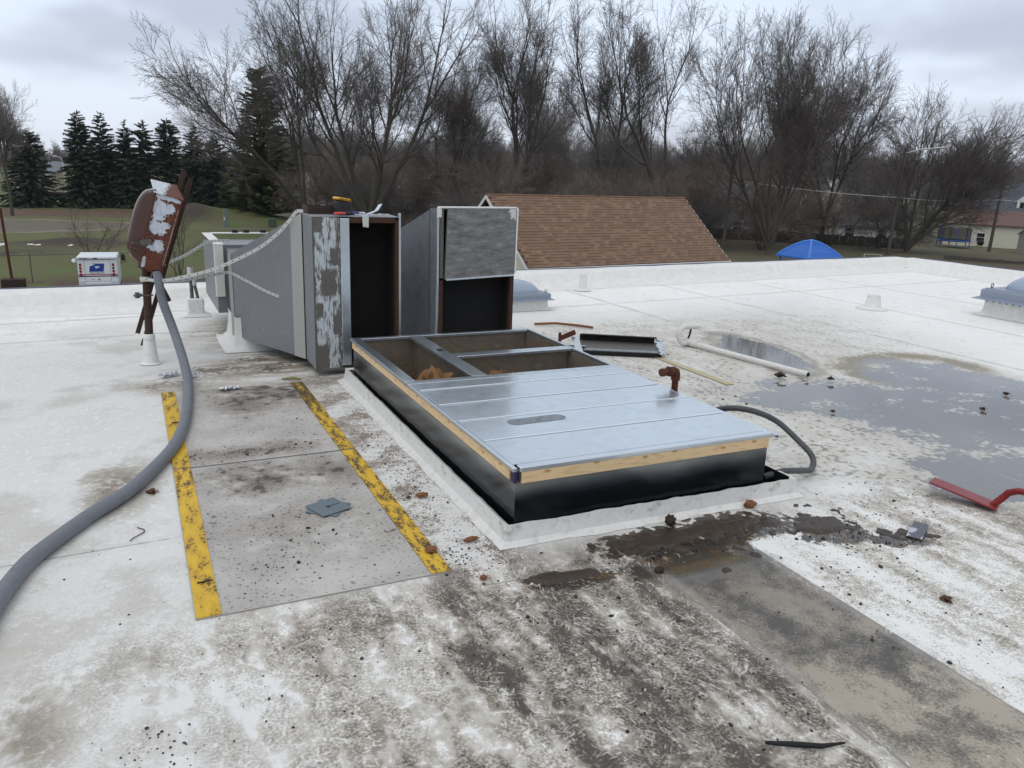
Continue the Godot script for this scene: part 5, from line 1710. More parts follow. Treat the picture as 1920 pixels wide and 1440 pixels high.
	chip.prism(PackedVector2Array([Vector2(-1, -0.4), Vector2(0.2, -0.7), Vector2(1, 0.1), Vector2(0.3, 0.8), Vector2(-0.7, 0.5)]), 0.5, Transform3D(Basis(Vector3.RIGHT, Vector3.FORWARD, Vector3.UP), Vector3.ZERO))
	var xs := []
	var cols := []
	for i in 20:
		var gv := rng.randf_range(0.006, 0.04)
		cols.append(Color(gv * 1.15, gv, gv * 0.85))
	var spots := [[0.6, -3.3, 0.35, 0.35, 170], [0.55, -4.6, 0.4, 0.1, 110], [0.9, -5.4, 0.2, 0.4, 50], [1.27, -4.0, 0.1, 0.9, 320], [1.2, -2.95, 0.12, 0.2, 150], [2.3, -2.66, 0.5, 0.1, 380], [3.05, -2.45, 0.22, 0.2, 230], [1.3, -2.2, 0.35, 0.3, 160], [1.6, -1.7, 0.4, 0.35, 120], [2.7, -1.9, 0.5, 0.5, 150], [3.6, -2.7, 0.4, 0.3, 150], [0.5, -2.3, 0.4, 0.3, 70], [-0.05, -2.15, 0.14, 0.12, 60], [4.2, -4.6, 0.4, 0.7, 140], [1.6, -6.1, 0.2, 0.1, 40], [4.6, -6.2, 0.5, 0.5, 60], [0.2, -3.2, 0.5, 1.2, 60]]
	for q in spots:
		for i in q[4]:
			var p := Vector3(q[0] + rng.randfn(0.0, 0.55) * q[2], 0.001, q[1] + rng.randfn(0.0, 0.55) * q[3])
			if p.x > 1.36 and p.x < 3.2 and p.z < -2.86 and p.z > -6.1: continue
			if p.x > 0.09 and p.x < 1.13 and p.z < -2.82 and p.z > -6.09: p.y = 0.0065 if p.x > 0.2 and p.x < 1.02 else 0.0105
			var sz := 0.0016 + 0.0045 * pow(rng.randf(), 3.0) + (0.006 if rng.randf() < 0.03 else 0.0)
			xs.append(Transform3D(Basis.from_euler(Vector3(rng.randf_range(-0.25, 0.25), rng.randf() * TAU, rng.randf_range(-0.25, 0.25))).scaled(Vector3(sz, sz, sz)), p))
	var gm := mk(Color.WHITE, 0.85)
	gm.vertex_color_use_as_albedo = true
	var grit := many("roof_grit", chip.done(), gm, xs, null, cols)
	tag(grit, "black and brown grit flakes scattered over the membrane, pads and muck", "grit")

func foil(at: Vector3, turn: float, s: float, label: String):
	var f := noise(int(at.x * 1000.0) + 7, 6.0, 3)
	var mb := MB.new()
	var g := []
	for i in 13:
		var row := []
		for j in 8:
			var p := Vector3((i / 12.0 - 0.5) * 0.15, 0.0, (j / 7.0 - 0.5) * 0.06)
			p.y = 0.004 + 0.03 * s * absf(f.get_noise_2d(p.x * 4.0, p.z * 6.0)) * 2.0
			p.x += 0.02 * f.get_noise_2d(p.z * 8.0, 4.0)
			row.append(Basis(Vector3.UP, turn) * p)
		g.append(row)
	for i in 12:
		for j in 7:
			mb.quad(g[i][j + 1], g[i + 1][j + 1], g[i + 1][j], g[i][j])
	one("foil_scrap", mb, M.foilm, label, "foil scrap", at)

func leaf(at: Vector3, s: float, turn: float, m: Material, label: String):
	var mb := MB.new()
	var f := noise(int(absf(at.x * 977.0 + at.z * 331.0)) + 3, 9.0, 2)
	for k in 3:
		var g := []
		for i in 9:
			var t := i / 8.0
			var w := s * 0.45 * sin(PI * pow(t, 0.8)) + 0.002
			var y := 0.12 * s * absf(sin(t * 3.0 + k)) + 0.1 * s * f.get_noise_2d(t * 0.3, k)
			var o := Basis(Vector3.UP, turn + k * 2.2) * Vector3((t - 0.3) * s * 1.3, y, 0)
			var sd := Basis(Vector3.UP, turn + k * 2.2) * Vector3(0, w * 0.5, w)
			g.append([o - sd * 0.9, o, o + sd])
		for i in 8:
			for j in 2:
				mb.quad(g[i][j + 1], g[i + 1][j + 1], g[i + 1][j], g[i][j])
	one("dry_leaf", mb, m, label, "leaf", at, "dry leaves on the roof")

func clod(at: Vector3, size: Vector3, sd: int, m: Material, label: String):
	one("clod", lump(sd, size * 0.75, 0.6, 12, 16), m, label, "clod", at, "clods of dirt around the kerb")

func heap(at: Vector3, size: Vector3, sd: int, label: String):
	var f := noise(sd, 1.0, 3)
	var mb := MB.new()
	var q := RandomNumberGenerator.new()
	q.seed = sd
	for i in 260:
		var a := q.randf() * TAU
		var d := sqrt(q.randf())
		var h := (1.0 - d) * size.y * (1.0 + 0.5 * f.get_noise_2d(a * 3.0, d))
		var p := Vector3(cos(a) * d * size.x, 0.004 + h * q.randf(), sin(a) * d * size.z)
		var s := q.randf_range(0.015, 0.035)
		mb.box(p, Vector3(s * 1.6, 0.003, s), Basis.from_euler(Vector3(q.randf_range(-0.6, 0.6), q.randf() * TAU, q.randf_range(-0.6, 0.6))))
	var o := one("leaf_heap", mb, M.leaf, label, "leaf heap", at, "heaps of leaves along the parapet")
	o.set_meta("kind", "stuff")

# ------------------------------------------------------------------ trees
var sprig: ArrayMesh
var spray: ArrayMesh

func rv(q: RandomNumberGenerator) -> Vector3:
	return Vector3(q.randfn(), q.randfn(), q.randfn()) * 0.58

# one fine branching twig about a metre long, growing along +y
func make_sprig() -> ArrayMesh:
	var q := RandomNumberGenerator.new()
	q.seed = 5
	var mb := MB.new()
	var p := Vector3.ZERO
	var d := Vector3.UP
	for i in 6:
		d = (d + rv(q) * 0.13).normalized()
		var e := p + d * 0.18
		mb.seg(p, e, lerpf(0.013, 0.005, i / 6.0), lerpf(0.013, 0.005, (i + 1) / 6.0), 3)
		for s in 1 + (i % 2):
			if i == 0 and s == 0: continue
			var sd := (d + rv(q).normalized() * 0.75).normalized()
			var a := e
			var ln := q.randf_range(0.09, 0.15)
			for j in 3:
				sd = (sd + rv(q) * 0.16 + Vector3.UP * 0.08).normalized()
				var b := a + sd * ln
				mb.seg(a, b, 0.0065 - j * 0.0012, 0.0053 - j * 0.0012, 3)
				if j < 2:
					var td := (sd + rv(q).normalized() * 0.7).normalized()
					mb.seg(b, b + td * ln * 1.2, 0.0045, 0.003, 3)
				a = b
		p = e
	return mb.done()

func make_spray() -> ArrayMesh:
	var q := RandomNumberGenerator.new()
	q.seed = 6
	var mb := MB.new()
	# a frond along +x, hanging a little, set with flat needle shoots
	for i in 13:
		var t := i / 12.0
		var p := Vector3(t, -0.10 * t * t, 0)
		for s in [-1.0, 1.0]:
			var l := lerpf(0.34, 0.10, t) * q.randf_range(0.7, 1.2)
			var d := Vector3(0.62, -0.34 + q.randfn() * 0.15, s * 0.8).normalized()
			var w := Vector3(0.045, 0.0, -0.03 * s)
			var up := Vector3(0, 0.03, 0)
			mb.quad(p - w, p + d * l * 0.6 - w * 0.6 + up, p + d * l, p + d * l * 0.5 + w)
			mb.tri(p, p + d * l * 0.5 + Vector3(0.03, -0.16, 0), p + d * l * 0.9)
			mb.tri(p + d * l * 0.2, p + d * l * 0.4 + Vector3(-0.02, -0.24, 0), p + d * l * 0.6)
		mb.tri(p + Vector3(-0.05, 0, 0.03), p + Vector3(0.1, 0.05, 0), p + Vector3(-0.03, 0.0, -0.03))
	return mb.done()

func grow(q: RandomNumberGenerator, cfg: Dictionary, mb: MB, tips: Array):
	var h: float = cfg.h
	var top: int = cfg.get("levels", 3)
	var stack := []
	var r0: float = cfg.get("r", h * 0.013)
	var trunk: float = cfg.get("trunk", 0.15) * h
	var lean: Vector3 = cfg.get("lean", Vector3.ZERO)
	var d0 := (Vector3.UP + lean * 0.6).normalized()
	var p0 := Vector3(0, -0.3, 0)
	if trunk > 0.5:
		var p1 := p0 + (d0 + rv(q) * 0.05).normalized() * trunk * 0.5
		var p2 := p1 + (d0 + rv(q) * 0.06).normalized() * trunk * 0.5
		mb.seg(p0, p1, r0 * 1.5, r0 * 1.15, 8)
		mb.seg(p1, p2, r0 * 1.15, r0, 8)
		p0 = p2
	var stems: int = cfg.get("stems", 3)
	var spread: float = cfg.get("spread", 0.3)
	for i in stems:
		var az := TAU * (i + q.randf() * 0.6) / stems
		var tilt := spread * (0.5 + 0.7 * q.randf()) if stems > 1 else 0.03
		var d := (Vector3(cos(az) * tilt, 1.0, sin(az) * tilt) + lean).normalized()
		var ln: float = (h - trunk) * float(cfg.get("stem_len", 0.62)) * q.randf_range(0.85, 1.1)
		stack.append([p0, d, ln, r0 * (0.85 if stems > 1 else 1.0), 0])
	var segs := [9, 7, 5, 4]
	var trop: float = cfg.get("trop", 0.10)
	var wob: float = cfg.get("wob", 0.105)
	var ang: float = cfg.get("angle", 0.75)
	while stack.size() > 0:
		var it: Array = stack.pop_back()
		var p: Vector3 = it[0]
		var d: Vector3 = it[1]
		var ln: float = it[2]
		var r: float = it[3]
		var lv: int = it[4]
		var n: int = segs[lv]
		var st := ln / n
		var rend := maxf(r * 0.5, 0.012)
		for i in n:
			d = (d + rv(q) * wob + Vector3.UP * trop * (1.0 if lv > 0 else 0.4) + lean * 0.03).normalized()
			var e := p + d * st
			var ra := lerpf(r, rend, float(i) / n)
			var rb := lerpf(r, rend, float(i + 1) / n)
			mb.seg(p, e, ra, rb, 7 if ra > 0.12 else 4 if ra > 0.04 else 3)
			if lv < top:
				if i >= (3 if lv == 0 else 1) and q.randf() < cfg.get("branch", 0.66):
					var side := rv(q)
					side = (side - d * side.dot(d)).normalized()
					var cd := (d + side * ang * q.randf_range(0.75, 1.45)).normalized()
					stack.append([e, cd, ln * q.randf_range(0.42, 0.66) * (1.0 - 0.35 * i / n), rb * q.randf_range(0.5, 0.66), lv + 1])
			else:
				for k in cfg.get("twigs", 1):
					var side := rv(q)
					var cd := (d + side * 0.9).normalized()
					if q.randf() < cfg.get("keep", 0.56): tips.append([e, cd, st])
			p = e
		if lv < top:
			for k in 2:
				var cd := (d + rv(q) * 0.32).normalized()
				stack.append([p, cd, ln * q.randf_range(0.45, 0.62), rend * 0.9, lv + 1])
		else:
			tips.append([p, d, st])

func tip_xfs(q: RandomNumberGenerator, tips: Array, scale: float) -> Array:
	var out := []
	for t in tips:
		var y: Vector3 = t[1]
		var x := y.cross(rv(q)).normalized()
		if q.randf() < 0.25: continue
		var s: float = scale * q.randf_range(0.7, 1.3)
		out.append(Transform3D(Basis(x * s, y * s, x.cross(y) * s), t[0]))
	return out

func bare_tree(called: String, label: String, at: Vector3, cfg: Dictionary, group := "") -> Node3D:
	var q := RandomNumberGenerator.new()
	q.seed = cfg.sd
	var r := thing(called, label, cfg.get("category", "tree"), at, 0.0, group)
	# grow once to see how tall it gets, then again to its true height
	var mb := MB.new()
	var tips := []
	grow(q, cfg, mb, tips)
	var high := 0.0
	for t in tips: high = maxf(high, t[0].y + 0.8)
	cfg.h = cfg.h * cfg.h / high
	q.seed = cfg.sd
	mb = MB.new()
	tips = []
	grow(q, cfg, mb, tips)
	part("trunk_and_limbs", mb, cfg.get("bark", M.bark), r)
	many("twigs", sprig, cfg.get("twig_mat", M.twig), tip_xfs(q, tips, cfg.get("sprig", 1.4)), r)
	return r

func copy(o: Node3D, at: Vector3, turn: float, scale: Vector3, label := "", group := "") -> Node3D:
	var c: Node3D = o.duplicate()
	c.name = numbered((o.name as String).rstrip("_0123456789"))
	add_child(c)
	c.position = at
	c.rotation.y = turn
	c.scale = scale
	if label != "": c.set_meta("label", label)
	if group != "": c.set_meta("group", group)
	return c

func conifer(called: String, label: String, at: Vector3, h: float, rad: float, sd: int, m: Material, shape := 0.9, droop := 0.25, gaps := 0.12, group := "") -> Node3D:
	var q := RandomNumberGenerator.new()
	q.seed = sd
	var r := thing(called, label, "evergreen tree", at, 0.0, group)
	var tr := MB.new()
	tr.tube([Vector3(0, -0.2, 0), Vector3(0, h * 0.5, 0), Vector3(0, h * 0.97, 0)], [h * 0.014, h * 0.008, 0.015], 7)
	var xs := []
	var y := h * 0.05
	while y < h * 0.985:
		var t := y / h
		var n := int(lerpf(9.0, 4.0, t))
		for k in n:
			if q.randf() < gaps: continue
			var az := TAU * (k + q.randf()) / n
			var l := rad * pow(1.0 - t, shape) * q.randf_range(0.62, 1.12) + 0.18
			var p := Vector3(0, y + q.randf_range(-0.15, 0.15), 0)
			var slope := lerpf(-droop, 0.5, pow(t, 1.6))
			var dir := Vector3(cos(az), slope, sin(az)).normalized()
			var steps := clampi(int(l / 0.55), 1, 6)
			for i in steps:
				var f := (i + 0.15) / steps
				var o := p + dir * l * f + Vector3(0, 0.06 * l * f * f, 0)
				var s := maxf(0.42, l / steps * 1.5) * q.randf_range(0.8, 1.2)
				var b := Basis(Vector3.UP, -az + q.randfn() * 0.25) * Basis(Vector3.BACK, slope * 0.7 + q.randfn() * 0.15) * Basis(Vector3.RIGHT, q.randfn() * 0.5)
				xs.append(Transform3D(b.scaled_local(Vector3(s, s, s)), o))
		y += 0.2 + 0.07 * q.randf()
	xs.append(Transform3D(Basis(Vector3.BACK, PI / 2.0).scaled_local(Vector3(0.7, 0.7, 0.7)), Vector3(0, h * 0.955, 0)))
	part("trunk", tr, M.bark, r)
	many("needle_sprays", spray, m, xs, r)
	return r

func build_trees():
	sprig = make_sprig()
	spray = make_spray()
	M.bark = noisy(201, 0.05, 4, [lin(0.05, 0.042, 0.035), lin(0.10, 0.086, 0.07), lin(0.07, 0.06, 0.05)], 0.95, 0.0, Vector3(0.7, 0.3, 0.7))
	M.twig = mk(lin(0.135, 0.112, 0.097), 0.95)
	M.twig_brown = mk(lin(0.215, 0.172, 0.14), 0.95)
	M.twig_grey = mk(lin(0.20, 0.178, 0.16), 0.95)
	M.bark_brown = noisy(202, 0.05, 4, [lin(0.05, 0.035, 0.027), lin(0.085, 0.06, 0.045)], 0.95, 0.0, Vector3(0.7, 0.3, 0.7))
	M.needle = noisy(203, 0.05, 3, [lin(0.022, 0.034, 0.018), lin(0.05, 0.068, 0.032), lin(0.034, 0.052, 0.026)], 0.8, 0.0, Vector3(1, 1, 1))
	M.needle_olive = noisy(204, 0.05, 3, [lin(0.040, 0.052, 0.014), lin(0.085, 0.098, 0.026), lin(0.06, 0.074, 0.02)], 0.8, 0.0, Vector3(0.6, 0.6, 0.6))
	# the row of spruces at the far left
	var row := [[-5.7, -131.0, 13.4, 3.6, "tallest left spruce of the row, dense, beside the beige house"], [-2.8, -131.6, 13.3, 3.0, "thin gappy spruce, second from the left of the row"], [0.2, -131.0, 12.5, 2.9, "narrow spruce in the middle of the row, third from the left"], [2.6, -131.8, 12.6, 2.9, "open pointed spruce, fourth from the left of the row"], [5.8, -130.9, 13.0, 3.7, "broad layered spruce, fifth from the left of the row"], [9.4, -130.9, 12.4, 3.0, "slim spruce, sixth from the left of the row"], [12.3, -130.4, 10.6, 3.6, "short dark spruce at the right end of the row, next to the olive evergreen"]]
	for i in row.size():
		var s: Array = row[i]
		conifer("spruce_tree", s[4], Vector3(s[0], GROUND - 0.2, s[1]), s[2], s[3], 300 + i, M.needle, [0.85, 0.75, 0.95, 0.8, 0.7, 0.9, 0.65][i], [0.3, 0.12, 0.2, 0.38, 0.28, 0.1, 0.35][i], 0.25 if i == 1 or i == 3 else 0.08, "row of spruces behind the yard")
	conifer("spruce_tree", "broad dark evergreen left of the beige house, below the bare tree", Vector3(-12.1, GROUND, -130.4), 10.2, 4.4, 310, M.needle, 0.7, 0.35, 0.05)
	conifer("arborvitae_tree", "tall olive green evergreen spire in front of the bare limbs", Vector3(15.9, GROUND, -109.0), 18.8, 5.0, 311, M.needle_olive, 0.62, -0.1, 0.0)

	# the big bare trees, each grown to its own habit
	bare_tree("bare_tree", "thin bare tree at the left edge of the photograph", Vector3(-12.6, GROUND, -111.4), {"sd": 401, "h": 15.0, "stems": 3, "spread": 0.2, "trunk": 0.25, "r": 0.16, "twig_mat": M.twig_grey, "sprig": 1.2, "keep": 0.3})
	bare_tree("bare_tree", "bare tree whose long limbs reach left over the olive evergreen", Vector3(17.6, GROUND, -88.5), {"sd": 402, "h": 22.5, "stems": 4, "spread": 0.5, "trunk": 0.12, "lean": Vector3(-0.36, 0, 0.06), "trop": 0.05, "r": 0.26})
	bare_tree("bare_tree", "tallest spreading bare tree with a fan of dark limbs, behind the left duct", Vector3(22.2, GROUND, -81.0), {"sd": 403, "h": 27.0, "stems": 6, "spread": 0.9, "trunk": 0.10, "trop": 0.07, "r": 0.36, "angle": 0.75})
	bare_tree("bare_tree", "upright bare tree rising between the two ducts and the brown roof", Vector3(39.0, GROUND, -81.0), {"sd": 404, "h": 26.5, "stems": 4, "spread": 0.46, "trunk": 0.18, "trop": 0.09, "r": 0.28, "keep": 0.5})
	bare_tree("bare_tree", "tall bare tree with a clean mossy trunk above the brown roof's middle", Vector3(48.4, GROUND, -78.3), {"sd": 405, "h": 26.5, "stems": 2, "spread": 0.22, "trunk": 0.26, "trop": 0.09, "r": 0.3})
	bare_tree("bare_tree", "bare tree with two tall thin leaders above the right end of the brown roof", Vector3(55.2, GROUND, -77.5), {"sd": 406, "h": 27.0, "stems": 3, "spread": 0.3, "trunk": 0.2, "trop": 0.13, "r": 0.26})
	bare_tree("bare_tree", "many-stemmed bare tree left of the blue canopy, the front tree of the right half", Vector3(57.2, GROUND, -60.9), {"sd": 407, "h": 22.5, "stems": 7, "spread": 0.52, "keep": 0.42, "trunk": 0.05, "trop": 0.10, "r": 0.2})
	bare_tree("bare_tree", "bare tree above the blue canopy, second row", Vector3(72.6, GROUND, -69.0), {"sd": 408, "h": 22.0, "stems": 4, "spread": 0.34, "trunk": 0.15, "trop": 0.1, "r": 0.24})
	bare_tree("bare_tree", "wide bare tree with limbs swept right, beside the lamp pole", Vector3(77.0, GROUND - 0.2, -61.0), {"sd": 409, "h": 18.5, "stems": 6, "spread": 0.5, "trunk": 0.06, "lean": Vector3(0.2, 0, 0.28), "trop": 0.035, "r": 0.24, "keep": 0.3})
	bare_tree("bare_tree", "slim bare tree between the left duct tree and the upright tree", Vector3(31.5, GROUND, -84.0), {"sd": 410, "h": 20.0, "stems": 3, "spread": 0.4, "trunk": 0.2, "r": 0.18, "keep": 0.4})
	# woodland behind: a few kinds, repeated
	var kinds := []
	for i in 3:
		kinds.append(bare_tree("woodland_tree", "bare grey tree in the woodland behind the front row of trees", Vector3(46.0 + i * 9.0, GROUND, -112.0 + i * 6.0), {"sd": 420 + i, "h": 19.0, "stems": 3, "spread": 0.3, "trunk": 0.16, "r": 0.17, "twig_mat": M.twig_grey, "sprig": 1.5, "keep": 0.36}, "woodland behind the front trees"))
	var q := RandomNumberGenerator.new()
	q.seed = 430
	for i in 28:
		var az := deg_to_rad(lerpf(9.5, 53.0, (i + q.randf() * 0.8) / 28.0))
		var d := q.randf_range(104.0, 150.0)
		var s := q.randf_range(0.58, 0.86) * (0.85 if az > 0.86 else 1.0)
		copy(kinds[i % 3], Vector3(sin(az) * d, GROUND, -cos(az) * d), q.randf() * TAU, Vector3(s, s * q.randf_range(0.9, 1.1), s))
	# brown thickets below them
	var shrubs := []
	for i in 3:
		shrubs.append(bare_tree("thicket_shrub", "dense brown leafless shrub in the thicket under the trees", Vector3(33.0 + i * 14.0, GROUND, -76.0 + i * 5.0), {"sd": 440 + i, "h": 7.5, "stems": 8, "spread": 0.75, "trunk": 0.0, "r": 0.06, "levels": 2, "trop": -0.02, "wob": 0.2, "stem_len": 0.75, "bark": M.bark_brown, "twig_mat": M.twig_brown if i > 0 else M.twig_grey, "sprig": 1.0, "twigs": 2, "keep": 0.5, "category": "shrub"}, "brown thicket under the trees"))
	var spots := [[16.5, 93], [18.5, 96], [20.5, 97], [23.0, 95], [24.5, 88], [26.0, 98], [27.5, 95], [29.0, 88], [30.5, 97], [32.5, 92], [34.5, 98], [36.0, 93], [38.0, 90], [39.2, 97], [47.0, 98], [50.0, 104], [22.0, 106], [31.5, 107], [37.0, 108], [43.0, 108], [12.5, 101], [14.5, 98]]
	for i in spots.size():
		var az := deg_to_rad(spots[i][0])
		var d: float = spots[i][1]
		var s := q.randf_range(0.8, 1.3)
		copy(shrubs[i % 3], Vector3(sin(az) * d, GROUND, -cos(az) * d), q.randf() * TAU, Vector3(s * 1.2, s, s * 1.2))
	# leafless saplings in the yard on the left
	bare_tree("yard_shrub", "low leafless shrub spreading behind the mail truck", Vector3(-2.4, GROUND, -62.0), {"sd": 450, "h": 4.2, "stems": 6, "spread": 0.8, "trunk": 0.0, "r": 0.05, "levels": 1, "trop": 0.0, "wob": 0.2, "stem_len": 0.8, "twig_mat": M.twig_brown, "sprig": 0.8, "category": "shrub"})
	bare_tree("yard_shrub", "leafless sapling standing behind the chain-link fence right of the floodlight", Vector3(2.6, GROUND, -55.0), {"sd": 451, "h": 5.2, "stems": 5, "spread": 0.45, "trunk": 0.0, "r": 0.045, "levels": 1, "trop": 0.03, "wob": 0.15, "stem_len": 0.8, "sprig": 0.7, "category": "shrub"})
	# far woods closing the view
	var fq := RandomNumberGenerator.new()
	fq.seed = 460
	var fm := MB.new()
	var ft := []
	grow(fq, {"h": 16.0, "stems": 3, "spread": 0.35, "trunk": 0.1, "r": 0.2, "levels": 2}, fm, ft)
	for t in ft:
		for k in 3:
			var dd: Vector3 = (t[1] + rv(fq) * 0.7).normalized()
			fm.seg(t[0], t[0] + dd * 1.8, 0.035, 0.02, 3)
	var xs := []
	for i in 420:
		var az := deg_to_rad(fq.randf_range(-16.0, 68.0))
		var d := fq.randf_range(210.0, 330.0)
		var s := fq.randf_range(0.7, 1.15) * (0.62 if az < 0.17 else 1.0)
		xs.append(Transform3D(Basis(Vector3.UP, fq.randf() * TAU).scaled(Vector3(s, s * 0.85, s)), Vector3(sin(az) * d, GROUND, -cos(az) * d)))
	var fw := many("distant_woods", fm.done(), M.twig_grey, xs)
	tag(fw, "far hazy line of leafless woods on the horizon", "woods")

# ------------------------------------------------------------------ ground beyond the roof
func bump(x: float, z: float, cx: float, cz: float, rx: float, rz: float) -> float:
	var u := (x - cx) / rx
	var w := (z - cz) / rz
	return exp(-(u * u + w * w))

func ground_y(x: float, z: float) -> float:
	var y := GROUND
	y += 0.6 * bump(x, z, -4.5, -75.0, 3.6, 2.5)
	y += 1.3 * bump(x, z, 12.0, -109.0, 5.5, 5.0) + 1.4 * bump(x, z, 6.8, -108.0, 2.6, 4.0)
	y += 0.12 * fB.get_noise_2d(x * 0.05, z * 0.05)
	var d := Vector2(x, z).length()
	if x > 50.0: y -= clampf((d - 98.0) * 0.018, 0.0, 0.9) * clampf((x - 50.0) / 20.0, 0.0, 1.0)
	return y

func ground_col(x: float, z: float) -> Color:
	var n := 0.5 + 0.6 * fB.get_noise_2d(x * 0.08, z * 0.08) + 0.4 * fC.get_noise_2d(x * 0.12, z * 0.12)
	var c := Color(0.118, 0.148, 0.032).lerp(Color(0.14, 0.128, 0.05), cov(n, 0.5, 0.3))
	if x > 45.0: c = Color(0.105, 0.108, 0.040).lerp(Color(0.14, 0.112, 0.066), cov(n, 0.55, 0.3))
	# leaf litter by the building and the fence
	c = c.lerp(Color(0.115, 0.066, 0.042), ss(-57.0, -51.0, z) * cov(n, 0.75, 0.25))
	c = c.lerp(Color(0.055, 0.035, 0.026), clampf(1.6 * bump(x, z, -4.5, -75.0, 4.2, 3.0), 0.0, 1.0))
	c = c.lerp(Color(0.055, 0.036, 0.024), clampf(1.5 * bump(x, z, 6.6, -107.0, 2.7, 4.5), 0.0, 1.0))
	c = c.lerp(Color(0.05, 0.034, 0.024), clampf(1.3 * bump(x, z, -9.0, -69.0, 4.0, 2.0), 0.0, 1.0) * cov(n, 0.6, 0.2))
	# pale riding ring, its track and the brown bank behind it
	var e := Vector2((x + 14.0) / 15.5, (z + 96.5) / 9.0).length()
	c = c.lerp(Color(0.17, 0.14, 0.11), ss(1.06, 0.98, e) * (0.6 + 0.4 * n))
	c = c.lerp(Color(0.30, 0.265, 0.22), ss(0.07, 0.02, absf(e - 0.98)))
	if x < 3.0: c = c.lerp(Color(0.135, 0.08, 0.048), ss(-109.0, -112.0, z) * ss(-128.0, -124.0, z) * 0.9)
	c = c.lerp(Color(0.24, 0.21, 0.175), ss(1.0, 0.4, absf(z + 93.5)) * ss(1.0, 4.0, x) * 0.7 * ss(24.0, 18.0, x))
	var d := Vector2(x, z).length()
	return c.lerp(Color(0.09, 0.072, 0.055), ss(80.0, 100.0, d) * ss(16.0, 22.0, x) * ss(60.0, 50.0, x) * 0.7)

func build_ground():
	var v := PackedVector3Array()
	var n := PackedVector3Array()
	var cl := PackedColorArray()
	var ix := PackedInt32Array()
	var az := []
	var a := -180.0
	while a < 180.0:
		az.append(deg_to_rad(a))
		a += 0.35 if a >= -16.0 and a < 64.0 else 4.0
	var rs := [0.0]
	var r := 6.0
	while r < 900.0:
		rs.append(r)
		r += 0.9 if r > 42.0 and r < 135.0 else maxf(4.0, r * 0.08)
	var nz := az.size()
	for q in rs:
		for t in az:
			var x: float = sin(t) * q
			var z: float = -cos(t) * q
			v.append(Vector3(x, ground_y(x, z), z))
			n.append(Vector3.UP)
			cl.append(ground_col(x, z))
	for i in rs.size() - 1:
		for k in nz:
			var j := (k + 1) % nz
			ix.append_array([i * nz + k, (i + 1) * nz + k, (i + 1) * nz + j, i * nz + k, (i + 1) * nz + j, i * nz + j])
	var arr := []
	arr.resize(Mesh.ARRAY_MAX)
	arr[Mesh.ARRAY_VERTEX] = v
	arr[Mesh.ARRAY_NORMAL] = n
	arr[Mesh.ARRAY_COLOR] = cl
	arr[Mesh.ARRAY_INDEX] = ix
	var m := ArrayMesh.new()
	m.add_surface_from_arrays(Mesh.PRIMITIVE_TRIANGLES, arr)
	var gm := noisy(501, 0.06, 5, [Color(0.62, 0.62, 0.62), Color(1, 1, 1), Color(0.8, 0.8, 0.8), Color(1, 1, 1)], 0.95, 0.0, Vector3(0.35, 0.35, 0.35))
	gm.uv1_world_triplanar = true
	gm.vertex_color_use_as_albedo = true
	struct("ground", m, gm)

# ------------------------------------------------------------------ mail truck
func glyphs(text: String, size: float, depth := 0.004) -> TextMesh:
	var t := TextMesh.new()
	var f := SystemFont.new()
	f.font_names = PackedStringArray(["Droid Sans"])
	f.font_weight = 700
	t.font = f
	t.text = text
	t.font_size = 64
	t.pixel_size = size / 64.0
	t.depth = depth
	return t

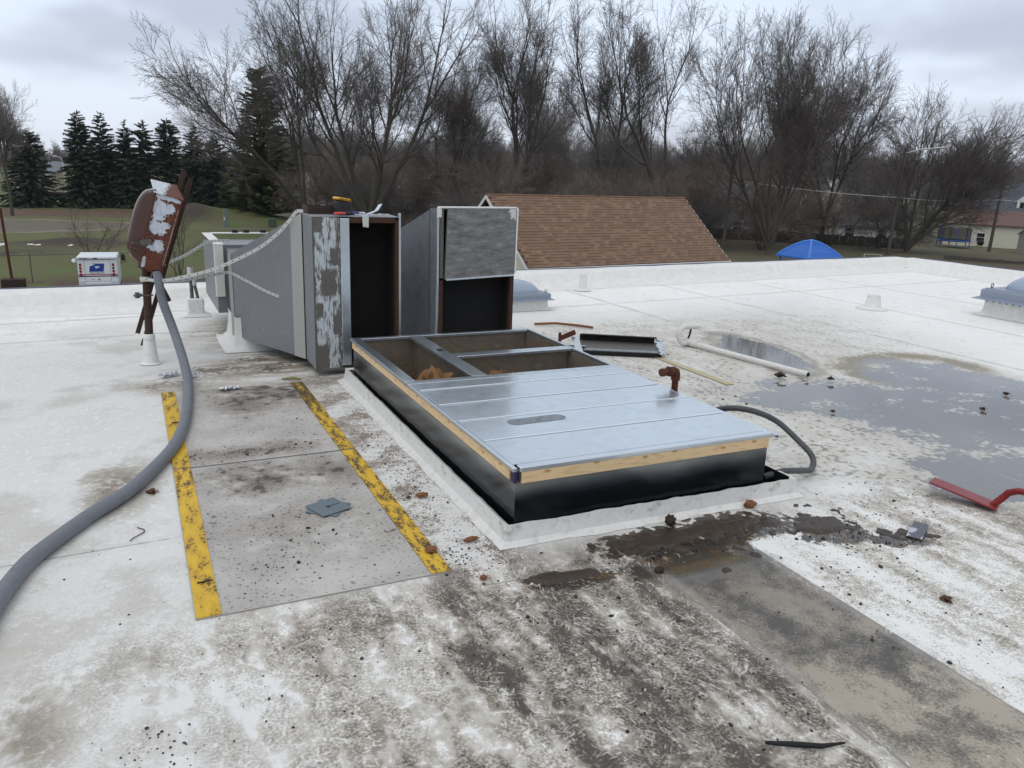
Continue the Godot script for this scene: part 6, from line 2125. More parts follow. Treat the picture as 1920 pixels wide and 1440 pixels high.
func build_truck():
	var r := thing("mail_truck", "white boxy mail delivery truck with blue eagle emblem, seen from behind below the roof edge", "mail truck", Vector3(-1.75, GROUND, -46.45), -0.04)
	var white := mk(g8(222, 227, 230), 0.35)
	var b := MB.new()
	b.box(Vector3(0, 1.20, -1.1), Vector3(1.86, 1.5, 2.2), Basis.IDENTITY, 0.05)
	b.box(Vector3(0, 1.05, -2.55), Vector3(1.82, 1.2, 0.9), Basis.IDENTITY, 0.06)
	b.box(Vector3(0, 1.05, -3.35), Vector3(1.78, 1.1, 0.6), Basis.IDENTITY, 0.06)
	part("body", b, white, r)
	var rf := MB.new()
	rf.box(Vector3(0, 2.0, -1.05), Vector3(1.9, 0.16, 2.25), Basis.IDENTITY, 0.05)
	part("roof", rf, mk(g8(214, 219, 222), 0.35), r)
	var gap := MB.new()
	for q in [[-0.605, 0.78, -0.59, 1.915], [0.59, 0.78, 0.605, 1.915], [-0.59, 1.9, 0.59, 1.915], [-0.59, 0.775, 0.59, 0.79]]:
		gap.bx(Vector3(q[0], q[1], -0.01), Vector3(q[2], q[3], 0.004))
	var door := MB.new()
	door.box(Vector3(0, 1.345, 0.0), Vector3(1.17, 1.1, 0.02), Basis.IDENTITY, 0.004)
	var dp := part("rear_door", door, mk(g8(226, 230, 230), 0.35), r)
	part("door_gap", gap, mk(g8(120, 124, 128), 0.6), dp)
	var bm := MB.new()
	bm.box(Vector3(0, 0.62, 0.03), Vector3(1.2, 0.2, 0.1), Basis.IDENTITY, 0.01)
	bm.box(Vector3(-0.78, 0.66, 0.0), Vector3(0.3, 0.32, 0.04), Basis.IDENTITY, 0.01)
	bm.box(Vector3(0.78, 0.66, 0.0), Vector3(0.3, 0.32, 0.04), Basis.IDENTITY, 0.01)
	part("bumper", bm, mk(g8(200, 205, 208), 0.4), r)
	for s in [-1.0, 1.0]:
		for i in 4:
			var l := MB.new()
			l.box(Vector3(s * 0.765 - 0.03, 1.65 - i * 0.17, 0.006), Vector3(0.11, 0.14, 0.03), Basis.IDENTITY, 0.02)
			l.box(Vector3(s * 0.765 - 0.03, 1.65 - i * 0.17, 0.018), Vector3(0.05, 0.06, 0.02), Basis.IDENTITY, 0.01)
			part("tail_light", l, mk(g8(150, 40, 36) if not (i == 1 and s > 0.0) else g8(96, 88, 70), 0.25), r)
	var mk3 := MB.new()
	mk3.box(Vector3(-0.07, 1.985, 0.08), Vector3(0.2, 0.06, 0.02), Basis.IDENTITY, 0.008)
	part("marker_light", mk3, mk(g8(110, 26, 26), 0.3), r)
	var red := mk(g8(160, 40, 52), 0.4)
	var blue := mk(g8(30, 66, 150), 0.4)
	var navy := mk(g8(44, 40, 92), 0.4)
	var st := MB.new()
	st.bx(Vector3(-0.92, 1.12, 0.002), Vector3(0.92, 1.165, 0.0125))
	part("red_stripe", st, red, r)
	var st2 := MB.new()
	st2.bx(Vector3(-0.92, 1.03, 0.002), Vector3(0.92, 1.085, 0.0125))
	part("blue_stripe", st2, navy, r)
	# emblem: slanted blue field with a white eagle head
	var em := MB.new()
	em.prism(PackedVector2Array([Vector2(-0.40, 1.29), Vector2(0.27, 1.29), Vector2(0.33, 1.71), Vector2(-0.28, 1.71), Vector2(-0.1, 1.66), Vector2(-0.36, 1.58)]), 0.003, Transform3D(Basis.IDENTITY, Vector3(0, 0, 0.0105)))
	part("emblem_field", em, blue, r)
	var eg := MB.new()
	eg.prism(PackedVector2Array([Vector2(-0.36, 1.62), Vector2(-0.30, 1.665), Vector2(0.02, 1.655), Vector2(0.2, 1.625), Vector2(0.275, 1.58), Vector2(0.255, 1.525), Vector2(0.15, 1.46), Vector2(-0.39, 1.285), Vector2(-0.28, 1.29), Vector2(0.1, 1.50), Vector2(0.20, 1.55), Vector2(0.19, 1.565), Vector2(0.13, 1.58), Vector2(0.0, 1.59), Vector2(-0.3, 1.60)]), 0.003, Transform3D(Basis.IDENTITY, Vector3(0, 0, 0.014)))
	eg.prism(PackedVector2Array([Vector2(-0.13, 1.57), Vector2(0.12, 1.575), Vector2(0.05, 1.50), Vector2(-0.07, 1.455), Vector2(-0.1, 1.50)]), 0.003, Transform3D(Basis.IDENTITY, Vector3(0, 0, 0.014)))
	part("emblem_eagle", eg, white, r)
	part("web_address", glyphs("www.usps.com", 0.095), navy, r, Vector3(-0.04, 1.235, 0.013))
	part("fleet_number", glyphs("2217094", 0.10), mk(g8(40, 44, 60), 0.5), r, Vector3(-0.62, 1.985, 0.078))
	var stk := MB.new()
	stk.bx(Vector3(-0.33, 0.86, 0.006), Vector3(-0.2, 0.90, 0.0125))
	stk.bx(Vector3(-0.02, 0.84, 0.006), Vector3(0.08, 0.93, 0.0125))
	part("small_sticker", stk, mk(g8(120, 126, 136), 0.5), r)
	for s in [-1.0, 1.0]:
		var mi := MB.new()
		mi.tube([Vector3(s * 0.92, 1.95, -0.1 if s < 0.0 else -2.6), Vector3(s * 1.06, 1.98, -0.05 if s < 0.0 else -2.5)], [0.015], 6)
		if s < 0.0:
			mi.lathe([Vector2(0, -0.03), Vector2(0.1, -0.02), Vector2(0.11, 0.0), Vector2(0.08, 0.02), Vector2(0, 0.03)], 16, Transform3D(Basis(Vector3.RIGHT, PI / 2.0 - 0.3), Vector3(-1.06, 1.86, -0.02)))
		else:
			mi.box(Vector3(1.1, 1.75, -2.5), Vector3(0.2, 0.34, 0.06), Basis.IDENTITY, 0.02)
			mi.tube([Vector3(0.93, 2.0, -2.4), Vector3(1.2, 1.9, -2.4), Vector3(1.22, 1.55, -2.4), Vector3(0.95, 1.45, -2.4)], [0.018], 6)
		part("mirror", mi, white if s < 0.0 else mk(g8(30, 32, 34), 0.4), r)
	for sx in [-1.0, 1.0]:
		for z in [-0.75, -3.1]:
			var w := MB.new()
			w.lathe([Vector2(0.1, -0.1), Vector2(0.3, -0.1), Vector2(0.34, -0.06), Vector2(0.34, 0.06), Vector2(0.3, 0.1), Vector2(0.1, 0.1)], 20, Transform3D(Basis(Vector3.BACK, PI / 2.0), Vector3(sx * 0.78, 0.34, z)))
			part("wheel", w, mk(g8(28, 28, 30), 0.8), r)

# ------------------------------------------------------------------ houses and yards
func face(at: Vector3) -> float:
	return atan2(-at.x, -at.z)

func gable_house(called: String, label: String, at: Vector3, turn: float, w: float, d: float, wall_h: float, roof_h: float, wall: Material, roof: Material, wins: Array, over := 0.35, ridge_across := false) -> Node3D:
	# ridge along the local x axis, or along z when ridge_across
	var r := thing(called, label, "house", at, turn)
	var mb := MB.new()
	mb.bx(Vector3(-w / 2, -0.6, -d), Vector3(w / 2, wall_h, 0))
	if ridge_across:
		mb.tri(Vector3(-w / 2, wall_h, 0), Vector3(w / 2, wall_h, 0), Vector3(0, wall_h + roof_h, 0))
		mb.tri(Vector3(w / 2, wall_h, -d), Vector3(-w / 2, wall_h, -d), Vector3(0, wall_h + roof_h, -d))
	else:
		mb.tri(Vector3(w / 2, wall_h, 0), Vector3(w / 2, wall_h, -d), Vector3(w / 2, wall_h + roof_h, -d / 2))
		mb.tri(Vector3(-w / 2, wall_h, -d), Vector3(-w / 2, wall_h, 0), Vector3(-w / 2, wall_h + roof_h, -d / 2))
	part("wall", mb, wall, r)
	var rf := MB.new()
	var half := w / 2 if ridge_across else d / 2
	var th := 0.14
	for s in [-1.0, 1.0]:
		var ex := half + over
		var ey := -roof_h / half * over
		if ridge_across:
			rf.prism(PackedVector2Array([Vector2(0, wall_h + roof_h), Vector2(s * ex, wall_h + ey), Vector2(s * ex, wall_h + ey + th), Vector2(0, wall_h + roof_h + th)]), d + over * 2, Transform3D(Basis.IDENTITY, Vector3(0, 0.02, -d - over)))
		else:
			rf.prism(PackedVector2Array([Vector2(0, wall_h + roof_h), Vector2(s * ex, wall_h + ey), Vector2(s * ex, wall_h + ey + th), Vector2(0, wall_h + roof_h + th)]), w + over * 2, Transform3D(Basis(Vector3.BACK, Vector3.UP, Vector3.LEFT), Vector3(w / 2 + over, 0.02, -d / 2)))
	part("roof", rf, roof, r)
	for q in wins:
		var fm := MB.new()
		fm.bx(Vector3(q[0] - q[2] / 2 - 0.08, q[1] - 0.08, 0.0), Vector3(q[0] + q[2] / 2 + 0.08, q[1] + q[3] + 0.08, 0.05))
		var fr := part("window", fm, M.trim, r)
		var pm := MB.new()
		pm.bx(Vector3(q[0] - q[2] / 2, q[1], 0.05), Vector3(q[0] + q[2] / 2, q[1] + q[3] * 0.47, 0.06))
		pm.bx(Vector3(q[0] - q[2] / 2, q[1] + q[3] * 0.53, 0.05), Vector3(q[0] + q[2] / 2, q[1] + q[3], 0.06))
		part("pane", pm, M.glass, fr)
	return r

func build_neighbours():
	M.trim = mk(g8(216, 216, 212), 0.6)
	M.glass = mk(g8(34, 40, 48), 0.08)
	var grey_roof := noisy(601, 0.05, 4, [g8(92, 96, 102), g8(122, 126, 132)], 0.9)
	var dark_roof := noisy(602, 0.05, 4, [g8(66, 70, 78), g8(92, 96, 104)], 0.9)
	var brown_roof := noisy(603, 0.05, 4, [g8(88, 66, 60), g8(122, 96, 88)], 0.9)
	var cream := noisy(604, 0.01, 3, [g8(206, 202, 182), g8(222, 218, 200)], 0.7, 0.0, Vector3(0.2, 3, 0.2))
	var blue_wall := noisy(605, 0.01, 3, [g8(168, 182, 196), g8(188, 200, 212)], 0.7, 0.0, Vector3(0.2, 3, 0.2))
	var white_wall := noisy(606, 0.01, 3, [g8(214, 217, 221), g8(230, 232, 235)], 0.7, 0.0, Vector3(0.2, 3, 0.2))
	var tan_wall := noisy(607, 0.01, 3, [g8(150, 142, 124), g8(172, 164, 144)], 0.8, 0.0, Vector3(0.3, 2, 0.3))
	# the outbuilding with brown shingles just past the roof edge
	var g := thing("shingled_garage", "outbuilding with brown shingled gable roof just beyond the roof edge", "garage", Vector3(17.338, 0, -34.603), 0.127)
	var L := 14.13
	var run := 4.095
	var ye := -2.85
	var yr := 0.474
	var gw := MB.new()
	gw.bx(Vector3(0.35, GROUND - 0.2, -run * 2 + 0.4), Vector3(L - 0.35, ye - 0.05, -0.4))
	gw.tri(Vector3(0.35, ye - 0.06, -run * 2 + 0.4), Vector3(0.35, ye - 0.06, -0.4), Vector3(0.35, yr - 0.28, -run))
	gw.tri(Vector3(L - 0.35, ye - 0.06, -0.4), Vector3(L - 0.35, ye - 0.06, -run * 2 + 0.4), Vector3(L - 0.35, yr - 0.28, -run))
	part("wall", gw, cream, g)
	var deck := MB.new()
	for s in [0.0, 1.0]:
		var z0: float = -run * 2 * s
		deck.prism(PackedVector2Array([Vector2(z0, ye - 0.06), Vector2(z0, ye), Vector2(-run, yr), Vector2(-run, yr - 0.07)]), L, Transform3D(Basis(Vector3.BACK, Vector3.UP, Vector3.LEFT), Vector3(L, 0, 0)))
	var dk := part("roof", deck, noisy(608, 0.05, 3, [g8(84, 60, 44), g8(104, 76, 56)], 0.95), g)
	var slope := Vector3(0, yr - ye, -run)
	var sl := slope.length()
	var sn := slope.normalized()
	var up := Vector3.RIGHT.cross(sn) * -1.0
	if up.y < 0.0: up = -up
	var tab := MB.new()
	tab.bx(Vector3(-0.161, 0, 0), Vector3(0.161, 0.25, 0.03))
	var xs := []
	var cols := []
	var q := RandomNumberGenerator.new()
	q.seed = 609
	var courses := 25
	for i in courses:
		var y0 := sl * i / courses
		var off := 0.165 if i % 2 else 0.0
		for k in 43:
			var x := 0.17 + k * 0.3285 + off * 0.9
			if x > L - 0.12: continue
			var bs := Basis(Vector3.RIGHT, sn, up).rotated(Vector3.RIGHT, q.randf_range(0.06, 0.09))
			xs.append(Transform3D(bs, Vector3(x, ye, 0) + sn * y0 + up * 0.014))
			var t := q.randf()
			var c := lin(0.195, 0.120, 0.076).lerp(lin(0.245, 0.154, 0.100), t)
			if q.randf() < 0.2: c = lin(0.178, 0.108, 0.068)
			cols.append(c.srgb_to_linear())
	var sm := mk(Color.WHITE, 0.95)
	sm.vertex_color_use_as_albedo = true
	many("shingles", tab.done(), sm, xs, g, cols)
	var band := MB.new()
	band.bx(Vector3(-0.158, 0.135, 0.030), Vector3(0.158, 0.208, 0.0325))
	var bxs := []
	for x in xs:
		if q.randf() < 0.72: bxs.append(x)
	many("shingle_dark_bands", band.done(), mk(lin(0.125, 0.076, 0.049), 0.95), bxs, g)  # darker granule band printed across most tabs
	var rdg := MB.new()
	for k in 44:
		rdg.box(Vector3(0.16 + k * 0.3225, yr + 0.02, -run), Vector3(0.318, 0.03, 0.22), Basis(Vector3.BACK, 0.03), 0.006)
	part("ridge_cap", rdg, noisy(610, 0.04, 3, [g8(112, 80, 58), g8(142, 106, 80)], 0.95), g).set_meta("kind", "stuff")
	var gut := MB.new()
	gut.bx(Vector3(-0.05, ye - 0.16, 0.02), Vector3(L + 0.05, ye - 0.015, 0.13), 0.015)
	part("gutter", gut, M.trim, g)
	var fa := MB.new()
	for x in [-0.03, L + 0.03]:
		for s in [0.0, 1.0]:
			fa.bar(Vector3(x, ye - 0.08, -run * 2 * s), Vector3(x, yr - 0.08, -run), Vector3(0, 1, 0), 0.16, 0.03)
	part("rake_board", fa, M.trim, g)

	# right background
	gable_house("cream_garage", "cream sided low building with brown roof at the right, behind the trampoline", Vector3(106.2, GROUND - 0.85, -71.2), face(Vector3(108, 0, -66)), 11.0, 8.0, 3.3, 1.7, cream, brown_roof, [[-1.0, 1.0, 0.9, 1.1]])
	var dh := gable_house("dormer_house", "house with tall dark roof and a white dormer behind the cream building", Vector3(127.5, GROUND - 1.1, -80.0), face(Vector3(127, 0, -82)), 14.0, 10.0, 4.2, 5.0, cream, dark_roof, [])
	var dm := MB.new()
	dm.bx(Vector3(-1.6, 5.2, -3.2), Vector3(-0.2, 6.6, -1.2))
	dm.prism(PackedVector2Array([Vector2(-1.75, 6.6), Vector2(-0.05, 6.6), Vector2(-0.9, 7.35)]), 2.2, Transform3D(Basis.IDENTITY, Vector3(0, 0, -3.35)))
	var dmp := part("dormer", dm, M.trim, dh)
	var dw := MB.new()
	dw.bx(Vector3(-1.2, 5.4, -1.2), Vector3(-0.6, 6.4, -1.18))
	part("dormer_window", dw, M.glass, dmp)
	gable_house("garden_shed", "small grey shed with dark roof at the right edge of the photograph", Vector3(98.4, GROUND - 0.2, -60.2), face(Vector3(98, 0, -60)), 3.4, 3.0, 2.2, 1.5, noisy(611, 0.02, 3, [g8(120, 116, 112), g8(146, 142, 136)], 0.85), dark_roof, [], 0.2, true)
	gable_house("blue_house", "tall pale blue house half hidden by the many-stemmed tree", Vector3(76.3, GROUND - 0.7, -89.5), face(Vector3(97, 0, -113.8)), 9.4, 7.0, 5.3, 2.0, blue_wall, grey_roof, [[2.0, 3.6, 0.9, 1.3], [-2.4, 3.6, 0.9, 1.3], [1.2, 0.9, 1.1, 1.3], [-2.7, 0.9, 1.0, 1.3]], 0.3)
	gable_house("white_house", "low white house glimpsed behind the tree above the blue canopy", Vector3(81.0, GROUND - 0.4, -79.2), face(Vector3(100, 0, -98)), 5.0, 5.0, 2.2, 1.3, white_wall, grey_roof, [[0.0, 0.7, 1.0, 1.1]])
	gable_house("white_house", "low white house glimpsed behind the lamp pole", Vector3(89.5, GROUND - 0.5, -77.3), face(Vector3(113, 0, -98)), 7.4, 6.0, 2.3, 1.5, white_wall, grey_roof, [[2.0, 0.8, 1.1, 1.1], [-2.0, 0.8, 1.1, 1.1]])
	gable_house("grey_roofed_house", "far house with pale grey roof showing above the brown roof's left end", Vector3(83.5, GROUND - 0.5, -148.0), face(Vector3(84, 0, -148)), 9.0, 8.0, 2.2, 1.9, white_wall, grey_roof, [[1.0, 0.7, 1.2, 1.1]])
	gable_house("grey_roofed_house", "far house with pale grey roof seen over the top of the right duct", Vector3(65.5, GROUND - 0.4, -157.0), face(Vector3(65, 0, -157)), 10.0, 8.0, 2.3, 1.7, white_wall, grey_roof, [[-1.0, 0.7, 1.2, 1.1]])
	gable_house("tan_house", "grey white low house seen low behind the left duct's tool tray", Vector3(42.0, GROUND - 0.2, -139.0), face(Vector3(42, 0, -139)), 9.0, 8.0, 2.3, 1.7, white_wall, grey_roof, [[-1.0, 0.7, 1.2, 1.1]])
	gable_house("beige_house", "beige gabled house behind the spruces at the far left", Vector3(-8.6, GROUND - 0.3, -164.7), face(Vector3(-8.6, 0, -164.7)) + 0.5, 10.0, 12.0, 3.6, 2.6, tan_wall, grey_roof, [[1.0, 0.9, 1.2, 1.3]], 0.4, true)
	var bf := fence("board_fence", "low brown board fence in front of the beige house", Vector3(-15.0, GROUND - 0.3, -160.0), Vector3(-2.6, GROUND - 0.3, -160.6), 1.3, 14, M.bark_brown)
	fence("board_fence", "long dark fence behind the row of spruces", Vector3(-5.0, GROUND - 0.3, -134.5), Vector3(15.0, GROUND - 0.3, -137.5), 1.5, 20, M.bark)
	fence("board_fence", "dark board fence behind the blue canopy and the front trees", Vector3(64.0, GROUND - 0.6, -82.0), Vector3(84.5, GROUND - 0.9, -66.5), 1.9, 26, M.bark)
	fence("board_fence", "weathered grey board fence just past the right corner of the roof", Vector3(74.8, GROUND - 0.5, -54.5), Vector3(86.0, GROUND - 0.9, -44.0), 0.95, 20, noisy(612, 0.05, 4, [g8(64, 60, 54), g8(92, 88, 80)], 0.95))
	# blue canopy of a playset
	var c := thing("playset_canopy", "bright blue plastic canopy roof of a playset beyond the parapet", "canopy", Vector3(34.5, 0, -33.4), 0.0)
	var blue := noisy(613, 0.02, 3, [g8(38, 102, 190), g8(52, 120, 208)], 0.4)
	var prof := [Vector2(1.74, -2.42), Vector2(1.74, -2.33), Vector2(1.35, -2.03), Vector2(0.85, -1.73), Vector2(0.4, -1.53), Vector2(0.0, -1.44)]
	var th0 := atan2(33.4, -34.5)
	for i in 4:
		var pm := MB.new()
		var rb := MB.new()
		for k in prof.size() - 1:
			var a0 := th0 + i * PI / 2.0
			var a1 := a0 + PI / 2.0
			var e0 := Vector3(cos(a0), 0, sin(a0))
			var e1 := Vector3(cos(a1), 0, sin(a1))
			var lo: Vector2 = prof[k]
			var hi: Vector2 = prof[k + 1]
			pm.quad(e1 * lo.x + Vector3(0, lo.y, 0), e0 * lo.x + Vector3(0, lo.y, 0), e0 * hi.x + Vector3(0, hi.y, 0), e1 * hi.x + Vector3(0, hi.y, 0))
			rb.seg(e0 * lo.x + Vector3(0, lo.y + 0.01, 0), e0 * hi.x + Vector3(0, hi.y + 0.01, 0), 0.055, 0.055, 8)
			if k > 0:
				for t in 5:
					var f := (t + 0.5) / 5.0
					var p0 := (e0 * lerpf(lo.x, hi.x, f) + Vector3(0, lerpf(lo.y, hi.y, f) + 0.008, 0))
					var p1 := (e1 * lerpf(lo.x, hi.x, f) + Vector3(0, lerpf(lo.y, hi.y, f) + 0.008, 0))
					pm.seg(p0.lerp(p1, 0.08), p0.lerp(p1, 0.92), 0.012, 0.012, 4)
		part("roof_panel", pm, blue, c)
		part("ridge", rb, mk(g8(60, 128, 214), 0.35), c)
		var po := MB.new()
		var ep := Vector3(cos(th0 + i * PI / 2.0), 0, sin(th0 + i * PI / 2.0)) * 1.55
		po.tube([ep + Vector3(0, GROUND, 0), ep + Vector3(0, -2.35, 0)], [0.06], 8)
		part("post", po, blue, c)
	# small white goal frame
	var gf := MB.new()
	gf.tube([Vector3(53.09, GROUND, -45.62), Vector3(53.07, -3.67, -45.65), Vector3(53.87, -3.66, -44.69), Vector3(53.93, GROUND, -44.63)], [0.03], 6)
	one("goal_frame", gf, M.pvc, "thin white goal frame behind the parapet right of the blue canopy", "goal")
	# trampoline with net
	var t := thing("trampoline", "trampoline with blue posts and dark safety net in front of the cream building", "trampoline", Vector3(97.3, GROUND - 0.35, -70.0), face(Vector3(97.3, 0, -70)))
	var blue2 := mk(g8(46, 82, 160), 0.5)
	var ring := []
	for i in 29: ring.append(Vector3(1.95 * cos(TAU * i / 28.0), 0.85, 1.95 * sin(TAU * i / 28.0)))
	var tm := MB.new()
	tm.tube(ring, [0.10], 6, false)
	part("padded_rim", tm, blue2, t)
	var md := MB.new()
	md.lathe([Vector2(1.9, 0.83), Vector2(0.0, 0.82)], 28)
	part("jumping_mat", md, M.black, t)
	var net := mk(Color(0.05, 0.05, 0.06, 0.55), 1.0)
	net.transparency = BaseMaterial3D.TRANSPARENCY_ALPHA
	var nm := MB.new()
	nm.lathe([Vector2(1.85, 0.9), Vector2(1.85, 2.5)], 28)
	part("safety_net", nm, net, t)
	for i in 6:
		var a := TAU * (i + 0.3) / 6.0
		var pm := MB.new()
		pm.tube([Vector3(2.0 * cos(a), 0, 2.0 * sin(a)), Vector3(1.98 * cos(a), 2.6, 1.98 * sin(a))], [0.06], 6)
		part("post", pm, blue2, t)
	# toys and stacked things along the fence
	var y := thing("play_house", "yellow orange plastic play house beside the lamp pole", "play house", Vector3(83.7, GROUND - 0.5, -68.2), face(Vector3(83.7, 0, -68.2)))
	var ym := MB.new()
	ym.box(Vector3(0, 0.7, 0), Vector3(1.3, 1.4, 0.9), Basis.IDENTITY, 0.12)
	part("shell", ym, mk(g8(206, 148, 62), 0.5), y)
	var yw := MB.new()
	for k in 3: yw.box(Vector3(-0.4 + 0.4 * k, 0.8, 0.45), Vector3(0.2, 0.35, 0.03), Basis.IDENTITY, 0.03)
	part("opening", yw, mk(g8(110, 66, 30), 0.7), y)
	var yp := thing("toy_wall", "pale purple plastic toy wall right of the yellow play house", "play panel", Vector3(85.2, GROUND - 0.5, -67.9), face(Vector3(85, 0, -68)))
	var ypm := MB.new()
	ypm.box(Vector3(0, 0.75, 0), Vector3(0.8, 1.5, 0.5), Basis.IDENTITY, 0.12)
	part("panel", ypm, mk(g8(168, 160, 186), 0.5), yp)
	var yb := MB.new()
	yb.box(Vector3(0, 1.2, 0.24), Vector3(0.6, 0.3, 0.06), Basis.IDENTITY, 0.03)
	part("top_rail", yb, mk(g8(140, 128, 176), 0.5), yp)
	var bs := thing("plastic_slide", "small blue slide by the stacked chairs under the fence", "slide", Vector3(83.0, GROUND - 0.45, -70.4), face(Vector3(83, 0, -70)))
	var sm2 := MB.new()
	sm2.bar(Vector3(-0.9, 0.1, 0), Vector3(0.2, 1.2, 0), Vector3(0, 0, 1), 0.5, 0.06, 0.01)
	part("chute", sm2, mk(g8(128, 150, 158), 0.5), bs)
	var sm3 := MB.new()
	sm3.tube([Vector3(0.3, 0, 0.2), Vector3(0.2, 1.2, 0.2)], [0.05], 6)
	sm3.tube([Vector3(0.3, 0, -0.2), Vector3(0.2, 1.2, -0.2)], [0.05], 6)
	part("ladder", sm3, blue2, bs)
	var ch := thing("stacked_chairs", "stack of weathered pale garden chairs against the dark fence", "chairs", Vector3(80.9, GROUND - 0.45, -69.9), face(Vector3(81, 0, -70)))
	for k in 6:
		var cm := MB.new()
		cm.bar(Vector3(-1.0, 0.25 + k * 0.2, 0.1), Vector3(0.9, 0.3 + k * 0.2, 0.1), Vector3(0, 0.2, 1), 0.5, 0.05, 0.01)
		cm.bar(Vector3(-1.0 + 0.1 * k, 0.0, 0.2), Vector3(-0.9 + 0.1 * k, 1.2, -0.1), Vector3(1, 0, 0), 0.08, 0.05)
		part("slatted_seat", cm, M.strap, ch)
	var gl := thing("gas_grill", "round black kettle grill by the cream building's wall", "grill", Vector3(103.6, GROUND - 0.8, -70.5), 0.0)
	var gm := MB.new()
	gm.lathe([Vector2(0.0, 0.5), Vector2(0.3, 0.6), Vector2(0.42, 0.85), Vector2(0.42, 1.0), Vector2(0.3, 1.25), Vector2(0, 1.35)], 16)
	part("kettle", gm, M.black, gl)
	var gt := MB.new()
	for k in 3: gt.tube([Vector3(0.5 * cos(k * 2.1), 0, 0.5 * sin(k * 2.1)), Vector3(0.25 * cos(k * 2.1), 0.7, 0.25 * sin(k * 2.1))], [0.03], 5)
	part("leg", gt, M.steel_dark, gl)
	# poles, lamp and wires
	utility_pole("wooden utility pole with a street lamp arm, right of the blue canopy", Vector3(72.43, GROUND - 0.1, -59.29), 11.0, true)
	utility_pole("wooden utility pole at the far right in front of the cream building", Vector3(94.6, GROUND - 0.4, -63.1), 9.6, false)
	utility_pole("thin utility pole just right of the brown shingled roof", Vector3(55.16, GROUND - 0.1, -65.19), 9.7, false)
	wire([Vector3(22, 4.4, -80.0), Vector3(55.2, 3.3, -65.1), Vector3(72.5, 2.75, -59.2), Vector3(94.6, 2.95, -63.1), Vector3(140, 3.4, -72)], 0.022, "upper overhead wire strung between the three utility poles")
	wire([Vector3(55.2, 4.0, -65.1), Vector3(72.5, 4.3, -59.2)], 0.016, "topmost thin wire from the thin pole to the lamp pole")
	wire([Vector3(55.2, 1.75, -65.1), Vector3(72.5, 0.55, -59.2), Vector3(94.6, 0.55, -63.0), Vector3(140, 1.0, -72)], 0.03, "thick lower overhead cable, pale, crossing behind the blue canopy")
	wire([Vector3(72.5, -0.6, -59.2), Vector3(94.6, -0.9, -63.0), Vector3(140, -1.2, -72)], 0.02, "lowest overhead wire right of the lamp pole")
	# left yard
	var cf := thing("chain_link_fence", "chain-link fence with thin posts behind the mail truck", "fence")
	var rail := MB.new()
	rail.tube([Vector3(-22, -3.78, -49.5), Vector3(-5.2, -3.77, -51.7), Vector3(12, -3.6, -52.6), Vector3(18, -3.6, -52.6)], [0.022], 6)
	part("top_rail", rail, M.steel_dark, cf)
	for x in [-20.0, -17.0, -14.0, -11.0, -8.2, -5.3, -2.3, 0.7, 2.2, 5.2, 8.2, 11.2, 14.2]:
		var pm := MB.new()
		var z: float = -52.0 if x > -6.0 else -51.7 + (-5.2 - x) * 0.13
		pm.tube([Vector3(x, GROUND - 0.1, z), Vector3(x, -3.7, z)], [0.03], 6)
		part("post", pm, M.steel_dark, cf)
	var mesh := MB.new()
	for k in 150:
		var x := -20.0 + k * 0.24
		for s in [-1.0, 1.0]:
			var x1: float = x + s * 1.5
			var z: float = -52.0 if x > -6.0 else -51.7 + (-5.2 - x) * 0.13
			mesh.seg(Vector3(x, GROUND, z), Vector3(x1, -3.75, z), 0.003, 0.003, 3)
	part("wire_mesh", mesh, M.steel_dark, cf).set_meta("kind", "stuff")
	var gp := thing("utility_post", "grey green slotted metal post standing on the lawn", "post", Vector3(9.68, GROUND, -95.5))
	var gpm := MB.new()
	gpm.box(Vector3(0, 0.95, 0), Vector3(0.5, 2.0, 0.4), Basis.IDENTITY, 0.03)
	part("post_body", gpm, mk(g8(118, 134, 130), 0.6), gp)
	var gpl := MB.new()
	gpl.box(Vector3(-0.15, 0.9, 0.2), Vector3(0.16, 0.35, 0.02))
	part("white_notice", gpl, M.trim, gp)
	var gb := thing("utility_box", "squat green utility box on the lawn left of the left duct", "utility box", Vector3(14.75, GROUND, -95.8))
	var gbm := MB.new()
	gbm.box(Vector3(0, 0.4, 0), Vector3(0.95, 0.85, 0.8), Basis.IDENTITY, 0.03)
	part("cabinet", gbm, mk(g8(84, 104, 84), 0.6), gb)
	var gbt := MB.new()
	gbt.box(Vector3(0, 0.86, 0), Vector3(1.0, 0.07, 0.85), Basis.IDENTITY, 0.02)
	part("lid", gbt, mk(g8(96, 116, 94), 0.6), gb)
	var sp := thing("steel_post", "leaning rusty post on a dark block at the left edge", "post")
	var spm := MB.new()
	spm.tube([Vector3(-6.0, -4.8, -49.64), Vector3(-6.12, -1.1, -49.6)], [0.07], 8)
	part("post", spm, M.rust, sp)
	var spb := MB.new()
	spb.box(Vector3(-5.95, -5.15, -49.7), Vector3(1.1, 0.7, 0.7), Basis.IDENTITY, 0.04)
	part("block", spb, M.earth, sp)
	for k in 3:
		var wm := MB.new()
		var wx: float = [-9.5, -7.2, -4.6][k]
		for j in 4:
			wm.box(Vector3(wx + rng.randf_range(-0.5, 0.5), GROUND + 0.12, -73.5 + k * 0.6 + rng.randf_range(-0.3, 0.3)), Vector3(0.6, 0.2, 0.3), Basis.from_euler(Vector3(0.2, rng.randf() * 3.0, 0.2)), 0.04)
		one("white_rubble", wm, M.white, ["pale rubbish pile at the left edge by the brown mound", "pale rubbish pile left of the brown mound, second from the edge", "pale rubbish pile on the brown mound's near side"][k], "rubbish", Vector3.ZERO, "rubbish by the brown mound")
	var ls := thing("street_lamp", "small white street lamp above the beige house's roof", "street lamp", Vector3(-9.7, GROUND, -159.7))
	var lm := MB.new()
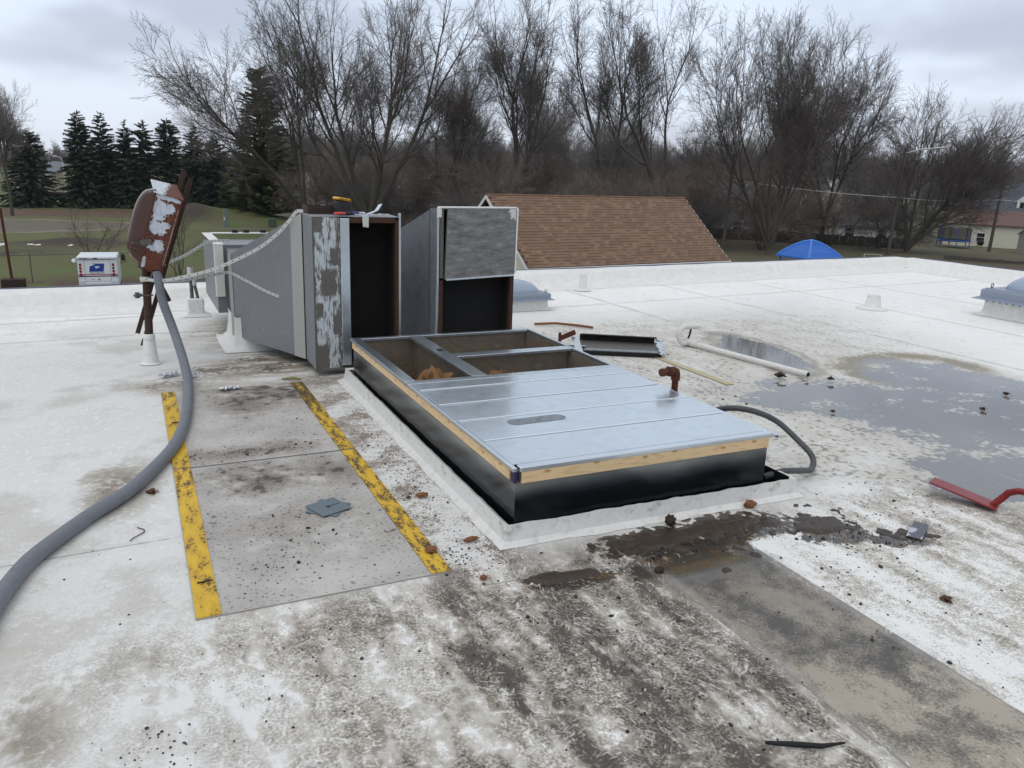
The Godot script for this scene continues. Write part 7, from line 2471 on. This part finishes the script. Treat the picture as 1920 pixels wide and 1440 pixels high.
	lm.tube([Vector3(0, 0, 0), Vector3(0, 6.2, 0), Vector3(-0.3, 6.8, 0), Vector3(-0.9, 7.0, 0)], [0.06], 6)
	part("pole", lm, M.trim, ls)
	var lh := MB.new()
	lh.box(Vector3(-1.1, 6.98, 0), Vector3(0.7, 0.16, 0.3), Basis.IDENTITY, 0.05)
	part("lamp_head", lh, M.trim, ls)

func fence(called: String, label: String, a: Vector3, b: Vector3, h: float, boards: int, m: Material) -> Node3D:
	var r := thing(called, label, "fence")
	var d := (b - a) / boards
	var turn := atan2(-d.z, d.x)
	var mb := MB.new()
	mb.box(Vector3.ZERO, Vector3(d.length() * 0.97, h, 0.05), Basis.IDENTITY, 0.0)
	var mesh := mb.done()
	for i in boards:
		var o := part("board", mesh, m, r, a + d * (i + 0.5) + Vector3(0, h / 2 + 0.03 * sin(i * 2.3), 0))
		o.rotation.y = turn
	return r

func utility_pole(label: String, at: Vector3, h: float, lamp: bool):
	var r := thing("utility_pole", label, "utility pole", at)
	var mb := MB.new()
	mb.tube([Vector3.ZERO, Vector3(0.1, h * 0.5, 0), Vector3(0.16, h, 0.05)], [0.2, 0.17, 0.13], 10)
	part("pole", mb, M.bark, r)
	var cm := MB.new()
	cm.box(Vector3(0.15, h - 1.4, 0), Vector3(0.12, 0.5, 0.4), Basis.IDENTITY, 0.03)
	part("wire_bracket", cm, M.steel_dark, r)
	if lamp:
		var am := MB.new()
		am.tube([Vector3(0.2, h - 0.5, 0.1), Vector3(1.0, h - 0.1, 1.2), Vector3(1.75, h + 0.02, 2.1)], [0.07], 8)
		part("lamp_arm", am, M.strap, r)
		var hm := MB.new()
		hm.bar(Vector3(1.7, h + 0.02, 2.0), Vector3(2.5, h + 0.12, 3.1), Vector3.UP, 0.2, 0.36, 0.08)
		part("lamp_head", hm, M.strap, r)

func wire(pts: Array, rad: float, label: String):
	var mb := MB.new()
	for i in pts.size() - 1:
		var run := []
		for k in 11:
			var t := k / 10.0
			var p: Vector3 = (pts[i] as Vector3).lerp(pts[i + 1], t)
			p.y -= 4.0 * t * (1.0 - t) * (pts[i] as Vector3).distance_to(pts[i + 1]) * 0.012
			run.append(p)
		mb.tube(run, [rad], 5, false)
	one("overhead_wire", mb, M.strap if rad > 0.025 else M.steel_dark, label, "wire")

# ------------------------------------------------------------------
func _ready():
	set_view()
	rng.seed = 2024
	build_materials()
	M.foilm = mk(g8(205, 208, 212), 0.3, 0.7)
	build_roof()
	build_ground()
	build_curb()
	build_adapter()
	build_ducts()
	build_light()
	build_pads()
	build_roof_fittings()
	build_trees()
	build_neighbours()
	build_truck()
	build_loose()
